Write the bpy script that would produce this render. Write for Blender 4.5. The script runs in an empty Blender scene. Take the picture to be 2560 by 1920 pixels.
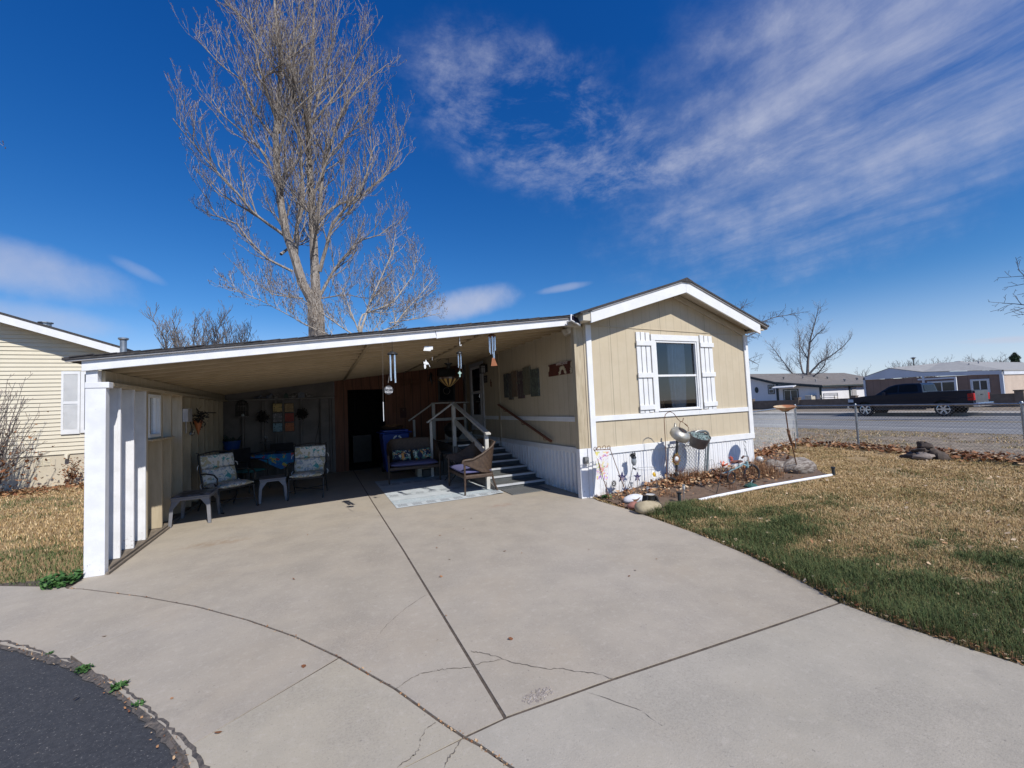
import bpy, math, random
import numpy as np
from mathutils import Vector, Matrix
S = bpy.context.scene
COL = S.collection
R = math.radians
# ------------------------------------------------------------------ camera
CAM = np.array([-4.264, -6.106, 1.651])
def _cam():
    yaw, pitch, roll = .434, .052, -.044
    f = Vector((math.sin(yaw)*math.cos(pitch), math.cos(yaw)*math.cos(pitch), math.sin(pitch)))
    r0 = Vector((math.cos(yaw), -math.sin(yaw), 0)); u0 = r0.cross(f)
    r = r0*math.cos(roll)+u0*math.sin(roll); u = -r0*math.sin(roll)+u0*math.cos(roll)
    cd = bpy.data.cameras.new('camera'); co = bpy.data.objects.new('camera', cd); COL.objects.link(co)
    cd.sensor_width = 36; cd.lens = 14.65; cd.clip_start = .05; cd.clip_end = 2000
    m = Matrix.Identity(4)
    for i in range(3):
        m[i][0] = r[i]; m[i][1] = u[i]; m[i][2] = -f[i]; m[i][3] = CAM[i]
    co.matrix_world = m
    S.camera = co
    return r, u, f
CR, CU, CF = _cam()
def sky_dir(dx, dy):                       # direction of a spot of sky (used once to place the cloud banks in the world sky)
    px, py = dx*1.15732, dy*1.15732
    return (CF + CR*((px-1280)/1041.784) - CU*((py-960)/1041.784)).normalized()
# ------------------------------------------------------------------ exposure, sun, sky
S.view_settings.view_transform = 'Standard'; S.view_settings.look = 'None'
S.view_settings.exposure = 0; S.view_settings.gamma = 1
S.cycles.max_bounces = 8; S.cycles.diffuse_bounces = 2; S.cycles.transparent_max_bounces = 16
S.cycles.use_denoising = True
SUN = Vector((.22, -1.0, 1.0)).normalized()
sl = bpy.data.lights.new('sun', 'SUN'); sl.energy = 4.6; sl.angle = R(.53); sl.color = (1, .965, .90)
so = bpy.data.objects.new('sun', sl); COL.objects.link(so)
so.rotation_euler = SUN.to_track_quat('Z', 'Y').to_euler(); so.location = SUN*60
W = bpy.data.worlds.new('World'); S.world = W; W.use_nodes = True
class NT:
    """small helper for writing node graphs"""
    def __init__(s, tree): s.t = tree; s.n = tree.nodes; s.l = tree.links
    def node(s, typ, **kw):
        n = s.n.new(typ)
        for k, v in kw.items(): setattr(n, k, v)
        return n
    def put(s, sock, v):
        if hasattr(v, 'is_linked') or isinstance(v, bpy.types.NodeSocket): s.l.new(v, sock)
        else: sock.default_value = v
    def math(s, op, a, b=0.0, c=0.0, clamp=False):
        n = s.node('ShaderNodeMath', operation=op); n.use_clamp = clamp
        s.put(n.inputs[0], a); s.put(n.inputs[1], b)
        if op in ('MULTIPLY_ADD', 'WRAP', 'COMPARE'): s.put(n.inputs[2], c)
        return n.outputs[0]
    def vmath(s, op, a, b=None, scale=None):
        n = s.node('ShaderNodeVectorMath', operation=op)
        s.put(n.inputs[0], a)
        if b is not None: s.put(n.inputs[1], b)
        if scale is not None: s.put(n.inputs[3], scale)
        return n.outputs['Value'] if op in ('DOT_PRODUCT', 'LENGTH') else n.outputs[0]
    def noise(s, vec, scale, detail=4, rough=.55, dist=0, dim='3D'):
        n = s.node('ShaderNodeTexNoise', noise_dimensions=dim); s.put(n.inputs['Vector'], vec)
        n.inputs['Scale'].default_value = scale; n.inputs['Detail'].default_value = detail
        n.inputs['Roughness'].default_value = rough; n.inputs['Distortion'].default_value = dist
        return n.outputs[0]
    def ramp(s, fac, lo, hi, a=0.0, b=1.0, smooth=True):
        n = s.node('ShaderNodeMapRange'); n.interpolation_type = 'SMOOTHSTEP' if smooth else 'LINEAR'
        s.put(n.inputs[0], fac); n.inputs[1].default_value = lo; n.inputs[2].default_value = hi
        n.inputs[3].default_value = a; n.inputs[4].default_value = b
        return n.outputs[0]
    def mix(s, fac, a, b, mode='MIX'):
        n = s.node('ShaderNodeMix', data_type='RGBA', blend_type=mode)
        s.put(n.inputs[0], fac)
        for i, v in ((6, a), (7, b)):
            if isinstance(v, (tuple, list)): v = tuple(v)+(1,) if len(v) == 3 else tuple(v)
            s.put(n.inputs[i], v)
        return n.outputs[2]
    def sep(s, v):
        n = s.node('ShaderNodeSeparateXYZ'); s.put(n.inputs[0], v); return n.outputs
    def comb(s, x, y, z):
        n = s.node('ShaderNodeCombineXYZ')
        for i, v in enumerate((x, y, z)): s.put(n.inputs[i], v)
        return n.outputs[0]
def build_sky():
    t = NT(W.node_tree); t.n.clear()
    out = t.node('ShaderNodeOutputWorld'); bg = t.node('ShaderNodeBackground')
    t.l.new(bg.outputs[0], out.inputs[0])
    sky = t.node('ShaderNodeTexSky', sky_type='NISHITA'); sky.sun_disc = False
    sky.sun_elevation = math.asin(SUN.z); sky.sun_rotation = math.atan2(SUN.x, SUN.y)
    sky.altitude = 1500; sky.air_density = 1.0; sky.dust_density = .25; sky.ozone_density = 2.6
    hs = t.node('ShaderNodeHueSaturation'); hs.inputs['Saturation'].default_value = 1.36; hs.inputs['Value'].default_value = 1.2
    hs.inputs['Hue'].default_value = .505
    t.l.new(sky.outputs[0], hs.inputs['Color'])
    d = t.vmath('NORMALIZE', t.node('ShaderNodeTexCoord').outputs['Generated'])
    x, y, z = t.sep(d)
    # darker towards the zenith, as the photograph's polarised spring sky
    col = t.mix(t.ramp(z, .12, .75), (1, 1, 1), (.66, .95, 1.22), 'MIX')
    col = t.mix(1.0, hs.outputs[0], col, 'MULTIPLY')
    # clouds on a high plane
    zz = t.math('MAXIMUM', z, .03)
    P = t.comb(t.math('DIVIDE', x, zz), t.math('DIVIDE', y, zz), 0.0)
    def bank(dx, dy, tx, ty, s1, s2, soft=1.0):
        """soft elliptical bank of sky around one direction, long axis towards (tx,ty)"""
        c = sky_dir(dx, dy); e = (sky_dir(dx+tx, dy+ty)-c); e = (e-c*e.dot(c)).normalized(); n = c.cross(e)
        a = t.math('MULTIPLY', t.vmath('DOT_PRODUCT', d, tuple(e)), 1/s1)
        b = t.math('MULTIPLY', t.vmath('DOT_PRODUCT', d, tuple(n)), 1/s2)
        r = t.math('ADD', t.math('ADD', t.math('MULTIPLY', a, a), t.math('MULTIPLY', b, b)), t.math('MULTIPLY', t.math('SUBTRACT', t.noise(d, 16, 5, .6), .5), 1.1))
        front = t.ramp(t.vmath('DOT_PRODUCT', d, tuple(c)), 0, .2)
        return t.math('MULTIPLY', t.ramp(r, 1.15, -.35, 0, 1), front)
    wv = t.noise(P, 1.3, 3, .6)
    Pw = t.vmath('ADD', P, t.comb(t.math('MULTIPLY', wv, .20), t.math('MULTIPLY', wv, -.14), 0.0))
    rot = t.node('ShaderNodeMapping'); rot.inputs['Rotation'].default_value = (0, 0, R(52)); rot.inputs['Scale'].default_value = (1, .34, 1)
    t.l.new(Pw, rot.inputs[0])
    streak = t.noise(rot.outputs[0], 2.2, 10, .62, .1)
    wisp = t.noise(Pw, 3.1, 12, .70, .25)
    fine = t.noise(Pw, 11, 6, .7, .3)
    big = t.noise(P, 1.1, 3, .5)
    v1 = bank(1150, 265, 260, 110, .30, .155)
    w1 = t.math('MULTIPLY', v1, t.ramp(t.math('ADD', wisp, t.math('MULTIPLY', fine, .25)), .52, .95))
    w1 = t.math('MULTIPLY', w1, .80)
    v2 = bank(1900, 110, 330, -260, .52, .30)
    w2 = t.math('MULTIPLY', v2, t.ramp(t.math('ADD', t.math('MULTIPLY', streak, .60), t.math('MULTIPLY', wisp, .60)), .42, 1.0))
    w2 = t.math('MULTIPLY', w2, .80)
    v2b = bank(2060, 70, 300, -240, .48, .26)
    w2b = t.math('MULTIPLY', t.math('MULTIPLY', v2b, t.ramp(streak, .15, .75)), .62)
    v3 = bank(20, 575, 200, 42, .165, .048)
    w3 = t.math('MULTIPLY', v3, t.ramp(t.noise(d, 7, 4, .5), .25, .55, .35, .62))
    v3b = bank(30, 690, 200, 20, .13, .035)
    w3b = t.math('MULTIPLY', v3b, .5)
    v3c = bank(300, 585, 60, 30, .045, .012); w3c = t.math('MULTIPLY', v3c, .28)
    v4 = bank(1010, 655, 200, -42, .135, .040)
    w4 = t.math('MULTIPLY', v4, t.ramp(t.noise(d, 9, 4, .5), .2, .5, .55, .8))
    v4b = bank(1215, 622, 100, -18, .07, .010); w4b = t.math('MULTIPLY', v4b, .38)
    v5 = bank(2205, 733, 60, -3, .075, .0065); w5 = t.math('MULTIPLY', v5, .62)
    v6 = bank(1480, 360, 300, -60, .30, .05)
    w6 = t.math('MULTIPLY', t.math('MULTIPLY', v6, t.ramp(wisp, .4, .75)), .4)
    tot = 0.0
    for w in (w1, w2, w2b, w3, w3b, w3c, w4, w4b, w5, w6):
        tot = w if tot == 0.0 else t.math('SUBTRACT', t.math('ADD', tot, w), t.math('MULTIPLY', tot, w))
    haze = t.math('MULTIPLY', t.ramp(z, .22, -.01), .62)
    CL = (5.6, 5.9, 7.2)
    col = t.mix(haze, col, (5.9, 6.5, 8.8))
    col = t.mix(tot, col, CL)
    t.l.new(col, bg.inputs[0]); bg.inputs[1].default_value = .10
build_sky()
# ------------------------------------------------------------------ mesh helpers
rng = random.Random(7)
class MB:
    def __init__(s): s.v = []; s.f = []; s.m = []
    def add(s, vs, fs, mi=0):
        o = len(s.v); s.v += [tuple(map(float, v)) for v in vs]
        s.f += [tuple(i+o for i in f) for f in fs]; s.m += [mi]*len(fs); return s
    def box(s, x0, x1, y0, y1, z0, z1, mi=0):
        if x0 > x1: x0, x1 = x1, x0
        if y0 > y1: y0, y1 = y1, y0
        if z0 > z1: z0, z1 = z1, z0
        return s.add([(x, y, z) for x in (x0, x1) for y in (y0, y1) for z in (z0, z1)],
            [(0, 1, 3, 2), (4, 6, 7, 5), (0, 4, 5, 1), (2, 3, 7, 6), (0, 2, 6, 4), (1, 5, 7, 3)], mi)
    def obox(s, c, h, M=None, mi=0):
        M = M or Matrix.Identity(3); c = Vector(c)
        vs = [c+M@Vector((x*h[0], y*h[1], z*h[2])) for x in (-1, 1) for y in (-1, 1) for z in (-1, 1)]
        return s.add(vs, [(0, 1, 3, 2), (4, 6, 7, 5), (0, 4, 5, 1), (2, 3, 7, 6), (0, 2, 6, 4), (1, 5, 7, 3)], mi)
    def beam(s, p, q, w, h, up=(0, 0, 1), mi=0):
        p, q = Vector(p), Vector(q); d = (q-p); L = d.length; d.normalize()
        sx = d.cross(Vector(up)); sx = sx.normalized() if sx.length > 1e-6 else Vector((1, 0, 0)); u = sx.cross(d)
        return s.obox((p+q)/2, (w/2, L/2, h/2), Matrix((sx, d, u)).transposed(), mi)
    def tube(s, pts, r, n=8, cap=True, mi=0, closed=False):
        pts = [Vector(p) for p in pts]; k = len(pts)
        rs = [r]*k if isinstance(r, (int, float)) else list(r)
        prev = None; vs = []
        for i, p in enumerate(pts):
            a = pts[(i-1) % k] if (i > 0 or closed) else p; b = pts[(i+1) % k] if (i < k-1 or closed) else p
            t = (b-a); t = t.normalized() if t.length > 1e-9 else Vector((0, 0, 1))
            if prev is None:
                u = t.cross(Vector((0, 0, 1)) if abs(t.z) < .9 else Vector((1, 0, 0))).normalized()
            else:
                u = prev-t*prev.dot(t); u = u.normalized() if u.length > 1e-6 else t.orthogonal().normalized()
            prev = u; w = t.cross(u)
            for j in range(n):
                g = 2*math.pi*j/n; vs.append(p+(u*math.cos(g)+w*math.sin(g))*rs[i])
        fs = []
        for i in range(k if closed else k-1):
            for j in range(n):
                a, b = i*n+j, i*n+(j+1) % n; i2 = (i+1) % k
                fs.append((a, b, i2*n+(j+1) % n, i2*n+j))
        if cap and not closed:
            fs.append(tuple(range(n-1, -1, -1))); fs.append(tuple((k-1)*n+j for j in range(n)))
        return s.add(vs, fs, mi)
    def lathe(s, c, prof, n=20, M=None, mi=0):
        M = M or Matrix.Identity(3); c = Vector(c); vs = []; fs = []
        for (r, z) in prof:
            for j in range(n):
                g = 2*math.pi*j/n; vs.append(c+M@Vector((r*math.cos(g), r*math.sin(g), z)))
        for i in range(len(prof)-1):
            for j in range(n):
                fs.append((i*n+j, i*n+(j+1) % n, (i+1)*n+(j+1) % n, (i+1)*n+j))
        if prof[0][0] > 1e-5: fs.append(tuple(range(n-1, -1, -1)))
        if prof[-1][0] > 1e-5: fs.append(tuple((len(prof)-1)*n+j for j in range(n)))
        return s.add(vs, fs, mi)
    def blob(s, c, r, n=12, m=8, jit=0, M=None, mi=0, seed=0):
        q = random.Random(seed); M = M or Matrix.Identity(3); c = Vector(c); vs = []; fs = []
        ph = [q.uniform(0, 6.28) for _ in range(6)]
        for i in range(m+1):
            a = math.pi*i/m
            for j in range(n):
                g = 2*math.pi*j/n
                k = 1+jit*(.5*math.sin(2*g+ph[0]+a)+.4*math.sin(3*a+ph[1]+g)+.35*math.sin(5*g+ph[2])*math.sin(a)+.3*math.sin(4*a+3*g+ph[3]))
                vs.append(c+M@Vector((r[0]*k*math.sin(a)*math.cos(g), r[1]*k*math.sin(a)*math.sin(g), r[2]*k*math.cos(a))))
        for i in range(m):
            for j in range(n):
                fs.append((i*n+j, (i+1)*n+j, (i+1)*n+(j+1) % n, i*n+(j+1) % n))
        return s.add(vs, fs, mi)
    def prism(s, poly, fn, t0, t1, mi=0):
        """polygon in 2D pushed from t0 to t1 by fn(u,v,t)"""
        n = len(poly); vs = [fn(u, v, t0) for u, v in poly]+[fn(u, v, t1) for u, v in poly]
        fs = [tuple(range(n-1, -1, -1)), tuple(range(n, 2*n))]+[(i, (i+1) % n, n+(i+1) % n, n+i) for i in range(n)]
        return s.add(vs, fs, mi)
    def face(s, *vs, mi=0): return s.add(vs, [tuple(range(len(vs)))], mi)
XZ = lambda y: (lambda u, v, t: (u, y+t, v))       # polygon standing in the x-z plane
YZ = lambda x: (lambda u, v, t: (x+t, u, v))
XY = lambda z: (lambda u, v, t: (u, v, z+t))
WM = {}
def inv(p): return WM[p.name].inverted()
def thing(name, label, cat, loc=(0, 0, 0), rz=0, group=None):
    o = bpy.data.objects.new(name, None); COL.objects.link(o)
    o.empty_display_size = .1; o.location = loc; o.rotation_euler = (0, 0, rz)
    WM[o.name] = Matrix.Translation(Vector(loc))@Matrix.Rotation(rz, 4, 'Z')
    o['label'] = label; o['category'] = cat
    if group: o['group'] = group
    return o
def link_mesh(name, mb, mats, smooth=False, bevel=0, M=None, fix=True):
    me = bpy.data.meshes.new(name)
    v = np.array(mb.v, float).reshape(-1, 3)
    if M is not None:
        A = np.array(M); v = v@A[:3, :3].T+A[:3, 3]
    me.from_pydata(v.tolist(), [], mb.f)
    for m in (mats if isinstance(mats, (list, tuple)) else [mats]): me.materials.append(m)
    me.polygons.foreach_set('material_index', mb.m)
    if smooth:
        me.polygons.foreach_set('use_smooth', [True]*len(mb.f))
        try: me.set_sharp_from_angle(angle=R(40))
        except Exception: pass
    if fix and len(mb.f) < 30000:
        import bmesh
        bm = bmesh.new(); bm.from_mesh(me); bmesh.ops.recalc_face_normals(bm, faces=bm.faces); bm.to_mesh(me); bm.free()
    me.update()
    o = bpy.data.objects.new(name, me); COL.objects.link(o)
    if bevel:
        b = o.modifiers.new('bevel', 'BEVEL'); b.width = bevel; b.segments = 2; b.limit_method = 'ANGLE'; b.angle_limit = R(40)
    return o
def part(name, mb, mats, parent, smooth=False, bevel=0, local=False, label=None, fix=True):
    o = link_mesh(name, mb, mats, smooth, bevel, None if local else inv(parent), fix)
    o.parent = parent; WM[o.name] = WM[parent.name]
    if label: o['label'] = label
    return o
def solo(name, mb, mats, label, cat, loc, smooth=False, bevel=0, group=None, fix=True):
    M = Matrix.Translation(Vector(loc))
    o = link_mesh(name, mb, mats, smooth, bevel, M.inverted(), fix); o.location = loc; WM[o.name] = M
    o['label'] = label; o['category'] = cat
    if group: o['group'] = group
    return o
def struct(name, mb, mats, kind='structure', smooth=False, bevel=0, fix=True):
    o = link_mesh(name, mb, mats, smooth, bevel, None, fix); o['kind'] = kind; return o
def copy_thing(root, loc, rz, label, group=None):
    r = root.copy(); COL.objects.link(r); r.location = loc; r.rotation_euler = (0, 0, rz); r['label'] = label
    if group: r['group'] = group
    WM[r.name] = Matrix.Translation(Vector(loc))@Matrix.Rotation(rz, 4, 'Z')
    for ch in list(root.children):
        c = ch.copy(); COL.objects.link(c); c.parent = r
        for g in list(ch.children):
            e = g.copy(); COL.objects.link(e); e.parent = c
    return r
def text_mesh(txt, size, fn, depth=.002, align='CENTER', mb=None, mi=0, shear=0):
    """letters as thin solid shapes; fn(u,v,t) places them"""
    c = bpy.data.curves.new('lettering', 'FONT'); c.body = txt; c.size = size; c.align_x = align; c.extrude = depth; c.shear = shear
    o = bpy.data.objects.new('lettering', c); COL.objects.link(o)
    me = bpy.data.meshes.new_from_object(o.evaluated_get(bpy.context.evaluated_depsgraph_get()))
    mb = mb or MB()
    mb.add([fn(v.co.x, v.co.y, v.co.z) for v in me.vertices], [tuple(p.vertices) for p in me.polygons], mi)
    bpy.data.objects.remove(o); bpy.data.curves.remove(c); bpy.data.meshes.remove(me)
    return mb
# ------------------------------------------------------------------ materials
def mat(name, c1, c2=None, scale=6, rough=.7, metal=0, bump=0, bscale=40, detail=5, spec=.5, extra=None, coat=0, stretch=(1, 1, 1), lo=.35, hi=.65, world=False):
    m = bpy.data.materials.new(name); m.use_nodes = True; t = NT(m.node_tree); b = t.n['Principled BSDF']
    b.inputs['Roughness'].default_value = rough; b.inputs['Metallic'].default_value = metal
    b.inputs['Specular IOR Level'].default_value = spec; b.inputs['Coat Weight'].default_value = coat
    if world: v = t.node('ShaderNodeNewGeometry').outputs['Position']
    else: v = t.node('ShaderNodeTexCoord').outputs['Object']
    if stretch != (1, 1, 1):
        mp = t.node('ShaderNodeMapping'); mp.inputs['Scale'].default_value = stretch; t.l.new(v, mp.inputs[0]); v2 = mp.outputs[0]
    else: v2 = v
    if c2 is None: c2 = tuple(x*.8 for x in c1)
    col = t.mix(t.ramp(t.noise(v2, scale, detail, .6), lo, hi), c1, c2)
    if extra: col = extra(t, v, col)
    t.l.new(col, b.inputs['Base Color'])
    if bump:
        bn = t.node('ShaderNodeBump'); bn.inputs['Strength'].default_value = bump; bn.inputs['Distance'].default_value = .01
        t.l.new(t.noise(v2, bscale, 4, .6), bn.inputs['Height']); t.l.new(bn.outputs[0], b.inputs['Normal'])
    return m
def siding_extra(small, seam, off, dark=.72, seamdark=.5, w=.012):
    def f(t, v, col):
        p = t.sep(t.node('ShaderNodeNewGeometry').outputs['Position']); q = t.math('ADD', p[0], p[1])
        def line(per, o, wd):
            fr = t.math('FRACT', t.math('DIVIDE', t.math('SUBTRACT', q, o), per))
            dd = t.math('ABSOLUTE', t.math('SUBTRACT', fr, .5))
            return t.ramp(dd, wd/per*.4, wd/per, 1, 0)
        if small: col = t.mix(t.math('MULTIPLY', line(small, 0.03, w), 1-dark), col, (0, 0, 0))
        if seam: col = t.mix(t.math('MULTIPLY', line(seam, off-seam/2, w*.8), 1-seamdark), col, (0, 0, 0))
        # dust and rain streaks
        st = t.noise(t.comb(t.math('MULTIPLY', q, 7), 0, t.math('MULTIPLY', p[2], .7)), 2.2, 5, .6)
        col = t.mix(t.ramp(st, .5, .8, 0, .13), col, (.22, .17, .11))
        return col
    return f
M_SIDE = mat('tan_siding', (.545, .462, .330), (.515, .432, .303), 3, .75, bump=.12, bscale=90, extra=siding_extra(.204, 1.222, .59, .88, .62))
M_WHITE = mat('white_paint', (.80, .80, .79), (.74, .74, .73), 4, .5, bump=.08, bscale=60)
def chipped(t, v, col):
    p = t.node('ShaderNodeNewGeometry').outputs['Position']; z = t.sep(p)[2]
    n = t.noise(p, 26, 6, .7)
    k = t.math('MULTIPLY', t.ramp(n, .60, .63), t.ramp(z, .35, .0, .0, 1))
    n2 = t.ramp(t.noise(p, 34, 4, .6), .72, .74)
    col = t.mix(t.math('MULTIPLY', k, .8), col, (.33, .27, .22))
    return t.mix(t.math('MULTIPLY', n2, .5), col, (.42, .36, .3))
M_WHITE_OLD = mat('chipped_white_paint', (.80, .80, .81), (.72, .72, .73), 5, .55, bump=.15, bscale=70, extra=chipped)
def mud(t, v, col):
    p = t.node('ShaderNodeNewGeometry').outputs['Position']; k = t.math('MULTIPLY', t.ramp(t.sep(p)[2], .30, .02), t.ramp(t.noise(p, 7, 6, .75), .38, .66))
    col = t.mix(t.math('MULTIPLY', k, .5), col, (.36, .28, .2)); return t.mix(t.ramp(t.noise(p, 2.4, 6, .7), .5, .75, 0, .18), col, (.45, .42, .38))
M_SKIRT = mat('white_ribbed_metal', (.80, .80, .80), (.75, .75, .75), 2, .38, bump=.03, extra=mud)
M_SHINGLE = mat('dark_shingle', (.035, .033, .035), (.065, .06, .06), 25, .92, bump=.5, bscale=60)
M_DRIP = mat('grey_drip_edge', (.44, .42, .41), (.36, .345, .335), 6, .5)
M_SOFFIT = mat('cream_soffit', (.58, .53, .44), (.53, .48, .39), 3, .7)
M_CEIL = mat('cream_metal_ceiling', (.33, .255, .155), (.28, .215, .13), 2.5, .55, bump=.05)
M_RAWWOOD = mat('weathered_post_wood', (.50, .42, .29), (.36, .29, .19), 4, .8, bump=.2, stretch=(6, 6, .6))
M_TANPAINT = mat('tan_painted_board', (.47, .39, .27), (.41, .335, .225), 4, .7, bump=.1, stretch=(4, 4, .7))
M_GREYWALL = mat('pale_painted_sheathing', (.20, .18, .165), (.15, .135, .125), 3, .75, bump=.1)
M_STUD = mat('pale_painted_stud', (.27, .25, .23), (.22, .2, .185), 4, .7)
M_REDWOOD = mat('reddish_pine_boards', (.19, .072, .034), (.14, .05, .024), 3.0, .65, bump=.15, stretch=(8, 8, .5), extra=siding_extra(.245, None, 0, .35, .5, .014))
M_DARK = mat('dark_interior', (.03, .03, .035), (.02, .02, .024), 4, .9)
M_BLACK = mat('black_plastic', (.018, .018, .02), (.028, .028, .03), 8, .45)
M_BLKMETAL = mat('black_metal', (.015, .015, .016), (.03, .028, .026), 14, .42, spec=.5)
M_GALV = mat('galvanised_steel', (.42, .44, .45), (.30, .315, .325), 12, .42, metal=.75)
M_CHROME = mat('bright_aluminium', (.82, .83, .85), (.74, .75, .77), 8, .22, metal=.9)
M_RUST = mat('rusty_iron', (.12, .062, .035), (.20, .10, .05), 18, .85, bump=.2)
M_GLASSDARK = None
def glass_mat(name, tint, refl=.5, rough=.02):
    m = bpy.data.materials.new(name); m.use_nodes = True; t = NT(m.node_tree); t.n.clear()
    o = t.node('ShaderNodeOutputMaterial'); mx = t.node('ShaderNodeMixShader')
    fr = t.node('ShaderNodeFresnel'); fr.inputs[0].default_value = 1.5
    tr = t.node('ShaderNodeBsdfTransparent'); tr.inputs[0].default_value = tuple(tint)+(1,)
    gl = t.node('ShaderNodeBsdfGlossy'); gl.inputs['Roughness'].default_value = rough
    t.l.new(t.math('MULTIPLY', fr.outputs[0], refl*2), mx.inputs[0]); t.l.new(tr.outputs[0], mx.inputs[1]); t.l.new(gl.outputs[0], mx.inputs[2])
    t.l.new(mx.outputs[0], o.inputs[0]); return m
M_GLASS = glass_mat('window_glass', (.78, .82, .82), 1.3)
M_TINT = glass_mat('tinted_car_glass', (.05, .055, .06))
# concrete: mottled, speckled, stained
def concrete(name, a, b, warm):
    def ex(t, v, col):
        p = t.node('ShaderNodeNewGeometry').outputs['Position']
        sp = t.noise(p, 75, 4, .8); col = t.mix(t.ramp(sp, .55, .72, 0, .55), col, (.12, .105, .095))
        sp2 = t.noise(p, 48, 4, .8); col = t.mix(t.ramp(sp2, .57, .74, 0, .38), col, (.60, .55, .5))
        st = t.noise(p, .9, 6, .62, .5); col = t.mix(t.ramp(st, .52, .72, 0, .42), col, warm)
        dk = t.noise(p, 2.1, 8, .74, .3); col = t.mix(t.ramp(dk, .56, .78, 0, .30), col, (.16, .145, .13)); dk2 = t.noise(t.vmath('MULTIPLY', p, (3.0, 1.1, 1)), 1.6, 7, .7, .6); col = t.mix(t.ramp(dk2, .62, .74, 0, .22), col, (.20, .18, .165)); lt = t.noise(p, 16, 6, .8); col = t.mix(t.ramp(lt, .50, .68, 0, .34), col, (.52, .46, .38)); pit = t.noise(p, 33, 3, .6); col = t.mix(t.ramp(pit, .68, .72, 0, .5), col, (.13, .115, .10)); ex_ = t.noise(p, 1.3, 3, .5); pk = t.math('MULTIPLY', t.ramp(t.noise(p, 58, 5, .85), .48, .6), t.ramp(ex_, .45, .65)); col = t.mix(t.math('MULTIPLY', pk, .34), col, (.20, .17, .145))
        dr = t.noise(p, .35, 4, .5); col = t.mix(t.ramp(dr, .35, .65, 0, .12), col, (.62, .58, .54))
        x, y, z = t.sep(p)
        # rust stain by the left post
        ds = t.vmath('LENGTH', t.vmath('MULTIPLY', t.vmath('SUBTRACT', p, (-5.55, .72, 0)), (1.0, 2.2, 0)))
        k = t.math('MULTIPLY', t.ramp(ds, .55, .05), t.ramp(t.noise(p, 7, 5, .6), .38, .62))
        col = t.mix(t.math('MULTIPLY', k, .55), col, (.27, .17, .09))
        ds = t.vmath('LENGTH', t.vmath('MULTIPLY', t.vmath('SUBTRACT', p, (-1.55, .42, 0)), (1.0, 1.7, 0)))
        k = t.math('MULTIPLY', t.ramp(ds, .32, .05), t.ramp(t.noise(p, 9, 4, .6), .36, .6))
        return t.mix(t.math('MULTIPLY', k, .38), col, (.33, .18, .12))
    return mat(name, a, b, 2.6, .88, bump=.22, bscale=120, extra=ex, lo=.3, hi=.7)
M_CONC = concrete('concrete_warm', (.402, .345, .268), (.352, .304, .238), (.41, .335, .245))
M_CONC2 = concrete('concrete_grey', (.408, .362, .288), (.360, .322, .258), (.42, .355, .26))
M_CONC3 = concrete('concrete_yellowish', (.425, .368, .275), (.375, .328, .25), (.455, .37, .24))
def asph(t, v, col):
    p = t.node('ShaderNodeNewGeometry').outputs['Position']
    col = t.mix(t.ramp(t.noise(p, 70, 3, .75), .60, .70, 0, .75), col, (.30, .28, .26))
    col = t.mix(t.ramp(t.noise(p, 22, 3, .6), .70, .76, 0, .7), col, (.33, .25, .19))
    return t.mix(t.ramp(t.noise(p, 1.5, 5, .6), .5, .75, 0, .35), col, (.085, .08, .075))
M_ASPH = mat('dark_asphalt', (.034, .036, .042), (.05, .052, .058), 40, .9, bump=.6, bscale=110, extra=asph)
M_ROAD = mat('worn_grey_asphalt', (.20, .195, .19), (.235, .228, .22), .8, .9, bump=.3, bscale=60, world=True)
M_ROAD2 = mat('worn_grey_asphalt_wheel_tracks', (.175, .175, .178), (.205, .20, .198), .8, .9, bump=.3, bscale=60, world=True)
M_LINEW = mat('white_road_paint', (.62, .62, .60), (.45, .45, .44), 3, .8, world=True)
M_LINEY = mat('yellow_road_paint', (.42, .30, .10), (.36, .27, .13), 3, .8, world=True)
def grassy(name, dry, dry2, green, bias):
    def ex(t, v, col):
        p = t.node('ShaderNodeNewGeometry').outputs['Position']
        col = t.mix(t.ramp(t.noise(p, 1.1, 5, .6), bias, bias+.12), col, green)
        col = t.mix(t.ramp(t.noise(p, 60, 3, .7), .5, .75, 0, .6), col, (.09, .065, .035))
        return t.mix(t.ramp(t.noise(p, 26, 3, .7), .58, .75, 0, .5), col, (.46, .34, .17))
    return mat(name, dry, dry2, 9, .95, bump=.7, bscale=70, extra=ex, world=True)
M_LAWN = grassy('dry_lawn', (.38, .26, .125), (.29, .19, .085), (.15, .14, .055), .56)
M_LAWN2 = grassy('dry_grass_field', (.32, .24, .125), (.25, .18, .09), (.15, .135, .06), .62)
def gravelx(t, v, col):
    p = t.node('ShaderNodeNewGeometry').outputs['Position']
    col = t.mix(t.ramp(t.noise(p, 6, 6, .85), .48, .62, 0, .85), col, (.10, .08, .055))
    col = t.mix(t.ramp(t.noise(p, 8, 6, .85), .52, .64, 0, .85), col, (.48, .40, .30))
    return t.mix(t.ramp(t.noise(p, .7, 4, .6), .52, .68, 0, .5), col, (.125, .12, .06))
M_GRAVEL = mat('gravel_verge', (.31, .245, .175), (.19, .145, .10), 2.6, .95, bump=.8, bscale=30, extra=gravelx, world=True)
def soilx(t, v, col):
    p = t.node('ShaderNodeNewGeometry').outputs['Position']
    return t.mix(t.ramp(t.noise(p, 30, 4, .7), .55, .75, 0, .5), col, (.25, .17, .11))
M_SOIL = mat('garden_soil', (.115, .075, .05), (.165, .11, .075), 9, .95, bump=.9, bscale=45, extra=soilx, world=True)
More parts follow.
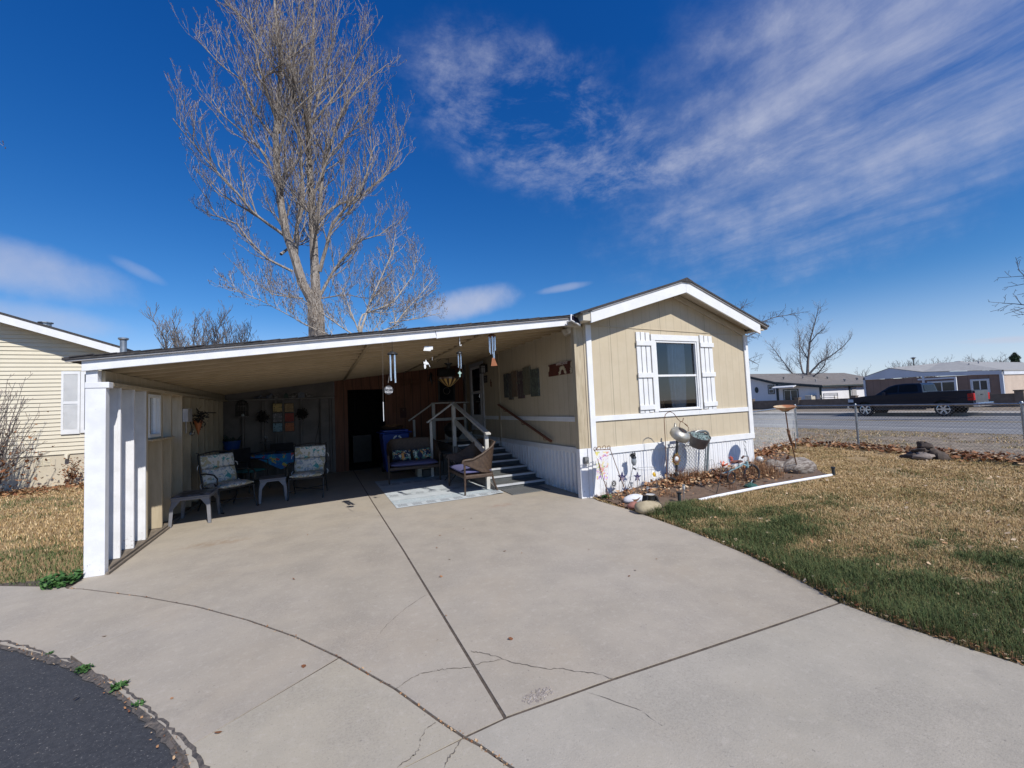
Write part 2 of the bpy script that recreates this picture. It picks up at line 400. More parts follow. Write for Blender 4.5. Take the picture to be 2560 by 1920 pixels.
# ------------------------------------------------------------------ ground, drive, roads
def sheet(name, polys, z, m, th=0.0):
    mb = MB()
    for p in polys:
        if th: mb.prism(p, XY(z), -th, 0)
        else: mb.add([(x, y, z) for x, y in p], [tuple(range(len(p)))])
    return struct(name, mb, m, fix=bool(th))
sheet('ground', [[(-400, -300), (600, -300), (600, 500), (-400, 500)]], -.05, M_LAWN2)
FENCE_C = (10.5, 2.82)
RE = [(.02, 6.74), (0, .02), (-.07, -.27), (-.034, -1.07), (-.137, -2.41), (-.274, -3.13), (-.453, -3.725), (-.586, -4.109)]
RE2 = [(-.617, -4.482), (-.585, -4.836), (-.547, -5.04), (-.49, -6), (-.4, -10)]
sheet('lawn', [[(x+.01, y) for x, y in RE[1:]+RE2]+[(60, -12), (16.2, -9), (8.4, -5.6), (9.2, -2.6), (9.95, .78), FENCE_C, (4.27, 1.0), (4.27, .0), (0.01, .0)]], -.012, M_LAWN)
sheet('side_lawn', [[(-6.62, .2), (-6.66, .21), (-6.872, -.058), (-7.361, .25), (-9, .8), (-40, 6), (-40, 9.8), (-6.62, 9.8)]], -.012, M_LAWN)
sheet('gravel_verge', [[(4.27, 1.0), FENCE_C, (9.95, .78), (9.2, -2.6), (8.4, -5.6), (16.2, -9), (17.62, -60), (17.62, 160), (4.27, 160)]], -.02, M_GRAVEL)
sheet('road', [[(16.5, -60), (28.35, -60), (28.35, 160), (16.5, 160)]], -.014, M_ROAD)
mb = MB()
for x0, x1 in ((18.7, 19.9), (21.0, 22.2), (23.9, 25.1), (26.2, 27.3)): mb.face((x0, -60, -.0105), (x1, -60, -.0105), (x1, 160, -.0105), (x0, 160, -.0105))
struct('road_wheel_tracks', mb, M_ROAD2, fix=False)
mb = MB()
for x0, x1 in ((18.2, 18.36), (17.6, 17.68)): mb.face((x0, -60, -.006), (x1, -60, -.006), (x1, 160, -.006), (x0, 160, -.006))
struct('white_edge_line', mb, M_LINEW, fix=False)
mb = MB()
for x0, x1 in ((22.85, 22.97), (23.1, 23.22)): mb.face((x0, -60, -.006), (x1, -60, -.006), (x1, 160, -.006), (x0, 160, -.006))
struct('yellow_centre_line', mb, M_LINEY, fix=False)
mb = MB(); mb.box(28.35, 28.65, -60, 160, -.05, .14); mb.box(28.65, 31.0, -60, 160, -.05, .13)
struct('far_pavement', mb, mat('pale_far_concrete', (.40, .36, .31), (.34, .31, .27), 1, .9, world=True))
mb = MB(); mb.face((31, -60, .10), (60, -60, .10), (60, 160, .10), (31, 160, .10))
struct('far_dirt_strip', mb, M_GRAVEL, fix=False)
# drive: slabs with real joints between them
J = [(-6.62, -.25), (-6.466, -.358), (-5.836, -.913), (-5.299, -1.449), (-4.836, -1.985), (-4.47, -2.47), (-4.178, -2.928), (-3.887, -3.448), (-3.725, -3.809), (-3.638, -3.986)]
J2 = [(-3.638, -3.986), (-3.582, -4.079), (-3.496, -4.266), (-3.25, -4.85), (-3.0, -5.6), (-2.8, -7), (-2.7, -10)]
E1 = [(-10, .25), (-8.2, -.55), (-7.2, -1.02), (-6.525, -1.431), (-6.192, -1.738), (-5.872, -2.059), (-5.547, -2.45), (-5.269, -2.852), (-5.059, -3.147), (-4.918, -3.40)]
E2 = [(-4.918, -3.40), (-4.852, -3.553), (-4.60, -4.1), (-4.36, -4.8), (-4.2, -5.6), (-4.1, -7), (-4.05, -10)]
def off(pts, d):                            # shift a polyline sideways by d (to its left)
    out = []
    for i, p in enumerate(pts):
        a = Vector(pts[max(0, i-1)]); b = Vector(pts[min(len(pts)-1, i+1)]); t = (b-a).normalized(); out.append((p[0]-t.y*d, p[1]+t.x*d))
    return out
g = .008
Jin = off(J, g); Jout = off(J, -g); J2in = off(J2, g); J2out = off(J2, -g)
slabs = [
 (off(J, g)+[(-3.41, -3.965), (-3.405, -1), (-3.425, 2), (-3.43, 6.9), (-6.6, 6.9), (-6.6, -.2)], 0),
 ([(-3.39, -3.96), (-2.70, -3.982), (-2.02, -4.022), (-1.33, -4.062), (-.60, -4.10)]+RE[::-1][1:]+[(.02, 6.9), (-3.41, 6.9), (-3.405, 2), (-3.385, -1)], 0),
 (J2in+[(-.42, -10)]+RE2[::-1]+[(-.60, -4.122), (-1.33, -4.088), (-2.02, -4.048), (-2.72, -4.004), (-3.39, -3.98), (-3.62, -4.0)], 1),
 (E1[:6]+[(-5.92, -1.939), (-5.306, -1.455)]+off(J[:4], -g)[::-1][0:]+[(-6.66, -.2), (-6.872, -.058), (-7.361, .25), (-9, .8), (-10, 1.2)], 0),
 (E1[6:]+[(-4.186, -2.932)]+off(J[3:7], -g)[::-1]+[(-5.91, -1.945)], 0),
 ([(-4.908, -3.40)]+E2[1:4]+[(-4.36, -4.8), (-3.965, -4.03), (-3.652, -3.99)]+off(J[6:], -g)[::-1]+[(-4.176, -2.948)], 2),
 ([(-4.345, -4.79)]+E2[4:]+J2out[::-1][:-1]+[(-3.64, -4.0), (-3.95, -4.035)], 2),
]
mb = MB()
for p, mi in slabs:
    q = [p[0]]
    for a in p[1:]:
        if (Vector(a)-Vector(q[-1])).length > .004: q.append(a)
    mb.prism(q, XY(0), -.045, 0, mi)
struct('driveway', mb, [M_CONC, M_CONC2, M_CONC3])
AS = E1+E2[1:]
rr = random.Random(3); pts = []
for i in range(len(AS)-1):
    a, b = Vector(AS[i]), Vector(AS[i+1]); n = max(2, int((b-a).length/.035))
    for k in range(n): pts.append(a.lerp(b, k/n))
sm = [tuple(p) for p in pts]; nn = off(sm, 1.0); dn = [Vector((n[0]-p[0], n[1]-p[1])) for p, n in zip(sm, nn)]; dn = [sum(dn[max(0, i-6):i+7], Vector((0, 0))).normalized() for i in range(len(dn))]; jj = [rr.gauss(0, .007)+.010*math.sin(i*.23)*math.sin(i*.071) for i in range(len(sm))]
edge = [(p[0]+v.x*j, p[1]+v.y*j) for p, v, j in zip(sm, dn, jj)]; sd = [(p[0]+v.x, p[1]+v.y) for p, v in zip(edge, dn)]
def shift(fn): return [(p[0]+(n[0]-p[0])*fn(i), p[1]+(n[1]-p[1])*fn(i)) for i, (p, n) in enumerate(zip(edge, sd))]
sheet('street', [shift(lambda i: -.02)+[(-4.0, -40), (-60, -40), (-60, 14)]], -.016, M_ASPH)
sheet('joint_dirt', [[(-10, 1.2), (-6.6, .1), (-6.6, 6.9), (.02, 6.9), (.02, 0), (-.3, -3.2), (-.6, -4.11), (-.62, -4.5), (-.55, -5.04), (-.42, -10)]+shift(lambda i: -.015)[::-1]], -.005, mat('joint_dirt', (.125, .098, .075), (.075, .058, .044), 20, 1, world=True))
mb = MB(); rr = random.Random(9)
wid = [.020+.030*max(0, math.sin(i*.11)*math.sin(i*.037+1))+rr.uniform(0, .006) for i in range(len(edge))]
o1 = shift(lambda i: -.030-rr.uniform(0, .008)); o2 = shift(lambda i: wid[i])
for i in range(len(edge)-1): mb.face((*o1[i], -.009), (*o1[i+1], -.009), (*o2[i+1], .003), (*o2[i], .003))
struct('crumbled_asphalt_lip', mb, mat('crumbled_asphalt', (.06, .055, .052), (.15, .125, .105), 30, .95, bump=1, bscale=70), fix=False)
# cracks and the chipped spot
CR_ = [[(-3.887, -3.448), (-3.79, -3.40), (-3.704, -3.382), (-3.63, -3.405), (-3.561, -3.413), (-3.49, -3.45), (-3.423, -3.47), (-3.33, -3.47), (-3.223, -3.497)],
 [(-3.36, -3.31), (-3.313, -3.352), (-3.22, -3.47), (-3.167, -3.55), (-3.08, -3.65), (-2.996, -3.73), (-2.92, -3.77), (-2.847, -3.834), (-2.77, -3.90), (-2.706, -3.99)],
 [(-3.898, -2.763), (-3.82, -2.66), (-3.725, -2.543), (-3.60, -2.42), (-3.439, -2.301)],
 [(-3.742, -3.824), (-3.80, -3.85), (-3.834, -3.907), (-3.85, -3.95), (-3.873, -3.981), (-3.91, -4.0), (-3.968, -4.018)],
 [(-3.641, -3.993), (-3.68, -4.03), (-3.708, -4.054), (-3.74, -4.08), (-3.773, -4.121)], [(-2.9, -4.02), (-2.75, -4.25), (-2.72, -4.4)]]
mb = MB(); rr = random.Random(5)
for k, c in enumerate(CR_):
    w = .0016 if k in (2, 5) else .0027; P = []
    for i in range(len(c)-1):
        for q in range(5):
            t = q/5; P.append((c[i][0]*(1-t)+c[i+1][0]*t+rr.gauss(0, .004), c[i][1]*(1-t)+c[i+1][1]*t+rr.gauss(0, .004)))
    P.append(c[-1]); ww = [w*rr.uniform(.25, 1.5)*(1 if rr.random() > .1 else .05) for _ in P]; n1 = off(P, 1); A = [(p[0]+(q[0]-p[0])*k, p[1]+(q[1]-p[1])*k) for p, q, k in zip(P, n1, ww)]; B = [(p[0]-(q[0]-p[0])*k, p[1]-(q[1]-p[1])*k) for p, q, k in zip(P, n1, ww)]
    for i in range(len(P)-1): mb.face((*A[i], .0025), (*A[i+1], .0025), (*B[i+1], .0025), (*B[i], .0025))
struct('driveway_cracks', mb, mat('crack_dirt', (.17, .145, .12), (.11, .095, .08), 20, 1), fix=False)
mb = MB()
for k in range(130):
    a = rr.uniform(0, 6.28); r_ = rr.random()**.7; c = (-3.165+.10*r_*math.cos(a)+.02*math.sin(a), -3.905+.05*r_*math.sin(a))
    mb.blob((c[0], c[1], .001), [rr.uniform(.004, .011)]*2+[rr.uniform(.002, .006)], 5, 3, .3, seed=k)
struct('chipped_concrete', mb, mat('exposed_aggregate', (.42, .37, .32), (.26, .22, .19), 40, .9), kind='stuff', smooth=False)

# ------------------------------------------------------------------ mobile home
HW, HL = 4.27, 21.0; RX = 2.19
home = thing('mobile_home', 'tan mobile home with white trim, shuttered window and a gabled end', 'house', (2.13, 0, 0))
def wall_rects(x0, x1, z0, z1, holes):
    xs = sorted({x0, x1, *[h[0] for h in holes], *[h[1] for h in holes]}); zs = sorted({z0, z1, *[h[2] for h in holes], *[h[3] for h in holes]})
    for i in range(len(xs)-1):
        for k in range(len(zs)-1):
            cx, cz = (xs[i]+xs[i+1])/2, (zs[k]+zs[k+1])/2
            if not any(h[0] < cx < h[1] and h[2] < cz < h[3] for h in holes): yield xs[i], xs[i+1], zs[k], zs[k+1]
WN = (1.63, 2.74, 1.44, 2.79)
mb = MB()
for x0, x1, z0, z1 in wall_rects(0, HW, .70, 3.0, [WN]): mb.face((x0, 0, z0), (x1, 0, z0), (x1, 0, z1), (x0, 0, z1))
mb.face((0, 0, 3.0), (HW, 0, 3.0), (HW, 0, 3.10), (RX, 0, 3.86), (0, 0, 3.17))
mb.face((0, HL, .7), (0, HL, 3.17), (RX, HL, 3.86), (HW, HL, 3.1), (HW, HL, .7))
mb.face((HW, 0, .7), (HW, HL, .7), (HW, HL, 3.1), (HW, 0, 3.1)); mb.face((0, HL, .7), (0, 0, .7), (0, 0, 3.17), (0, HL, 3.17))
mb.face((0, 0, .7), (0, HL, .7), (HW, HL, .7), (HW, 0, .7))
mb.face((0, 0, 3.17), (RX, 0, 3.86), (RX, HL, 3.86), (0, HL, 3.17)); mb.face((RX, 0, 3.86), (HW, 0, 3.1), (HW, HL, 3.1), (RX, HL, 3.86))
part('wall', mb, M_SIDE, home, fix=False)
# room behind the window
mb = MB()
for a, b, c, d in (((.06, .1, .9), (4.2, .1, .9), (4.2, 3.6, .9), (.06, 3.6, .9)), ((.06, 3.6, .9), (4.2, 3.6, .9), (4.2, 3.6, 2.95), (.06, 3.6, 2.95)),
                   ((.06, .1, .9), (.06, 3.6, .9), (.06, 3.6, 2.95), (.06, .1, 2.95)), ((4.2, .1, .9), (4.2, 3.6, .9), (4.2, 3.6, 2.95), (4.2, .1, 2.95)), ((.06, .1, 2.95), (4.2, .1, 2.95), (4.2, 3.6, 2.95), (.06, 3.6, 2.95))): mb.face(a, b, c, d)
part('room', mb, mat('room_wall', (.55, .52, .47), (.5, .47, .42), 3, .9), home, fix=False)
mb = MB(); mb.box(1.66, 2.02, .22, .52, .92, 1.60); mb.box(1.62, 2.06, .20, .54, 1.60, 1.65)
part('dresser', mb, mat('brown_wood', (.20, .085, .035), (.14, .06, .025), 6, .5, stretch=(1, 1, 6)), home, bevel=.006)
mb = MB(); mb.lathe((1.79, .36, 1.65), [(.07, 0), (.05, .03), (.03, .1), (.06, .17), (.02, .22)], 12); mb.lathe((1.79, .36, 1.88), [(.13, 0), (.09, .17)], 16)
part('lamp', mb, mat('teal_lamp', (.05, .30, .32), (.04, .25, .27), 6, .6), home, smooth=True)
mb = MB(); n = 60; vs = []; fs = []
for i in range(n+1):
    x = 2.06+.44*i/n
    for z in (1.45, 2.10, 2.78):
        sq = 1 if z > 2 else .78
        vs.append((2.28+(x-2.28)*sq, .10+.022*math.sin(i*1.35+.3*math.sin(i))+.01*math.sin(i*.4), z))
for i in range(n):
    for k in range(2): fs.append((i*3+k, (i+1)*3+k, (i+1)*3+k+1, i*3+k+1))
mb.add(vs, fs); part('curtain', mb, mat('sheer_white_curtain', (.78, .80, .84), (.7, .72, .76), 6, .8), home, smooth=True)
# skirting: ribbed sheet round the base
def ribs(p0, p1, n_out, z0, z1, pitch=.105, dep=.017):
    mb = MB(); p0 = Vector(p0); p1 = Vector(p1); L = (p1-p0).length; d = (p1-p0)/L; no = Vector(n_out); q = []
    s = 0; k = 0
    while s < L:
        for ds, h in ((0, 0), (.030, 0), (.036, 1), (.052, 1), (.058, 0), (.088, 0), (.092, .55), (.100, .55)):
            if s+ds < L: q.append(p0+d*(s+ds)+no*(dep*h))
        s += pitch; k += 1
    q.append(p1)
    vs = [(a.x, a.y, z0) for a in q]+[(a.x, a.y, z1) for a in q]; n = len(q)
    mb.add(vs, [(i, i+1, n+i+1, n+i) for i in range(n-1)]); return mb
mb = ribs((.15, -.012), (4.27, -.012), (0, -1), -.02, .76, .135, .009); b2 = ribs((-.012, 6.8), (-.012, .10), (-1, 0), -.02, .76, .135, .034); mb.add(b2.v, b2.f)
b2 = ribs((4.282, 0), (4.282, 12), (1, 0), -.02, .76); mb.add(b2.v, b2.f)
part('skirting', mb, M_SKIRT, home, fix=False)
mb = MB(); mb.box(.145, 4.30, -.040, -.002, .72, .835); mb.box(-.040, -.002, .10, 3.83, .735, .835); mb.box(-.038, -.002, 3.95, 6.7, .735, .835); mb.box(4.275, 4.31, 0, 12, .73, .835)
mb.box(.145, 4.29, -.0, .05, .80, .838)
part('skirt_board', mb, M_WHITE, home, bevel=.004)
mb = MB(); mb.box(.146, 1.52, -.026, -.002, 1.308, 1.40); mb.box(1.52, 2.70, -.0275, -.002, 1.308, 1.405); mb.box(2.703, 4.175, -.026, -.002, 1.308, 1.40)
mb.box(-.026, -.002, .10, 3.83, 1.305, 1.397); mb.box(-.026, -.002, 3.95, 5.0, 1.305, 1.397)
part('belt_trim', mb, M_WHITE, home, bevel=.003)
mb = MB(); mb.box(.035, .145, -.032, -.001, 0, 3.03)
part('corner_board', mb, M_WHITE, home, bevel=.004)
mb = MB(); mb.box(4.177, 4.30, -.032, -.001, .835, 2.97); mb.box(4.271, 4.30, -.001, .1, .835, 2.97)
part('corner_board', mb, M_WHITE, home, bevel=.004)
mb = MB(); mb.box(-.03, -.001, 3.83, 3.95, .0, 3.06); part('batten', mb, M_TANPAINT, home, bevel=.004)
mb = MB(); mb.beam((.15, -.006, 3.022), (4.17, -.006, 2.968), .012, .014); part('gable_seam', mb, M_SIDE, home)
# window
win = MB()
win.box(1.525, 1.63, -.034, -.002, 1.41, 2.79); win.box(2.74, 2.80, -.034, -.002, 1.41, 2.79); win.box(1.528, 2.80, -.036, -.002, 2.79, 2.905)
WIN = part('window', win, M_WHITE, home, bevel=.004)
fr = MB()
for a in ((1.63, 1.665, 1.44, 2.79), (2.705, 2.74, 1.44, 2.79), (1.665, 2.705, 2.752, 2.79), (1.665, 2.705, 1.44, 1.468)): fr.box(a[0], a[1], -.020, .05, a[2], a[3])
fr.box(1.62, 2.75, -.046, -.002, 1.418, 1.44)
fr.box(1.665, 2.705, -.005, .03, 2.085, 2.125); fr.box(1.665, 1.685, .005, .03, 1.468, 2.085); fr.box(2.685, 2.705, .005, .03, 1.468, 2.085)
part('frame', fr, M_WHITE, WIN, bevel=.003)
pn = MB(); pn.face((1.66, .030, 2.105), (2.71, .030, 2.105), (2.71, .030, 2.76), (1.66, .030, 2.76)); pn.face((1.68, .016, 1.46), (2.69, .016, 1.46), (2.69, .016, 2.10), (1.68, .016, 2.10))
part('pane', pn, M_GLASS, WIN, fix=False)
# shutters: three slats each and three battens, a little crooked like the real ones
def shutter(x0, x1, tops, bott):
    mb = MB(); w = (x1-x0); sw = w/3-.018
    for i in range(3):
        a = x0+i*(w/3)+.008; mb.obox((a+sw/2, -.016, (tops[i]+bott[i])/2), (sw/2, .012, (tops[i]-bott[i])/2), Matrix.Rotation(rng.uniform(-.004, .004), 3, 'Y'))
    for z in (2.725, 2.115, 1.508): mb.obox((x0+w/2, -.040, z), (w/2+.008, .0115, .046), Matrix.Rotation(rng.uniform(-.012, .012), 3, 'Y'))
    return mb
part('shutter', shutter(1.165, 1.51, (2.94, 2.94, 2.935), (1.405, 1.395, 1.41)), M_WHITE, home, bevel=.004)
part('shutter', shutter(2.835, 3.205, (2.93, 2.92, 2.915), (1.415, 1.40, 1.395)), M_WHITE, home, bevel=.004)
# roof
mb = MB(); zl = lambda x: 3.245+(x+.05)*(3.955-3.245)/(RX+.05); zr_ = lambda x: 3.955-(x-RX)*(3.955-3.135)/(4.51-RX)
def slab(mb, x0, z0, x1, z1, y0, y1, th, mi=0):
    mb.prism([(x0, z0-th), (x1, z1-th), (x1, z1), (x0, z0)], XZ(0), y0, y1, mi)
slab(mb, -.30, zl(-.30), RX, zl(RX), -.385, HL, .035); slab(mb, RX, zr_(RX), 4.53, zr_(4.53), -.385, HL, .035)
mb.prism([(RX-.16, zl(RX-.16)+.002), (RX, zl(RX)+.012), (RX+.16, zr_(RX+.16)+.002), (RX+.16, zr_(RX+.16)-.02), (RX-.16, zl(RX-.16)-.02)], XZ(0), -.39, HL)
roof = part('roof', mb, M_SHINGLE, home)
mb = MB(); slab(mb, -.05, zl(-.05)-.037, RX, zl(RX)-.037, -.372, -.30, .02); slab(mb, RX, zr_(RX)-.037, 4.515, zr_(4.515)-.037, -.372, -.30, .02)
mb.box(4.50, 4.515, -.36, HL, zr_(4.51)-.09, zr_(4.51)-.037); part('drip_edge', mb, M_DRIP, roof)
mb = MB()
mb.prism([(-.068, 2.992), (RX, 3.683), (RX, 3.905), (-.068, 3.198)], XZ(0), -.352, -.318); mb.prism([(RX+.002, 3.683), (4.29, 2.945), (4.29, 3.175), (RX+.002, 3.905)], XZ(0), -.352, -.318)
part('fascia', mb, M_WHITE, home, bevel=.003)
mb = MB(); slab(mb, .0, 3.135, RX, 3.80, -.318, -.004, .015); slab(mb, RX, 3.80, 4.45, 3.06, -.318, -.004, .015)
mb.prism([(RX+.02, 3.66), (4.25, 2.93), (4.25, 3.04), (RX+.02, 3.77)], XZ(0), -.022, -.004); mb.prism([(.02, 3.03), (RX-.02, 3.68), (RX-.02, 3.77), (.02, 3.12)], XZ(0), -.020, -.004)
mb.box(-.22, -.069, -.335, -.002, 3.03, 3.185); mb.box(-.069, .034, -.318, -.002, 3.06, 3.19); mb.box(4.29, 4.46, -.32, 12, 3.03, 3.06)
part('soffit', mb, M_SOFFIT, home)
# door beside the porch
D = MB(); D.box(-.045, -.002, 4.99, 5.10, .95, 2.97); D.box(-.045, -.002, 6.02, 6.12, .95, 2.97); D.box(-.045, -.002, 5.10, 6.02, 2.86, 2.97)
DR = part('door', D, mat('grey_white_trim', (.5, .5, .5), (.45, .45, .45), 5, .5), home, bevel=.004)
mb = MB()
for a in ((5.10, 5.22, .98, 2.86), (5.92, 6.02, .98, 2.86), (5.22, 5.92, 2.79, 2.86), (5.22, 5.92, 2.05, 2.13), (5.22, 5.92, 1.30, 1.43), (5.22, 5.92, .98, 1.1)): mb.box(-.04, -.004, *a)
mb.box(-.03, -.004, 5.22, 5.92, 1.1, 1.30); part('storm_door_frame', mb, M_SKIRT, DR, bevel=.003)
mb = MB(); mb.box(-.02, -.006, 5.22, 5.92, 1.43, 2.05); mb.box(-.026, -.012, 5.22, 5.92, 2.13, 2.79); part('pane', mb, mat('dark_door_glass', (.012, .013, .018), (.02, .02, .026), 3, .08), DR)
mb = MB(); mb.tube([(-.045, 5.16, 1.92), (-.085, 5.16, 1.92), (-.085, 5.16, 2.02), (-.045, 5.16, 2.02)], .008, 6); part('handle', mb, M_CHROME, DR, smooth=True)
mb = MB(); mb.beam((-.075, 3.836, 1.70), (-.075, 1.187, .905), .042, .042)
for y in (3.5, 2.5, 1.5): z = .905+(y-1.187)*.3; mb.tube([(-.004, y, z-.09), (-.07, y, z-.085), (-.075, y, z-.02)], .008, 6)
part('handrail', mb, mat('reddish_stained_rail', (.20, .075, .04), (.15, .055, .03), 6, .55), home, bevel=.006)
mb = MB(); mb.box(-.05, -.002, 6.55, 6.70, .8, 3.06); part('corner_post', mb, M_GREYWALL, home, bevel=.004)

# ------------------------------------------------------------------ carport
cp = thing('carport', 'white fronted lean-to carport with low sloping dark roof, open to the drive', 'carport', (-3.3, 0, 0))
cz = lambda x: 3.205+x*.1225                 # top of the roof
mb = MB(); slab(mb, -6.76, cz(-6.76), -.02, cz(-.02)+.0, -.07, 7.1, .03)
rr = random.Random(2)
for i in range(34):                          # shingle butts standing a few mm proud along the rake
    x = -6.7+i*.2; slab(mb, x, cz(x)+.004, x+.195, cz(x+.195)+rr.uniform(.006, .014), -.07-rr.uniform(0, .012), .2+rr.uniform(0, .2), .01)
croof = part('roof', mb, M_SHINGLE, cp)
mb = MB(); slab(mb, -6.74, cz(-6.74)-.032, -3.46, cz(-3.46)-.032, -.058, -.02, .016); slab(mb, -3.455, cz(-3.455)-.036, -.33, cz(-.33)-.034, -.056, -.02, .016)
part('drip_edge', mb, M_DRIP, croof)
mb = MB(); fb = lambda x: 2.234+(x+6.62)*.1218; ft = lambda x: cz(x)-.045
mb.prism([(-6.62, fb(-6.62)), (-2.652, fb(-2.652)), (-2.68, ft(-2.68)), (-6.62, ft(-6.62))], XZ(0), -.022, .016)
part('fascia', mb, M_WHITE_OLD, cp, bevel=.003)
mb = MB(); mb.prism([(-2.644, fb(-2.644)-.01), (-.34, fb(-.34)), (-.28, ft(-.28)), (-2.672, ft(-2.672))], XZ(0), -.026, .016); mb.box(-2.655, -2.643, -.028, .0, fb(-2.65)-.015, fb(-2.65)+.05)
part('fascia', mb, M_WHITE_OLD, cp, bevel=.003)
mb = MB(); mb.box(-.33, -.21, -.012, .10, 2.99, 3.15); mb.box(-.21, -.035, .012, .10, 2.98, 3.10); part('end_block', mb, M_SOFFIT, cp, bevel=.003)
# ribbed ceiling, ribs run across the drive
cc = lambda x: 3.085+x*.1225; ys = []; y = .03
while y < 6.9:
    ys += [(y, 0), (y+.31, 0), (y+.315, .05), (y+.375, .05), (y+.38, 0)]; y += .385
mb = MB(); n = len(ys)
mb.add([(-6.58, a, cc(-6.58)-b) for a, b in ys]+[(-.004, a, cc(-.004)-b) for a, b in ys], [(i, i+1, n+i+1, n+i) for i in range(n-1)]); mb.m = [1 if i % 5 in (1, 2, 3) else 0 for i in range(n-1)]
part('ceiling', mb, [M_CEIL, mat('cream_rib_painted_bounce', (.46, .36, .23), (.40, .31, .19), 3, .5)], cp, fix=False)  # rib faces coloured lighter in place of light bounced off the drive
mb = MB()
for x in (-3.62, -1.9): mb.beam((x, .05, cc(x)-.045), (x, 6.7, cc(x)-.045), .05, .03)
for k in range(24): mb.box(-3.75, -3.69, .18+k*.28, .28+k*.28, cc(-3.72)-.03, cc(-3.72)+.0)
part('ceiling_strap', mb, M_CEIL, cp)
mb = MB(); mb.box(-6.605, -6.43, .02, .115, 0, 2.05); mb.box(-6.605, -6.40, .012, .12, 2.05, 2.115); mb.box(-6.60, -6.50, .02, .115, 2.115, 2.25)
part('post', mb, M_WHITE_OLD, cp, bevel=.004)
mb = MB()
for y in (.44, .84, 1.235): mb.box(-6.605, -6.445, y, y+.045, .055, 2.075); mb.box(-6.47, -6.44, y-.004, y+.0, .055, 2.075)
mb.box(-6.615, -6.604, .115, 1.28, .05, 2.2)
part('stud_wall', mb, M_WHITE_OLD, cp, bevel=.003)
mb = MB()
for y in (1.30, 1.90, 2.335, 2.93, 3.46, 3.97, 4.45, 4.76, 5.25, 5.8, 6.3): mb.box(-6.605, -6.445, y, y+.045, .055, 2.075)
for x0, x1, z0, z1 in wall_rects(1.29, 6.9, .05, 2.3, [(1.345, 2.9, 1.41, 2.05)]): mb.box(-6.615, -6.604, x0, x1, z0, z1)
mb.box(-6.60, -6.40, 1.346, 1.90, 1.375, 1.40); mb.box(-6.60, -6.40, 1.946, 2.335, 1.372, 1.40)
part('stud_wall', mb, M_TANPAINT, cp, bevel=.003)
mb = MB(); mb.box(-6.605, -6.42, .115, 6.74, .0, .05); mb.box(-6.41, -6.385, .0, 2.2, .0, .03)
part('sole_plate', mb, mat('weathered_grey_wood', (.22, .18, .14), (.14, .115, .09), 5, .9, bump=.2, stretch=(5, 1, 5)), cp, bevel=.003)
mb = MB(); mb.box(-6.60, -6.40, .12, 6.74, 2.075, 2.115); mb.box(-6.60, -6.47, .12, 6.74, 2.115, 2.25); part('beam', mb, M_TANPAINT, cp, bevel=.003)
wn = MB()
for a in ((1.35, 1.39, 1.425, 2.04), (1.795, 1.835, 1.425, 2.04), (1.39, 1.795, 2.0, 2.04), (1.39, 1.795, 1.425, 1.47)): wn.box(-6.52, -6.435, *a)
for a in ((1.39, 1.405, 1.47, 2.0), (1.70, 1.72, 1.47, 2.0)): wn.box(-6.50, -6.46, *a)
wo = part('window', wn, M_WHITE, cp, bevel=.003)
mb = MB(); mb.face((-6.49, 1.39, 1.47), (-6.49, 1.795, 1.47), (-6.49, 1.795, 2.0), (-6.49, 1.39, 2.0)); part('pane', mb, M_GLASS, wo, fix=False)
# back wall: painted studs on the left, pine boards with the shed doorway on the right
mb = MB()
mb.box(-6.6, -3.88, 6.86, 6.90, 0, 2.45)
for x in (-6.56, -6.085, -5.636, -5.334, -5.155, -4.726, -3.99): mb.box(x-.022, x+.022, 6.745, 6.86, .04, 2.09)
mb.box(-4.245, -4.03, 6.745, 6.86, .04, 2.09); mb.box(-3.95, -3.88, 6.73, 6.86, 0, 2.09)
mb.box(-6.6, -4.40, 6.765, 6.80, 2.28, 2.62); mb.box(-6.6, -4.40, 6.80, 6.86, 2.12, 2.28); mb.box(-4.40, -4.25, 6.75, 6.86, 2.12, 2.68); mb.box(-4.25, -4.04, 6.78, 6.86, 2.12, 2.70); mb.box(-4.04, -3.885, 6.75, 6.86, 2.12, 2.72)
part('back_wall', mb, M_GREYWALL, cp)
mb = MB(); mb.box(-6.6, -3.88, 6.64, 6.86, 2.09, 2.12); part('shelf', mb, M_STUD, cp, bevel=.002)
mb = MB()
mb.prism([(-3.875, 0), (-3.535, 0), (-3.535, 2.31), (-2.50, 2.31), (-2.50, 0), (-.05, 0), (-.05, cc(-.05)-.002), (-3.875, cc(-3.875)-.002)], XZ(6.735), 0, .05)
mb.box(-3.62, -3.535, 6.718, 6.735, 0, 2.31); mb.box(-3.62, -2.42, 6.718, 6.735, 2.31, 2.40); mb.box(-2.50, -2.42, 6.718, 6.735, 0, 2.31)
part('pine_wall', mb, M_REDWOOD, cp)
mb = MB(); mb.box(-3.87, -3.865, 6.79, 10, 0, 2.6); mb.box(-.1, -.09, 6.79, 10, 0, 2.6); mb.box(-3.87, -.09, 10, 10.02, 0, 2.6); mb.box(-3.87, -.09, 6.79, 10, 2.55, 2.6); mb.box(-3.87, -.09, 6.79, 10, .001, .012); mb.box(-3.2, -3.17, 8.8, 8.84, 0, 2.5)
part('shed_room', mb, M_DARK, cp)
mb = MB()
for z in (.9,): mb.box(-3.3, -2.7, 8.6, 9.0, 0, z)
part('stored_cabinet', mb, M_BLACK, cp, bevel=.01)
mb = MB(); mb.box(-.195, -.045, .012, .115, .848, 2.98); part('post', mb, M_RAWWOOD, cp, bevel=.004, label='bare weathered wooden post at the house corner')
mb = MB(); mb.box(-.20, -.04, .010, .118, 0, .848); part('post_foot', mb, M_WHITE_OLD, cp, bevel=.004)
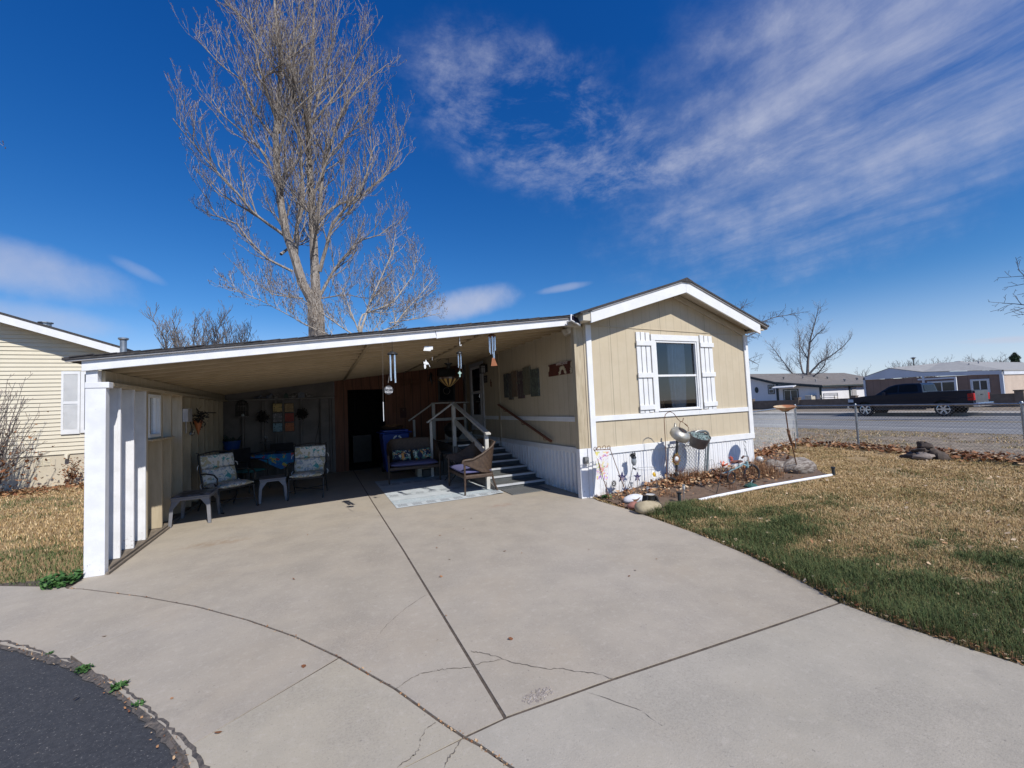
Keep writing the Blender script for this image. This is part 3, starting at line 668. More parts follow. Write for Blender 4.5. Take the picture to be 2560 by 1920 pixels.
mb = MB(); mb.box(-.0445, .034, .016, .10, .85, 3.0); part('batten', mb, M_TANPAINT, cp)
mb = MB(); mb.box(-.0395, .0345, -.010, .10, .0, .848); part('post_foot', mb, M_WHITE_OLD, cp)
# ------------------------------------------------------------------ trees
def rvec(q): 
    while True:
        v = Vector((q.uniform(-1, 1), q.uniform(-1, 1), q.uniform(-1, 1)))
        if .05 < v.length < 1: return v.normalized()
class Tree:
    def __init__(s, seed, sides=(7, 5, 4, 3, 3), tw=(.008, .0055)): s.q = random.Random(seed); s.b = MB(); s.bud = MB(); s.sides = sides; s.tw = MB(); s.tw_r, s.tw_min = tw
    def limb(s, pts, r0, r1, lvl, kids, klen, maxlvl, up=.35, start=.15, spread=.9, buds=0, rough=.06):
        """a tapering limb along pts with side shoots that fork again"""
        q = s.q; pts = [Vector(p) for p in pts]; L = sum((pts[i+1]-pts[i]).length for i in range(len(pts)-1))
        # resample with small kinks
        seg = max(3, min(14, int(L/.45)+2)) if lvl < 2 else (4 if lvl == 2 else 3); P = []; acc = [0]
        for i in range(len(pts)-1): acc.append(acc[-1]+(pts[i+1]-pts[i]).length)
        for k in range(seg+1):
            d = L*k/seg; i = max(j for j in range(len(acc)) if acc[j] <= d+1e-9); i = min(i, len(pts)-2)
            t = (d-acc[i])/max(1e-9, acc[i+1]-acc[i]); p = pts[i].lerp(pts[i+1], min(1, t))
            if 0 < k: p = p+rvec(q)*rough*L/seg*(1 if lvl else .4)
            P.append(p)
        rs = [r0+(r1-r0)*(k/seg)**.85 for k in range(seg+1)]
        (s.b if lvl < 3 else s.tw).tube(P, rs, s.sides[min(lvl, 4)], cap=False)
        if buds and lvl >= maxlvl-1:
            for k in range(1, seg+1):
                for _ in range(buds if k < seg else buds+1):
                    c = P[k]+rvec(q)*.05; z = q.uniform(.025, .05); d = rvec(q)*.013
                    s.bud.add([c+Vector((d.x, d.y, 0)), c+Vector((-d.y, d.x, .0)), c+Vector((-d.x, -d.y, 0)), c+Vector((0, 0, z)), c-Vector((0, 0, z))], [(0, 1, 3), (1, 2, 3), (2, 0, 3), (1, 0, 4), (2, 1, 4), (0, 2, 4)])
        if lvl >= maxlvl: return
        n = max(1, int(kids[min(lvl, len(kids)-1)]*L+q.random()))
        for k in range(n):
            t = start+(1-start)*(k+q.random())/n; d = t*seg; i = min(int(d), seg-1); p = P[i].lerp(P[i+1], d-i); tan = (P[i+1]-P[i]).normalized()
            o = rvec(q); o = (o-tan*o.dot(tan)); o = o.normalized() if o.length > .01 else Vector((1, 0, 0))
            dr = (tan*(1.15-spread*.5)+o*spread+Vector((0, 0, up))).normalized()
            ll = klen[min(lvl, len(klen)-1)]*q.uniform(.55, 1.15)*(1.05-.55*t)
            if lvl == 0: ll = max(ll, .8)
            mid = p+dr*ll*.5+rvec(q)*ll*.06; end = mid+(dr+Vector((0, 0, up*.9))).normalized()*ll*.5
            rr_ = rs[min(i, seg)]; ra = min(rr_*.62, s.tw_r+ll*.011); 
            s.limb([p, mid, end], ra, max(s.tw_min, ra*.3), lvl+1, kids, klen, maxlvl, up, .12, spread, buds, rough+.02)
    def done(s, name, label, cat, base, m_bark, m_twig=None, m_bud=None, group=None):
        t = thing(name, label, cat, base, 0, group)
        part('trunk', s.b, m_bark, t, smooth=True, fix=False)
        part('crown', s.tw, m_twig or m_bark, t, fix=False)
        if s.bud.v: part('buds', s.bud, m_bud, t, fix=False)
        return t
M_BARK = mat('pale_bark', (.37, .325, .28), (.17, .14, .115), 5, .9, bump=.8, bscale=26, stretch=(3, 3, .8), world=True)
M_TWIG = mat('pale_twig', (.47, .42, .36), (.31, .27, .23), 3, .9, world=True)
M_BUD = mat('brown_buds', (.075, .04, .025), (.12, .07, .035), 6, .8, world=True)
M_GREYTWIG = mat('grey_twig', (.20, .175, .16), (.14, .122, .112), 3, .9, world=True)
M_DARKTWIG = mat('dark_twig', (.075, .06, .055), (.11, .09, .08), 3, .9, world=True)
def lift(pts, y0, q, amp, slope=None):
    sl_ = q.uniform(-.45, .45) if slope is None else slope; out = []; d = 0
    for i, (x, z) in enumerate(pts):
        if i: d += math.hypot(x-pts[i-1][0], z-pts[i-1][1])
        out.append((x, y0+sl_*d, z))
    return out
T = Tree(11, tw=(.0075, .0048)); q = T.q
KW = dict(kids=(2.9, 2.7, 2.6), klen=(2.9, 1.25, .62), maxlvl=3, up=.62, buds=1, spread=.72)
T.limb([(-4.2, 16, -.1), (-4.28, 16, 3), (-4.31, 16, 5.65), (-4.36, 16, 7.0)], .46, .36, 0, (0.5,), (1.2,), 2)
def stem(pts, r0, r1, sl=None, y0=16): T.limb(lift(pts, y0, q, 0, sl), r0, r1, 0, **KW)
stem([(-4.4, 6.9), (-4.76, 7.4), (-5.18, 8.93), (-5.55, 10.31), (-5.79, 11.79), (-5.88, 13.61), (-5.9, 15.67), (-5.6, 18.36), (-5.85, 20.93), (-5.91, 23.58)], .235, .035, -.03)
stem([(-4.31, 6.9), (-4.36, 9.23), (-4.42, 11.29), (-4.5, 13.37), (-4.52, 15.48), (-4.43, 17.64), (-4.24, 20.42), (-4.11, 23.78)], .235, .035, .04)
LIMBS = [([(-5.6, 10.2), (-6.82, 10.92), (-7.47, 11.71), (-8.18, 12.36), (-8.95, 13.26), (-9.47, 13.91)], .095), ([(-5.32, 8.52), (-6.34, 9.01), (-7.08, 9.81), (-7.56, 10.52), (-8.35, 10.79), (-8.8, 11.76)], .08),
 ([(-4.24, 11.01), (-3.32, 12.1), (-2.23, 12.56), (-.96, 13.96), (-.16, 15.49), (-.34, 16.72)], .10), ([(-4.14, 8.63), (-3.54, 10.9), (-3.04, 11.61), (-2.23, 12.61), (-1.68, 14.26), (-1.84, 16.24)], .12),
 ([(-4.21, 7.28), (-3.48, 8.8), (-2.28, 10.43), (-1.25, 10.89), (-.27, 11.82)], .10), ([(-4.24, 10.8), (-3.86, 14.03), (-3.24, 16.12), (-2.92, 17.08), (-2.09, 18.54), (-.68, 20.11)], .13),
 ([(-4.34, 16.06), (-3.5, 17.36), (-2.69, 18.7), (-1.83, 20.67), (-1.46, 21.14)], .07), ([(-5.91, 12.58), (-6.45, 14.3), (-7.28, 15.12), (-8.16, 15.89), (-8.74, 16.9)], .085),
 ([(-5.84, 14.65), (-6.69, 15.88), (-7.34, 17.52), (-8.15, 17.98), (-9.12, 19.04)], .075), ([(-5.63, 17.83), (-6.4, 19.05), (-7.06, 20.28), (-7.97, 20.76), (-8.04, 21.76)], .06),
 ([(-5.18, 8.73), (-5.11, 10.68), (-4.82, 11.75), (-4.86, 14.87), (-5.18, 17.75), (-5.05, 20.14), (-5.11, 22.28)], .13), ([(-4.89, 7.24), (-6.19, 7.39), (-6.69, 7.89)], .05), ([(-4.17, 7.29), (-2.94, 7.48), (-1.85, 7.23)], .045),
 ([(-4.45, 12.2), (-3.6, 14.2), (-2.6, 15.4), (-1.5, 17.2)], .08), ([(-5.85, 14.0), (-5.2, 16.4), (-4.9, 18.8), (-4.6, 21.2)], .07), ([(-4.5, 15.5), (-3.9, 18.0), (-3.3, 20.5), (-3.0, 22.6)], .07), ([(-5.9, 16), (-6.6, 18.3), (-6.9, 20.6), (-7.1, 22.6)], .06)]
for pts, r in LIMBS: stem(pts, r*.8, .014)
for k in range(9):                            # limbs towards and away from the drive
    z0 = q.uniform(8.5, 17); x0 = -4.5 if k % 2 else -5.8; sy = -1 if k % 3 else 1
    T.limb([(x0, 16, z0), (x0+q.uniform(-.9, .9), 16+sy*1.3, z0+1.3), (x0+q.uniform(-1.5, 1.5), 16+sy*2.2, z0+3.0)], .07, .015, 0, **KW)
T.done('cottonwood_tree', 'tall bare cottonwood with pale bark and two main stems rising behind the carport roof', 'tree', (-4.2, 16, -.1), M_BARK, M_TWIG, M_BUD)
T = Tree(12); q = T.q; KW = dict(kids=(4.2, 4.0, 4.0), klen=(1.7, .8, .42), maxlvl=3, up=.5, buds=1)
T.limb([(-2.5, 14, -.1), (-2.5, 14, 3), (-2.51, 14, 5.6)], .12, .10, 0, (.4,), (1,), 2)
for pts, r in (([(-2.51, 5.3), (-1.98, 6.93), (-1.28, 8.48), (-.86, 9.53), (-.64, 10.59)], .06), ([(-2.6, 5.4), (-2.45, 6.12), (-.94, 6.9), (.2, 8.52), (.45, 9.9)], .05), ([(-2.4, 5.0), (-.97, 5.7), (-.26, 6.64), (.69, 7.74), (1.2, 8.4)], .05), ([(-2.5, 5.2), (-2.9, 6.3), (-3.2, 7.4)], .04), ([(-1.2, 5.8), (.3, 6.2), (1.5, 6.6)], .035), ([(-2.5, 5.0), (-3.4, 5.6), (-4.6, 6.5), (-5.6, 7.0)], .035), ([(-2.5, 4.6), (-4.4, 5.3), (-6.2, 6.2), (-7.2, 6.6)], .03), ([(-2.4, 4.8), (-1.6, 5.9), (-1.4, 7.2)], .03)): T.limb(lift(pts, 14, q, 0), r, .012, 0, **KW)
T.done('young_tree', 'slender young bare tree with brown buds right of the tall cottonwood', 'tree', (-2.5, 14, -.1), M_TWIG, M_TWIG, M_BUD)
def bare(seed, name, label, base, h, w, m, kids=(2.6, 2.6, 3.0), klen=None, stems=5, r=.22, fork=.25, up=.5, mt=None, group=None, tw=(.015, .012)):
    T = Tree(seed, (6, 4, 3, 3, 3), tw); q = T.q; b = Vector(base); klen = klen or (h*.22, h*.11, h*.06)
    T.limb([b, b+Vector((0, 0, h*fork*.5)), b+Vector((0, 0, h*fork))], r, r*.8, 0, (.01,), (1,), 0)
    for k in range(stems):
        a = 6.283*(k+q.random()*.6)/stems; s_ = w*q.uniform(.5, 1)*(.35 if k == 0 else 1); hh = h*q.uniform(.78, 1)*(1 if k == 0 else .92)
        p0 = b+Vector((0, 0, h*fork*q.uniform(.75, 1))); e = b+Vector((math.cos(a)*s_, math.sin(a)*s_, hh)); m1 = p0.lerp(e, .35)+Vector((math.cos(a), math.sin(a), -.25))*s_*.12
        T.limb([p0, m1, p0.lerp(e, .7)+Vector((0, 0, h*.03)), e], r*.32, .012+h*.0006, 0, kids, klen, 3, up)
    return T.done(name, label, 'tree', base, m, mt or m, group=group)
# bare tree beyond the white house, its limbs laid out as they stand
T = Tree(31, (6, 5, 4, 3, 3), (.011, .008)); q = T.q; KW = dict(kids=(2.6, 2.8, 3.0), klen=(2.3, 1.15, .6), maxlvl=3, up=.45)
T.limb([(58, 29.6, 0), (58, 29.55, 2.5), (58, 29.5, 4.4)], .42, .32, 0, (.01,), (1,), 0)
for pts, r in (([(29.5, 4.2), (29.23, 6.18), (28.67, 8.92), (28.02, 10.68), (27.38, 12.4), (27.06, 13.26)], .22), ([(29.4, 4.1), (28.23, 5.69), (26.82, 6.62), (25.78, 7.56), (24.92, 8.67)], .17), ([(29.6, 3.9), (30.26, 4.6), (30.68, 6.16), (30.89, 8.31), (31.17, 9.52)], .15), ([(29.7, 3.0), (31.36, 4.58), (32.0, 6.11), (32.84, 7.8), (33.44, 9.09)], .12), ([(29.3, 3.5), (27.82, 4.36), (26.93, 5.18), (26.34, 6.56), (26.07, 7.96)], .1), ([(28.7, 8.7), (27.6, 9.6), (26.4, 10.2)], .08), ([(29.2, 6.2), (30.0, 8.4), (29.9, 10.6)], .08)):
    sl_ = q.uniform(-.4, .4); o = []; d = 0
    for i, (yy, z) in enumerate(pts):
        if i: d += math.hypot(yy-pts[i-1][0], z-pts[i-1][1])
        o.append((58+sl_*d, yy, z))
    T.limb(o, r, .03, 0, **KW)
T.done('bare_tree', 'bare grey tree with a spreading crown behind the white house across the road', 'tree', (58, 29.6, 0), M_GREYTWIG, M_TWIG)
# tree mostly hidden behind the home, twigs showing past its right eave
T = Tree(32, (6, 5, 4, 3, 3), (.012, .010)); q = T.q; KW = dict(kids=(2.6, 3.0, 3), klen=(1.5, .75, .4), maxlvl=3, up=.15)
T.limb([(28.2, 20, 0), (28.2, 20, 3.6)], .36, .3, 0, (.01,), (1,), 0)
for pts, r in (([(28.2, 3.4), (30.0, 5.2), (31.64, 6.45), (33.03, 7.12), (34.65, 7.69), (36.1, 8.01)], .12), ([(28.2, 3.5), (29.5, 6.8), (31.2, 8.9), (32.9, 9.43), (33.96, 10.26), (35.3, 10.9)], .14), ([(29.6, 6.5), (31.85, 8.0), (33.78, 8.69), (35.18, 8.89), (36.4, 9.09)], .09), ([(28.2, 3), (30.2, 4.6), (31.54, 5.3), (32.85, 5.45), (33.75, 4.95)], .09), ([(28.2, 3.5), (27.6, 7), (28, 10.4)], .13), ([(28.1, 3.4), (26, 6), (25, 8.5)], .12), ([(30, 5.2), (31.5, 5.0), (32.3, 4.4)], .06)): T.limb(lift(pts, 20, q, 0), r, .014, 0, **KW)
T.done('leaning_tree', 'dark twigged bare tree showing past the right eave of the tan home', 'tree', (28.2, 20, 0), M_DARKTWIG, M_DARKTWIG)
# right edge of the view
T = Tree(33, (6, 5, 4, 3, 3), (.009, .008)); q = T.q; KW = dict(kids=(3.2, 3.2, 3), klen=(.85, .42, .22), maxlvl=3, up=.05)
T.limb([(25.5, -2.2, 0), (25.5, -2.1, 3.2)], .26, .22, 0, (.01,), (1,), 0)
for o in ([(25.5, -2.1, 3.1), (25.3, -1.0, 4.0), (25, .3, 4.9), (25, 1.2, 5.25), (24.9, 1.75, 5.45)], [(25.5, -2.1, 3.0), (25.2, -.6, 4.2), (25, .6, 4.72), (25, 1.25, 4.8)], [(25.5, -2.1, 3.1), (25.4, -.4, 5.2), (25.1, .8, 6.1), (25, 1.2, 6.9)], [(25.4, -1.2, 4.3), (25.2, .4, 5.5), (25, 1.0, 6.2)], [(25.5, -2.1, 3.2), (25.6, -2.4, 6.5), (25.2, -2, 9)]): T.limb(o, .085, .012, 0, **KW)
T.done('street_tree', 'dark bare tree whose twigs reach in at the right side beyond the fence', 'tree', (25.5, -2.2, 0), M_DARKTWIG, M_DARKTWIG)
# left edge of the view
T = Tree(34, (6, 5, 4, 3, 3)); q = T.q; DX = -1.05; KW = dict(kids=(4, 4.5, 4), klen=(.8, .4, .2), maxlvl=3, up=.1, buds=1)
T.limb([(-16.5, 8, 0), (-16.4, 8, 5), (-15.9, 8, 7.6)], .3, .16, 0, (.3,), (1.2,), 2)
for o in [[(x+DX, y, z) for x, y, z in o_] for o_ in ([(-15.2, 8, 6.6), (-13.2, 8, 8.3), (-11.9, 8, 8.8), (-11.1, 8, 9.0)], [(-15.2, 8, 6.8), (-13, 7.8, 8.0), (-11.4, 7.9, 8.55)], [(-14.9, 8, 7.4), (-13.2, 8.2, 9.2), (-11.6, 8, 9.5)], [(-14.9, 8, 7.5), (-15.3, 8, 10), (-15, 8, 12)])]: T.limb(o, .07, .012, 0, **KW)
T.done('neighbouring_tree', 'bare tree beside the cream house, only its budded twigs reaching in at the left', 'tree', (-16.5, 8, 0), M_TWIG, M_TWIG, M_BUD)
bare(41, 'rounded_tree', 'rounded bare tree standing beyond the carport roof, left of the cottonwood', (-12.4, 30, 0), 10.2, 2.6, M_GREYTWIG, stems=14, r=.22, fork=.35, up=.7, kids=(3.6, 3.6, 3), klen=(1.5, .8, .45))
bare(42, 'rounded_tree', 'low bare tree beside the tall cottonwood trunk, above the carport roof', (-9.6, 29, 0), 8.9, 2.0, M_GREYTWIG, stems=11, r=.2, fork=.4, up=.7, kids=(3.4, 3.4, 3), klen=(1.4, .7, .4))
bare(43, 'distant_tree', 'wide bare tree beyond the brown house roof, by the street lamp', (70, 22.2, 0), 5.5, 3.4, M_GREYTWIG, stems=16, r=.28, fork=.38, kids=(3, 3, 2.4), klen=(1.4, .8, .45))
bare(44, 'distant_tree', 'wide bare tree beyond the brown house roof, left of the dark pine', (80, 18.9, 0), 5.7, 3.4, M_GREYTWIG, stems=16, r=.28, fork=.38, kids=(3, 3, 2.4), klen=(1.4, .8, .45))
bare(45, 'distant_tree', 'small thin bare tree in the gap between the white and the brown house', (70, 28.6, 0), 5.4, 1.3, M_GREYTWIG, stems=5, r=.14, fork=.5, kids=(1.8, 2, 2), klen=(.9, .5, .3))
pt = thing('pine_tree', 'dark green pine beyond the far right end of the brown house', 'tree', (80, 16.0, 0))
mb = MB(); mb.tube([(80, 16, 0), (80, 16, 5.2)], [.18, .03], 6); part('trunk', mb, M_DARKTWIG, pt)
mb = MB(); rr = random.Random(8)
for k in range(3000):
    z = 2.4+3.3*rr.random()**.8; R_ = (5.8-z)*.85*(.75+.35*math.sin(z*5)); a = rr.uniform(0, 6.28); d = R_*rr.random()**.5
    c = Vector((80+math.cos(a)*d, 16+math.sin(a)*d, z-.25*d)); v = rvec(rr)*.17; w = rvec(rr)*.06; mb.face(c-v, c+w, c+v+Vector((0, 0, .08)))
part('crown', mb, mat('pine_needles', (.022, .045, .024), (.04, .07, .03), 3, .9, world=True), pt, fix=False)
# ------------------------------------------------------------------ across the road
M_BLOCK = mat('brown_block_wall', (.20, .155, .12), (.155, .12, .09), 2.2, .9, bump=.4, bscale=20, world=True)
bw = thing('block_wall', 'long low brown block wall with pillars behind the far pavement', 'wall', (38, 14, 0))
mb = MB(); mb.box(38, 38.2, -45, 110, -.05, 1.0); part('wall', mb, M_BLOCK, bw)
for k in range(-6, 14):
    y = 14.45+4.75*k; mb = MB(); mb.box(37.9, 38.3, y-.2, y+.2, -.05, 1.16); mb.box(37.86, 38.34, y-.24, y+.24, 1.16, 1.23); part('pillar', mb, M_BLOCK, bw)
M_WH = mat('white_house_siding', (.78, .77, .78), (.72, .71, .72), 1, .7); M_GRN = mat('dark_green_trim', (.022, .034, .036), (.03, .042, .042), 3, .6)
M_BROOF = mat('brown_grey_shingles', (.155, .135, .12), (.20, .18, .16), 2.5, .95, bump=.4, bscale=8, world=True)
M_WINB = mat('dark_window_glass', (.03, .035, .04), (.05, .055, .06), 1, .12)
wh = thing('white_house', 'white house with brown shingle roof, dark green trim and an oval window across the road', 'house', (50, 27, 0))
mb = MB(); yr, zr = 30.5, 4.36
mb.add([(46, 21.4, 0), (46, 39.6, 0), (46, 39.6, 2.42), (46, yr, 4.28), (46, 26.2, 3.02), (46, 21.4, 2.36), (68, 21.4, 0), (68, 39.6, 0), (68, 39.6, 2.42), (68, yr, 4.28), (68, 26.2, 3.02), (68, 21.4, 2.36)], [(0, 1, 2, 3, 4, 5), (6, 11, 10, 9, 8, 7), (0, 5, 11, 6), (1, 7, 8, 2)])
part('wall', mb, M_WH, wh)
mb = MB()
for (ya, za, yb_, zb_) in ((20.95, 2.33, 26.2, 3.06), (26.2, 3.06, yr, zr), (yr, zr, 40, 2.38)):
    mb.add([(x, y, z+dz) for x in (45.55, 69) for (y, z) in ((ya, za), (yb_, zb_)) for dz in (0, .09)], [(0, 1, 3, 2), (4, 6, 7, 5), (0, 4, 5, 1), (2, 3, 7, 6), (0, 2, 6, 4), (1, 5, 7, 3)])
wr = part('roof', mb, M_BROOF, wh)
M_VENT = mat('dark_roof_vent', (.06, .06, .06), (.3, .3, .3), 1, .7, world=True)
for (x, y, w) in ((49, 27.2, .12), (51, 24.6, .1), (53.5, 27.5, .12), (56, 24.0, .16), (58, 27, .14), (60, 23.8, .16), (62, 25.5, .2)):
    z = 3.06+(y-26.2)*.27 if y > 26.2 else 2.33+(y-20.95)*.139; mb = MB(); mb.lathe((x, y, z), [(w*.6, 0), (w*.6, .3), (w, .32), (w*.9, .42), (0.001, .46)], 8); part('roof_vent', mb, M_VENT, wr)
mb = MB(); mb.box(63, 63.7, 22.3, 22.9, 2.5, 3.15); part('roof_vent', mb, M_VENT, wr)
mb = MB()
for (ya, za, yb_, zb_) in ((20.93, 2.22, 26.2, 2.95), (26.2, 2.95, yr, 4.25), (yr, 4.25, 40, 2.27)): mb.beam((45.55, ya, za), (45.55, yb_, zb_), .06, .20)
mb.box(45.6, 69, 20.93, 21.0, 2.2, 2.36); mb.box(45.93, 46.0, 26.05, 26.3, 0, 2.98); mb.box(45.93, 46.06, 21.33, 21.5, 0, 2.3); mb.box(51.45, 51.7, 21.3, 21.4, 0, 2.3)
part('trim', mb, M_GRN, wh)
def house_window(parent, face, a0, a1, z0, z1, x, trim, mull=1, sash=False):
    mb = MB(); t = .10
    f = (lambda A, B, C, D, o: mb.box(x-o, x-.001, A, B, C, D))
    for A, B, C, D in ((a0-t, a0, z0-t, z1+t), (a1, a1+t, z0-t, z1+t), (a0, a1, z1, z1+t), (a0, a1, z0-t, z0)): f(A, B, C, D, .05)
    o = part('window', mb, trim, parent)
    mb = MB()
    if mull:
        for k in range(1, mull+1): c = a0+(a1-a0)*k/(mull+1); mb.box(x-.045, x-.02, c-.035, c+.035, z0, z1)
    if sash: mb.box(x-.045, x-.02, a0, a1, (z0+z1)/2-.04, (z0+z1)/2+.04)
    for A, B, C, D in ((a0, a0+.05, z0, z1), (a1-.05, a1, z0, z1), (a0+.05, a1-.05, z1-.05, z1), (a0+.05, a1-.05, z0, z0+.05)): mb.box(x-.04, x-.01, A, B, C, D)
    part('frame', mb, M_WHITE, o)
    mb = MB(); mb.box(x-.015, x-.003, a0+.05, a1-.05, z0+.05, z1-.05); part('pane', mb, M_WINB, o)
    return o
house_window(wh, 0, 26.62, 27.22, 1.78, 2.70, 46, M_GRN, 0, True)
mb = MB(); mb.lathe((45.985, 28.8, 2.27), [(.001, 0), (.33, 0), (.33, .03)], 20, Matrix(((0, 0, -1), (.72, 0, 0), (0, 1.15, 0)))); part('oval_window', mb, M_GRN, wh)
house_window(wh, 0, 23.85, 25.4, .3, 2.05, 46, M_GRN, 1)
mb = MB(); mb.prism([(45.99, 2.62), (45.99, 2.72), (44.9, 2.42), (44.9, 2.34)], lambda u, v, t: (u, 23.66+t, v), 0, 2.5); part('awning', mb, M_SKIRT, wh)
mb = MB(); mb.box(45.1, 45.9, 21.9, 22.6, 0, 1.36); part('cooling_unit', mb, M_SOFFIT, wh, bevel=.04)
mb = MB(); mb.box(52, 52.9, 21.33, 21.39, 0, 2.1); part('side_door', mb, M_DRIP, wh)
mb = MB(); mb.box(55.2, 56.1, 21.33, 21.39, .2, 1.9); part('side_window', mb, M_WINB, wh)
gb = thing('garden_bench', 'weathered wooden garden bench outside the white house', 'bench', (45.2, 20.2, 0))
mb = MB(); mb.box(44.9, 45.5, 19.5, 20.9, 1.0, 1.06); part('seat', mb, M_SOFFIT, gb)
mb = MB()
for z in (1.2, 1.32, 1.44): mb.box(45.48, 45.53, 19.5, 20.9, z, z+.06)
part('backrest', mb, M_SOFFIT, gb)
for y in (19.5, 20.84):
    mb = MB(); mb.box(44.9, 44.96, y, y+.06, 0, 1.3); mb.box(45.47, 45.53, y, y+.06, 0, 1.5); part('leg', mb, M_SOFFIT, gb)
M_BRN = mat('brown_house_siding', (.265, .175, .135), (.235, .155, .118), 1.2, .8, extra=siding_extra(.61, None, 0, .75, .5, .03)); M_GW = mat('grey_white_gable', (.66, .68, .72), (.6, .62, .66), 1, .7)
M_TANL = mat('pale_tan_siding', (.56, .45, .36), (.5, .4, .32), 1, .8); M_GROOF = mat('light_grey_shingles', (.34, .335, .32), (.28, .275, .265), 3, .95, bump=.4, bscale=8, world=True)
bh = thing('brown_house', 'brown house with pale grey gable, sliding door and light grey roof behind the pickup', 'house', (50, 12.5, 0))
mb = MB(); mb.add([(46, 7.86, 0), (46, 17.26, 0), (46, 17.26, 2.68), (46, 7.86, 2.5), (64, 7.86, 0), (64, 17.26, 0), (64, 17.26, 2.68), (64, 7.86, 2.5)], [(0, 1, 2, 3), (4, 7, 6, 5), (1, 5, 6, 2)]); part('wall', mb, M_BRN, bh)
mb = MB(); mb.face((46, 7.86, 0), (64, 7.86, 0), (64, 7.86, 2.5), (46, 7.86, 2.5)); mb.box(46.15, 64, 7.80, 7.855, 0, 2.5); part('end_wall', mb, M_TANL, bh)
mb = MB(); mb.prism([(17.3, 2.68), (17.3, 2.96), (15.1, 3.66), (12.68, 3.05), (7.82, 2.78), (7.82, 2.45), (12.68, 2.68)], lambda u, v, t: (45.9+t, u, v), 0, .09)
mb.box(45.9, 46, 17.18, 17.32, 0, 2.9); mb.box(45.9, 46, 12.62, 12.78, 0, 2.68); mb.box(45.88, 46.04, 7.78, 7.98, 0, 2.46); mb.box(46.0, 64, 7.72, 7.80, 2.42, 2.74)
mb.box(44.9, 45.02, 10.2, 12.7, 2.32, 2.46); mb.box(44.9, 45.05, 10.2, 10.32, 0, 2.32); part('gable', mb, M_GW, bh)
mb = MB(); mb.face((45.85, 17.35, 2.97), (45.85, 15.1, 3.70), (62, 15.1, 3.70), (62, 17.35, 2.97)); mb.face((45.85, 15.1, 3.70), (45.85, 12.68, 3.09), (50.5, 12.68, 3.5), (62, 15.1, 3.70))
mb.face((45.85, 12.68, 3.09), (45.85, 7.7, 2.8), (55, 7.7, 3.75), (55, 14.2, 4.02), (50.2, 14.0, 3.55)); mb.face((45.85, 7.7, 2.8), (45.85, 7.7, 2.76), (64, 7.7, 2.76), (64, 7.7, 2.8)); mb.face((55, 7.7, 3.75), (55, 16, 4.0), (66, 16, 2.8), (66, 7.7, 2.8))
mb = MB(); mb.face((45.85, 17.35, 2.97), (45.85, 15.1, 3.70), (62, 15.1, 3.9), (62, 17.35, 2.97)); mb.face((45.85, 15.1, 3.70), (45.85, 12.68, 3.09), (51, 13.2, 4.0), (62, 15.1, 3.9)); mb.face((45.85, 12.68, 3.09), (45.85, 7.7, 2.8), (51, 12.0, 3.98), (51, 13.2, 4.0)); mb.face((45.85, 7.7, 2.8), (66, 7.7, 2.8), (66, 12, 3.98), (51, 12, 3.98)); mb.face((51, 12, 3.98), (66, 12, 3.98), (66, 16, 3.2), (62, 15.1, 3.9), (51, 13.2, 4.0)); mb.box(45.84, 66, 7.68, 7.72, 2.72, 2.80)
br = part('roof', mb, M_GROOF, bh, fix=False)
mb = MB(); mb.box(51, 52.2, 11.6, 12.4, 3.4, 3.62); mb.lathe((51.5, 12.1, 3.6), [(.15, 0), (.15, .3), (.3, .32), (.3, .42), (.02, .46)], 8); part('roof_vent', mb, M_DRIP, br)
for x, y, z in ((52, 10.9, 3.4), (49, 10.6, 3.1)): mb = MB(); mb.tube([(x, y, z), (x, y, z+.55)], .07, 6); part('vent_pipe', mb, M_DRIP, br)
house_window(bh, 0, 8.68, 9.6, 1.12, 2.06, 46, M_GW, 1); house_window(bh, 0, 10.65, 12.35, .25, 2.08, 46, M_GW, 1)
lp = thing('street_lamp', 'slim street lamp with a small lantern head above the brown house roof', 'street lamp', (70, 22.55, 0))
mb = MB(); mb.tube([(70, 22.55, 0), (70, 22.55, 5.5)], [.09, .06], 6); part('pole', mb, M_BLKMETAL, lp)
mb = MB(); mb.lathe((70, 22.55, 5.45), [(.06, 0), (.22, .3), (.36, .34), (.05, .46)], 8); part('lantern', mb, M_GALV, lp)
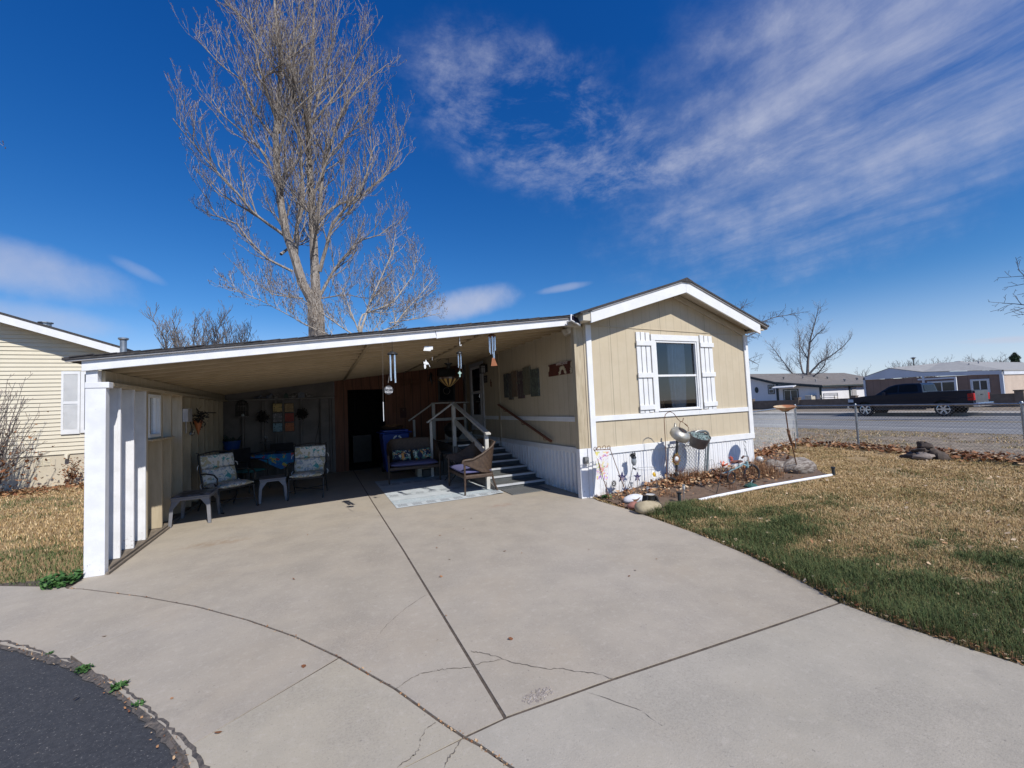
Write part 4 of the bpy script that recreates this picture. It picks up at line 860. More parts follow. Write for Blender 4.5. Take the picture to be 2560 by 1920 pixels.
# ------------------------------------------------------------------ pickup
def build_truck():
    t = thing('pickup_truck', 'dark navy crew-cab pickup parked along the far kerb, facing left', 'pickup truck', (28.35, 8.69-.94+0, 0))
    X0, Y0 = 28.35, 8.69+.94                 # near side towards -x, front bumper at y = Y0
    s = lambda d: Y0-d
    M_PAINT = mat('navy_car_paint', (.006, .007, .016), (.008, .009, .019), 2, .35, coat=.25, spec=.3)
    prof = [(.06, .52), (.03, 1.02), (.16, 1.16), (.75, 1.24), (1.52, 1.31), (3.70, 1.36), (3.74, 1.38), (5.80, 1.40), (5.84, .62), (5.35, .56)]
    arch = lambda c: [(c+.50*math.cos(a), .40+.50*math.sin(a)) for a in np.linspace(.15, math.pi-.15, 11)]
    prof += [(a, z) for a, z in arch(4.62)]+[(4.08, .44), (1.50, .44)]+[(a, z) for a, z in arch(.94)]+[(.40, .50)]
    mb = MB(); mb.prism([(s(a), z) for a, z in prof], lambda u, v, tt: (X0+tt, u, v), -.99, .99)
    for xs in (-1, 1):
        mb.box(X0+xs*.985, X0+xs*1.005, s(.35), s(5.8), .98, 1.02)
    body = part('body', mb, M_PAINT, t, bevel=.035)
    # cab
    cab = [(1.45, 1.28), (2.18, 1.80), (2.52, 1.91), (3.0, 1.945), (3.62, 1.925), (3.71, 1.85), (3.80, 1.34)]
    mb = MB(); n = len(cab)
    def cx(z): return .97-.20*max(0, (z-1.24)/.69)
    vs = [(X0-cx(z), s(a), z) for a, z in cab]+[(X0+cx(z), s(a), z) for a, z in cab]
    mb.add(vs, [tuple(range(n)), tuple(range(2*n-1, n-1, -1))]+[(i, n+i, n+(i+1) % n, (i+1) % n) for i in range(n)]); part('cab', mb, M_PAINT, t, bevel=.03)
    for sd in (-1, 1):
        for poly in ([(1.82, 1.41), (2.30, 1.77), (2.62, 1.84), (2.62, 1.42)], [(2.69, 1.42), (2.69, 1.845), (3.40, 1.85), (3.52, 1.80), (3.58, 1.43)]):
            mb = MB(); q_ = [(X0+sd*(cx(z)+.004), s(a), z) for a, z in poly]; q2 = [(X0+sd*(cx(z)-.01), s(a), z) for a, z in poly]; m_ = len(poly)
            mb.add(q_+q2, [tuple(range(m_)), tuple(range(2*m_-1, m_-1, -1))]+[(i, (i+1) % m_, m_+(i+1) % m_, m_+i) for i in range(m_)]); part('side_window', mb, M_WINB2, t)
    mb = MB(); mb.add([(X0-.80, s(1.54), 1.36), (X0+.80, s(1.54), 1.36), (X0+.70, s(2.14), 1.79), (X0-.70, s(2.14), 1.79)], [(0, 1, 2, 3)]); part('windscreen', mb, M_WINB2, t, fix=False)
    mb = MB(); mb.add([(X0-.70, s(3.795), 1.46), (X0+.70, s(3.795), 1.46), (X0+.64, s(3.732), 1.80), (X0-.64, s(3.732), 1.80)], [(0, 3, 2, 1)]); part('rear_window', mb, M_WINB2, t, fix=False)
    mb = MB(); mb.box(X0-.86, X0+.86, s(3.95), s(5.74), 1.38, 1.404); part('bed', mb, M_BLACK, t)
    mb = MB(); mb.box(X0-.78, X0+.78, s(.3), s(5.4), .46, 1.05); part('wheel_well', mb, M_BLACK, t)
    tl = MB(); tl.box(X0-.80, X0+.80, s(5.85), s(5.865), .68, 1.37); tg = part('tailgate', tl, mat('grey_tailgate', (.09, .095, .105), (.12, .125, .135), 3, .35, metal=.3), t, bevel=.01)
    mb = MB(); mb.box(X0-.14, X0+.14, s(5.864), s(5.885), 1.12, 1.18); part('handle', mb, M_BLACK, tg)
    for sd in (-1, 1):
        mb = MB(); mb.box(X0+sd*.80, X0+sd*1.0, s(5.62), s(5.87), .86, 1.24); part('taillight', mb, mat('red_tail_lamp', (.45, .012, .012), (.38, .01, .01), 4, .2), t, bevel=.02)
        mb = MB(); mb.box(X0+sd*.66, X0+sd*1.0, s(.02), s(.34), .88, 1.08); part('headlight', mb, mat('clear_lamp', (.6, .62, .65), (.5, .52, .55), 4, .12), t, bevel=.03)
        mb = MB(); mb.box(X0+sd*1.0, X0+sd*1.16, s(1.95), s(2.08), 1.26, 1.46); part('mirror', mb, M_PAINT, t, bevel=.03)
        mb = MB(); mb.box(X0+sd*.995, X0+sd*1.02, s(2.62), s(2.48), 1.14, 1.17); part('door_handle', mb, M_PAINT, t, bevel=.006)
        mb = MB(); mb.box(X0+sd*.995, X0+sd*1.02, s(3.52), s(3.38), 1.14, 1.17); part('door_handle', mb, M_PAINT, t, bevel=.006)
        mb = MB(); mb.box(X0+sd*.98, X0+sd*1.06, s(1.55), s(3.9), .38, .44); part('running_board', mb, M_BLACK, t, bevel=.01)
    mb = MB(); mb.box(X0-.95, X0+.95, s(5.80), s(6.02), .52, .72); part('bumper', mb, M_CHROME, t, bevel=.03)
    mb = MB(); mb.box(X0-.97, X0+.97, s(-.06), s(.25), .45, .74); part('bumper', mb, M_CHROME, t, bevel=.05)
    mb = MB(); mb.box(X0-.64, X0+.64, s(-.01), s(.1), .78, 1.12); part('grille', mb, M_BLACK, t, bevel=.02)
    M_TYRE = mat('black_tyre', (.018, .018, .018), (.03, .03, .03), 20, .85)
    for a in (.94, 4.62):
        for sd in (-1, 1):
            c = (X0+sd*.86, s(a), .40); Mr = Matrix(((0, 0, sd), (1, 0, 0), (0, 1, 0)))
            mb = MB(); mb.lathe(c, [(.26, -.12), (.385, -.12), (.40, -.08), (.40, .08), (.385, .12), (.30, .125), (.28, .09)], 28, Mr); w = part('wheel', mb, M_TYRE, t, smooth=True)
            mb = MB(); mb.lathe(c, [(.27, .05), (.29, .12), (.265, .125), (.25, .07), (.07, .09), (.06, .12), (.001, .12)], 28, Mr)
            for k in range(6):
                g_ = k*math.pi/3; mb.beam(Vector(c)+Vector((sd*.10, .05*math.cos(g_), .05*math.sin(g_))), Vector(c)+Vector((sd*.115, .27*math.cos(g_), .27*math.sin(g_))), .075, .03, (1, 0, 0))
            part('rim', mb, M_CHROME, w)
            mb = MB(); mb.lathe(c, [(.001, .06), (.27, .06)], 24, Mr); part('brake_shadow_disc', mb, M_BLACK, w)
    return t
M_WINB2 = mat('tinted_vehicle_glass', (.008, .009, .012), (.011, .012, .015), 1, .25, spec=.12)
build_truck()
# ------------------------------------------------------------------ neighbour on the left
def lapx(t, v, col):
    z = t.sep(t.node('ShaderNodeNewGeometry').outputs['Position'])[2]
    return col
M_CREAM = mat('cream_vinyl_siding', (.68, .62, .485), (.65, .59, .455), 1.5, .6); M_CREAM2 = mat('cream_stucco', (.60, .53, .405), (.56, .495, .375), 2, .85, bump=.2)
nh = thing('cream_house', 'cream lap-sided house with white shutter left of the carport', 'house', (-13, 9.8, 0))
mb = MB(); zs = .85; z = zs; q_ = []
top = lambda x: 3.98-(x+10.18)*.352          # underside of the rake
while z < 5.9:
    z2 = z+.1115
    xa = -10.0
    for zz, yy in ((z, 9.775), (z2, 9.80)): q_.append((zz, yy))
    z = z2
xL = -17.5
for i in range(0, len(q_), 2):
    (z1, y1), (z2, y2) = q_[i], q_[i+1]
    xr = lambda zz: min(-9.7, -10.18+(3.98-zz)/.352) if zz > 3.8 else -9.7
    mb.face((xL, y1, z1), (xr(z1), y1, z1), (xr(z2), y2, z2), (xL, y2, z2)); mb.face((xL, y2, z2), (xr(z2), y2, z2), (xr(z2), 9.775, z2), (xL, 9.775, z2))
mb.face((-9.7, 9.8, .85), (-9.7, 24, .85), (-9.7, 24, 3.85), (-9.7, 9.8, 3.85))
part('wall', mb, M_CREAM, nh, fix=False)
mb = MB(); mb.box(xL, -9.72, 9.81, 9.9, -.05, .85); fd = part('foundation', mb, M_CREAM2, nh)
for x in (-11.27, -11.11):
    mb = MB(); mb.box(x-.07, x+.07, 9.795, 9.81, .56, .76)
    for k in range(5): mb.obox((x, 9.792, .585+k*.038), (.06, .008, .006), Matrix.Rotation(.5, 3, 'X'))
    part('vent', mb, M_CREAM, fd)
mb = MB(); mb.tube([(-10.68, 9.78, .84), (-10.68, 9.70, .82), (-10.68, 9.68, .72)], .045, 8); part('dryer_vent', mb, M_CREAM, fd)
mb = MB(); rk = lambda x: 4.02-(x+10.18)*.352
mb.add([(x, y, rk(x)+dz) for x in (-17.5, -9.4) for y in (9.35, 24) for dz in (0, .1)], [(0, 1, 3, 2), (4, 6, 7, 5), (0, 4, 5, 1), (2, 3, 7, 6), (0, 2, 6, 4), (1, 5, 7, 3)]); nr = part('roof', mb, M_SHINGLE, nh)
mb = MB(); mb.prism([(-17.5, rk(-17.5)-.17), (-9.4, rk(-9.4)-.17), (-9.4, rk(-9.4)+.03), (-17.5, rk(-17.5)+.03)], XZ(9.36), -.03, 0); part('fascia', mb, M_WHITE, nh)
mb = MB(); mb.box(-17.5, -9.4, 9.36, 9.80, 3.9, 3.9); 
mb = MB(); mb.add([(x, y, rk(x)-.10) for x in (-17.5, -9.4) for y in (9.37, 9.80)], [(0, 1, 3, 2)]); part('soffit', mb, M_SOFFIT, nh, fix=False)
sh = MB(); sh.box(-10.82, -10.77, 9.745, 9.772, 1.40, 3.17); sh.box(-10.475, -10.425, 9.745, 9.772, 1.40, 3.17)
for z0, z1 in ((1.40, 1.53), (2.245, 2.315), (3.09, 3.17)): sh.box(-10.77, -10.475, 9.745, 9.772, z0, z1)
k = 1.545
while k < 3.085:
    if not 2.22 < k < 2.32: sh.obox((-10.62, 9.758, k), (.148, .014, .004), Matrix.Rotation(.7, 3, 'X'))
    k += .029
sh.box(-10.77, -10.475, 9.768, 9.775, 1.5, 3.1); part('shutter', sh, M_WHITE, nh)
w_ = MB(); w_.box(-10.41, -10.33, 9.74, 9.78, 1.42, 3.16); w_.box(-9.75, -9.70, 9.74, 9.78, 1.42, 3.16); w_.box(-10.33, -9.75, 9.74, 9.78, 3.08, 3.16); w_.box(-10.33, -9.75, 9.74, 9.78, 1.42, 1.5); wo = part('window', w_, M_WHITE, nh)
mb = MB(); mb.box(-10.33, -9.75, 9.76, 9.77, 1.5, 3.08); part('pane', mb, M_WINB, wo)
vp = MB(); vp.lathe((-7.92, 5.0, 2.35), [(.055, 0), (.055, 1.0), (.085, 1.02), (.085, 1.05), (.03, 1.06)], 14)
o = solo('roof_vent_pipe', vp, M_GALV, 'short grey metal vent pipe with a flat cap beyond the carport\'s left eave', 'vent pipe', (-7.92, 5.0, 0), smooth=True)
mb = MB(); mb.lathe((-7.92, 5, 0), [(.16, 0), (.16, 2.36), (.1, 2.4)], 10); part('flue_base', mb, M_DRIP, o)
mb = MB(); mb.lathe((-11.35, 10.2, rk(-11.35)), [(.12, 0), (.12, .16), (.16, .165), (.16, .19), (.02, .2)], 12); part('roof_vent', mb, M_GALV, nr)
# ------------------------------------------------------------------ chain-link fence
def chain(mb, a, b, z0, z1, pitch=.078, r=.0021):
    a, b = Vector(a), Vector(b); L = (b-a).length; d = (b-a)/L; H = z1-z0; n = int((L+H)/pitch)
    for k in range(-int(H/pitch), int(L/pitch)+1):
        for sgn in (1, -1):
            u0 = k*pitch if sgn > 0 else k*pitch+H; u1 = u0+sgn*H; v0, v1 = z0, z1
            lo, hi = (u0, u1) if sgn > 0 else (u1, u0)
            if hi <= 0 or lo >= L: continue
            P0, P1 = (u0, v0), (u1, v1)
            def clip(P, Q):
                if P[0] < 0: t = (0-P[0])/(Q[0]-P[0]); P = (0, P[1]+(Q[1]-P[1])*t)
                if P[0] > L: t = (L-P[0])/(Q[0]-P[0]); P = (L, P[1]+(Q[1]-P[1])*t)
                return P
            P0, P1 = clip(P0, P1), clip(P1, P0)
            if abs(P0[0]-P1[0]) < .01: continue
            p = a+d*P0[0]; q = a+d*P1[0]; mb.tube([(p.x, p.y, P0[1]), (q.x, q.y, P1[1])], r, 3, cap=False)
FP = [(4.42, 1.02), FENCE_C, (9.95, .78), (9.2, -2.6), (8.4, -5.6)]
cf = thing('chain_link_fence', 'silver chain-link fence with pipe posts between the lawn and the road verge', 'fence', (9.95, .78, 0))
for i, (x, y) in enumerate(FP):
    mb = MB(); mb.tube([(x, y, -.1), (x, y, 1.235)], .03 if i in (1, 2) else .026, 10); mb.lathe((x, y, 1.235), [(.034, -.02), (.034, .01), (.02, .035), (.001, .04)], 10); part('post', mb, M_GALV, cf, smooth=True)
mb = MB(); mb.tube([(x, y, 1.215) for x, y in FP[1:]], .021, 8); part('top_rail', mb, M_GALV, cf, smooth=True)
mb = MB(); mb.tube([(4.42, 1.02, 1.17), (10.5, 2.82, 1.205)], .021, 8); part('top_rail', mb, M_GALV, cf, smooth=True)
mb = MB()
for i in range(4): chain(mb, (*FP[i], 0), (*FP[i+1], 0), .02, 1.19 if i else 1.15)
part('mesh', mb, M_GALV, cf, fix=False)
mb = MB(); mb.box(0, 1, 0, 1, 0, 1); mb = MB(); mb.beam((5.2, 1.22, .02), (10.4, 2.76, .02), .10, .10)
solo('concrete_kerb', mb, M_CONC2, 'pale low concrete kerb under the short side of the chain-link fence', 'kerb', (8, 2, 0), bevel=.01)
# ------------------------------------------------------------------ porch steps with rails
M_RAIL = mat('off_white_rail_paint', (.60, .58, .54), (.50, .48, .44), 5, .6, bump=.1)
M_TREAD = mat('dark_grey_tread', (.075, .08, .08), (.095, .10, .10), 8, .85, bump=.4, bscale=160)
M_NOSE = mat('pale_metal_nosing', (.72, .73, .74), (.62, .63, .64), 6, .35, metal=.35)
ps = thing('porch_steps', 'grey carpeted porch steps with pale nosings and off-white rails up to the door', 'steps', (-.62, 3, 0))
ny = [1.57, 1.965, 2.36, 2.745, 3.15, 3.545, 3.95]; nz = [.10, .205, .308, .412, .517, .622, .728]
for i in range(7):
    y, z = ny[i], nz[i]; y2 = ny[i+1] if i < 6 else 6.0
    mb = MB(); mb.box(-1.15, -.055, y, y2+.02, z-.02, z); mb.box(-1.15, -.055, y+.004, y+.02, (nz[i-1] if i else 0), z-.02); part('step' if i < 6 else 'landing', mb, M_TREAD, ps)
    mb = MB(); mb.box(-1.155, -.052, y-.012, y+.03, z+.001, z+.006); mb.box(-1.155, -.052, y-.014, y-.004, z-.032, z+.006); part('nosing', mb, M_NOSE, ps)
mb = MB(); mb.prism([(1.60, .0), (3.98, .0), (3.98, .70), (3.55, .59), (1.60, .07)], YZ(-1.168), 0, .018); mb.box(-1.24, -1.15, 3.95, 6.1, 0, .70); mb.box(-1.5, -1.24, 4.35, 4.37, 0, .55)
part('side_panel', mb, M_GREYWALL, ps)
mb = MB(); mb.box(-1.16, -.05, 5.1, 6.1, .728, .735); mb.box(-.9, -.06, 5.98, 6.06, .735, .92); mb.box(-.10, -.06, 4.6, 5.98, .735, .80); part('threshold', mb, M_RAIL, ps)
def rail_part(name, *bs):
    mb = MB()
    for b in bs: mb.beam(*b)
    part(name, mb, M_RAIL, ps, bevel=.004)
UPX = (1, 0, 0)
rail_part('post', ((-1.215, 1.83, 0), (-1.215, 1.83, 1.13), .075, .075, UPX))
rail_part('post', ((-1.205, 4.08, .1), (-1.205, 4.08, 1.77), .085, .085, UPX))
rail_part('post', ((-1.235, 6.0, .1), (-1.235, 6.0, 1.80), .085, .085, UPX))
rail_part('post', ((-.27, 6.0, .72), (-.27, 6.0, 1.78), .06, .06, UPX))
rail_part('post', ((-1.79, 4.08, 0), (-1.79, 4.08, 1.36), .06, .06, UPX))
rail_part('post', ((-1.81, 6.0, 0), (-1.81, 6.0, 1.37), .06, .06, UPX))
rail_part('top_rail', ((-1.215, 1.70, 1.105), (-1.205, 4.14, 1.80), .11, .035))
rail_part('top_rail', ((-1.20, 4.06, 1.80), (-1.89, 4.06, 1.33), .10, .035))
rail_part('top_rail', ((-1.235, 6.0, 1.825), (-1.96, 6.0, 1.35), .10, .035))
rail_part('top_rail', ((-1.28, 6.0, 1.825), (-.14, 6.0, 1.815), .10, .035))
rail_part('middle_rail', ((-1.195, 1.95, .72), (-1.185, 4.08, 1.33), .035, .13))
rail_part('middle_rail', ((-1.235, 6.02, 1.34), (-.27, 6.02, 1.335), .035, .08))
for i in range(3):
    mb = MB(); mb.box(-1.48-i*.26, -1.24-i*.26, 4.14, 5.94, 0, .54-.18*i); part('side_step', mb, M_TREAD, ps)
# ------------------------------------------------------------------ rug, mat
def rugx(t, v, col):
    x, y, z = t.sep(v)
    def band(a, b): return t.math('MULTIPLY', t.math('GREATER_THAN', y, a), t.math('LESS_THAN', y, b))
    dark = (.085, .095, .115); 
    bx = t.math('FRACT', t.math('DIVIDE', x, .25)); sq = t.math('LESS_THAN', t.math('ABSOLUTE', t.math('SUBTRACT', bx, .5)), .33)
    zig = t.math('GREATER_THAN', t.math('FRACT', t.math('MULTIPLY', t.math('ADD', t.math('ABSOLUTE', t.math('SUBTRACT', bx, .5)), t.math('MULTIPLY', y, 3.0)), 5.5)), .52)
    for a, b in ((.07, .24), (1.02, 1.16), (2.35, 2.52)):
        m = t.math('MULTIPLY', t.math('MULTIPLY', band(a, b), sq), zig); col = t.mix(t.math('MULTIPLY', m, .85), col, dark)
    for a, b in ((.255, .27), (.62, .635), (.98, .995), (1.18, 1.195), (1.62, 1.635), (2.05, 2.06), (2.3, 2.315), (2.55, 2.565), (2.9, 2.915)): col = t.mix(t.math('MULTIPLY', band(a, b), .75), col, dark)
    for a, b in ((.28, .61), (1.64, 2.04)):
        m = t.math('MULTIPLY', band(a, b), t.ramp(t.noise(v, 28, 3, .6), .4, .6)); col = t.mix(t.math('MULTIPLY', m, .6), col, (.33, .43, .47))
    return t.mix(t.ramp(t.noise(v, 3, 4, .6), .4, .7, 0, .25), col, (.3, .32, .33))
mb = MB(); n = 14; vs = []; A, B, Cc, Dd = Vector((-3.11, 1.23)), Vector((-1.12, 1.25)), Vector((-1.0, 4.28)), Vector((-3.12, 4.32))
for i in range(n+1):
    for j in range(n+1):
        p = A.lerp(B, i/n).lerp(Dd.lerp(Cc, i/n), j/n); vs.append((p.x, p.y, .007+.004*math.sin(i*1.9)*math.sin(j*1.3)+(.012 if (i > 12 and j < 2) else 0)))
mb.add(vs, [(i*(n+1)+j, (i+1)*(n+1)+j, (i+1)*(n+1)+j+1, i*(n+1)+j+1) for i in range(n) for j in range(n)])
solo('outdoor_rug', mb, mat('woven_pale_rug', (.56, .60, .62), (.50, .54, .56), 5, .95, bump=.3, bscale=140, extra=rugx), 'pale blue-grey outdoor rug with bands of dark geometric pattern on the carport floor', 'rug', (-3.11, 1.23, 0), smooth=True)
def matx(t, v, col):
    x, y, z = t.sep(v); a = t.math('FRACT', t.math('MULTIPLY', t.math('ADD', x, y), 14)); b = t.math('FRACT', t.math('MULTIPLY', t.math('SUBTRACT', x, y), 14))
    m = t.math('MULTIPLY', t.math('GREATER_THAN', a, .35), t.math('GREATER_THAN', b, .35)); return t.mix(m, (.16, .165, .165), col)
mb = MB(); mb.box(-1.06, -.25, 1.0, 1.545, .001, .014)
solo('rubber_doormat', mb, mat('black_rubber', (.03, .032, .032), (.045, .047, .047), 9, .8, extra=matx), 'black rubber doormat with a diamond grid in front of the porch steps', 'doormat', (-.65, 1.27, 0), bevel=.004)
# ------------------------------------------------------------------ wicker loveseats
def weave(t, v, col):
    w = t.node('ShaderNodeTexChecker'); w.inputs['Scale'].default_value = 62
    mp = t.node('ShaderNodeMapping'); mp.inputs['Rotation'].default_value = (.5, .4, .78); t.l.new(v, mp.inputs[0]); t.l.new(mp.outputs[0], w.inputs['Vector'])
    return t.mix(t.math('MULTIPLY', w.outputs['Fac'], .6), col, (.03, .018, .012))
M_WICK = mat('brown_wicker', (.062, .037, .024), (.10, .064, .042), 20, .55, bump=.6, bscale=90, extra=weave)
M_NAVY = mat('dusty_blue_cushion', (.105, .105, .22), (.12, .12, .25), 12, .9, bump=.15, bscale=200)
def tropical(t, v, col):
    n1 = t.noise(v, 9, 2, .5, 1.2); n2 = t.noise(t.vmath('ADD', v, (3, 1, 2)), 10, 2, .5, 1.0); n3 = t.noise(t.vmath('ADD', v, (7, 5, 1)), 12, 2, .5, 1.6)
    col = t.mix(t.ramp(n1, .54, .57), col, (.12, .30, .22)); col = t.mix(t.ramp(n3, .58, .60), col, (.50, .56, .50)); return t.mix(t.ramp(n2, .60, .62), col, (.62, .30, .08))
M_TROP = mat('tropical_print', (.012, .022, .06), (.015, .03, .075), 4, .85, extra=tropical)
def cushion(mb, c, sx, sy, sz, n=12, puff=.5, M=None):
    M = M or Matrix.Identity(3); c = Vector(c); vs = []
    for top in (1, -1):
        for i in range(n+1):
            for j in range(n+1):
                u, w = 2*i/n-1, 2*j/n-1; e = (1-abs(u)**5)*(1-abs(w)**5); h = (.55+.45*e**.4*1.0) if e > 0 else .35
                k = 1-.04*(abs(u*w))**2; vs.append(c+M@Vector((u*sx*k, w*sy*k, top*sz*(h*(1-puff)+puff*e**.5))))
    o = (n+1)**2; fs = []
    for i in range(n):
        for j in range(n):
            a, b, d, e_ = i*(n+1)+j, (i+1)*(n+1)+j, (i+1)*(n+1)+j+1, i*(n+1)+j+1; fs += [(a, b, d, e_), (o+e_, o+d, o+b, o+a)]
    ring = [i*(n+1) for i in range(n+1)]+[n*(n+1)+j for j in range(1, n+1)]+[i*(n+1)+n for i in range(n-1, -1, -1)]+[j for j in range(n-1, 0, -1)]
    for k in range(len(ring)):
        a, b = ring[k], ring[(k+1) % len(ring)]; fs.append((a, o+a, o+b, b))
    mb.add(vs, fs)
def make_loveseat(name, label, loc, rz, group):
    t = thing(name, label, 'loveseat', (0, 0, 0), 0, group)
    w, d = .57, .30; mb = MB(); pts = []
    path = [(-w, -.29), (-w, -.12), (-w, .06), (-w+.02, .2), (-w+.10, .285), (-w+.25, .31), (-.15, .32), (.15, .32), (w-.25, .31), (w-.10, .285), (w-.02, .2), (w, .06), (w, -.12), (w, -.29)]
    def top(i):
        x, y = path[i]; s = (y+.29)/.6; return .655+.285*max(0, min(1, (s-.12)/.80))**2.1+(.025*math.cos(x*2.6) if s > .9 else 0)
    rows = 7; vs = []; n = len(path)
    for i, (x, y) in enumerate(path):
        for k in range(rows+1):
            f = k/rows; z0 = .38 if y > .1 else .38+.20*max(0, min(1, (.1-y)/.39)); z = z0+(top(i)-z0)*f; lean = .10*max(0, z-.45)*(1 if y > .15 else .2)
            vs.append((x*(1+.05*(z-.4) if abs(x) > .3 else 1), y+lean*1.6, z))
    fs = [(i*(rows+1)+k, (i+1)*(rows+1)+k, (i+1)*(rows+1)+k+1, i*(rows+1)+k+1) for i in range(n-1) for k in range(rows)]
    o = len(vs); vs2 = [(x*.965, y-.025, z) for x, y, z in vs]; mb.add(vs+vs2, fs+[(a+o, d_+o, c+o, b+o) for a, b, c, d_ in fs]); part('backrest', mb, M_WICK, t, smooth=True, fix=False)
    mb = MB(); rim = [Vector(vs[i*(rows+1)+rows]) for i in range(n)]; mb.tube(rim, .024, 8)
    for sd in (0, n-1): mb.tube([rim[sd], rim[sd]+Vector((0, -.035, -.01)), rim[sd]+Vector((0, -.045, -.06))], .024, 8)
    part('rim', mb, M_WICK, t, smooth=True)
    mb = MB(); mb.box(-w, w, -.29, .28, .30, .37); part('seat', mb, M_WICK, t, bevel=.015)
    mb = MB(); cushion(mb, (0, -.02, .42), w-.03, .285, .05); part('seat_cushion', mb, M_NAVY, t, smooth=True)
    for x, y, dx, dy, h in ((-w, -.29, 0, -.01, .63), (w, -.29, 0, -.01, .63), (-w+.05, .27, -.03, .10, .38), (w-.05, .27, .03, .10, .38)):
        mb = MB(); mb.tube([(x+dx, y+dy, 0), (x+dx*.3, y+dy*.3, .2), (x, y, h)], [.017, .02, .021], 8); part('leg', mb, M_WICK, t, smooth=True)
    return t
lv = make_loveseat('wicker_loveseat', 'brown wicker loveseat holding two tropical pillows, its front towards the drive', (0, 0, 0), 0, 'wicker loveseats')
l2 = copy_thing(lv, (-1.50, 2.06, 0), -math.pi/2-.02, 'brown wicker loveseat turned sideways on the rug, blue cushion half in sun', 'wicker loveseats')
lv.location = (-2.28, 3.88, 0); lv.rotation_euler = (0, 0, -.10)
for k, x in enumerate((-2.53, -2.06)):
    mb = MB(); cushion(mb, (0, 0, 0), .215, .13, .06, 10, .8, Matrix.Rotation(R(68), 3, 'X')@Matrix.Rotation(R(-3+6*k), 3, 'Z')); mb.v = [(a+x, b+3.98-.05*k, c+.605) for a, b, c in mb.v]
    solo('throw_pillow', mb, M_TROP, ('navy throw pillow with tropical leaves, the left one on the wicker loveseat', 'navy throw pillow with tropical leaves, the right one on the wicker loveseat')[k], 'pillow', (x, 3.98, .48), smooth=True, group='tropical pillows')
# side table between them
stb = thing('side_table', 'small dark mosaic-topped side table with crossed black legs between the wicker loveseats', 'side table', (-1.45, 3.12, 0))
mb = MB(); mb.box(-1.72, -1.2, 2.9, 3.36, .575, .60); part('tabletop', mb, mat('dark_mosaic', (.10, .085, .07), (.04, .035, .03), 30, .5), stb, bevel=.004)
mb = MB()
for y in (2.93, 3.33): mb.tube([(-1.70, y, 0), (-1.22, y, .57)], .012, 6); mb.tube([(-1.22, y, 0), (-1.70, y, .57)], .012, 6)
mb.tube([(-1.46, 2.93, .28), (-1.46, 3.33, .28)], .01, 6); part('crossed_legs', mb, M_BLKMETAL, stb)
bx = thing('storage_box', 'pale grey lidded storage box under the back of the wicker loveseat', 'box', (-1.94, 4.42, 0))
mb = MB(); mb.box(-2.10, -1.78, 4.30, 4.60, 0, .27); part('body', mb, M_SOFFIT, bx, bevel=.01)
mb = MB(); mb.box(-2.12, -1.76, 4.28, 4.62, .272, .31); part('lid', mb, M_SOFFIT, bx, bevel=.01)
# recycling bin with a basket on its lid
M_BLUE = mat('blue_bin_plastic', (.012, .045, .26), (.014, .05, .29), 5, .4)
rb = thing('recycling_bin', 'blue wheeled recycling bin with a white recycling mark behind the wicker loveseat', 'recycling bin', (-2.45, 5.5, 0))
mb = MB(); mb.add([(-2.70, 5.28, .06), (-2.20, 5.28, .06), (-2.20, 5.78, .06), (-2.70, 5.78, .06), (-2.80, 5.2, 1.06), (-2.10, 5.2, 1.06), (-2.10, 5.88, 1.06), (-2.80, 5.88, 1.06)], [(0, 3, 2, 1), (4, 5, 6, 7), (0, 1, 5, 4), (1, 2, 6, 5), (2, 3, 7, 6), (3, 0, 4, 7)]); part('body', mb, M_BLUE, rb, bevel=.03)
mb = MB(); mb.box(-2.86, -2.04, 5.12, 5.95, 1.065, 1.10); mb.box(-2.78, -2.12, 5.2, 5.85, 1.10, 1.15); part('lid', mb, M_BLUE, rb, bevel=.02)
for x in (-2.72, -2.18):
    mb = MB(); mb.lathe((x, 5.86, .13), [(.001, -.03), (.13, -.03), (.13, .03), (.001, .03)], 16, Matrix(((0, 0, 1), (1, 0, 0), (0, 1, 0)))); part('wheel', mb, M_BLACK, rb)
mb = MB()
for k in range(3):                          # three chasing arrows
    a0 = math.pi/2+k*2.094; c = Vector((-2.43, .90)); sl_ = lambda r_, a: (c.x+r_*math.cos(a), c.y+r_*math.sin(a))
    for i in range(6):
        a, b = a0+.15+i*.22, a0+.15+(i+1)*.22; mb.add([(x, 5.19-.0, z) for x, z in (sl_(.075, a), sl_(.115, a), sl_(.115, b), sl_(.075, b))], [(0, 1, 2, 3)])
    b = a0+.15+6*.22; mb.add([(x, 5.19, z) for x, z in (sl_(.055, b), sl_(.135, b), sl_(.095, b+.45))], [(0, 1, 2)])
mb.v = [(x, 5.206-.08*(z-.06)-.004, z) for x, y, z in mb.v]; part('recycling_mark', mb, mat('white_print', (.7, .72, .75), (.6, .62, .65), 8, .6), rb, fix=False)
bk = thing('wicker_basket', 'shallow wicker basket of dried flowers on the recycling bin lid', 'basket', (-2.5, 5.5, 1.15))
mb = MB(); mb.lathe((-2.5, 5.5, 1.152), [(.16, 0), (.27, .05), (.30, .09), (.285, .09), (.25, .04), (.15, .015), (.001, .015)], 24); part('bowl', mb, M_WICK, bk, smooth=True)
mb = MB(); rr = random.Random(4)
for k in range(260):
    a = rr.uniform(0, 6.28); r_ = .28*rr.random()**.5; c = Vector((-2.5+r_*math.cos(a), 5.5+r_*math.sin(a), 1.2+.10*(1-(r_/.3)**2)*rr.random()+.02)); v = rvec(rr)*.03; w = rvec(rr)*.018; mb.face(c-v, c+w, c+v)
part('dried_flowers', mb, mat('dried_flower', (.33, .19, .08), (.22, .09, .04), 30, .9), bk, fix=False)
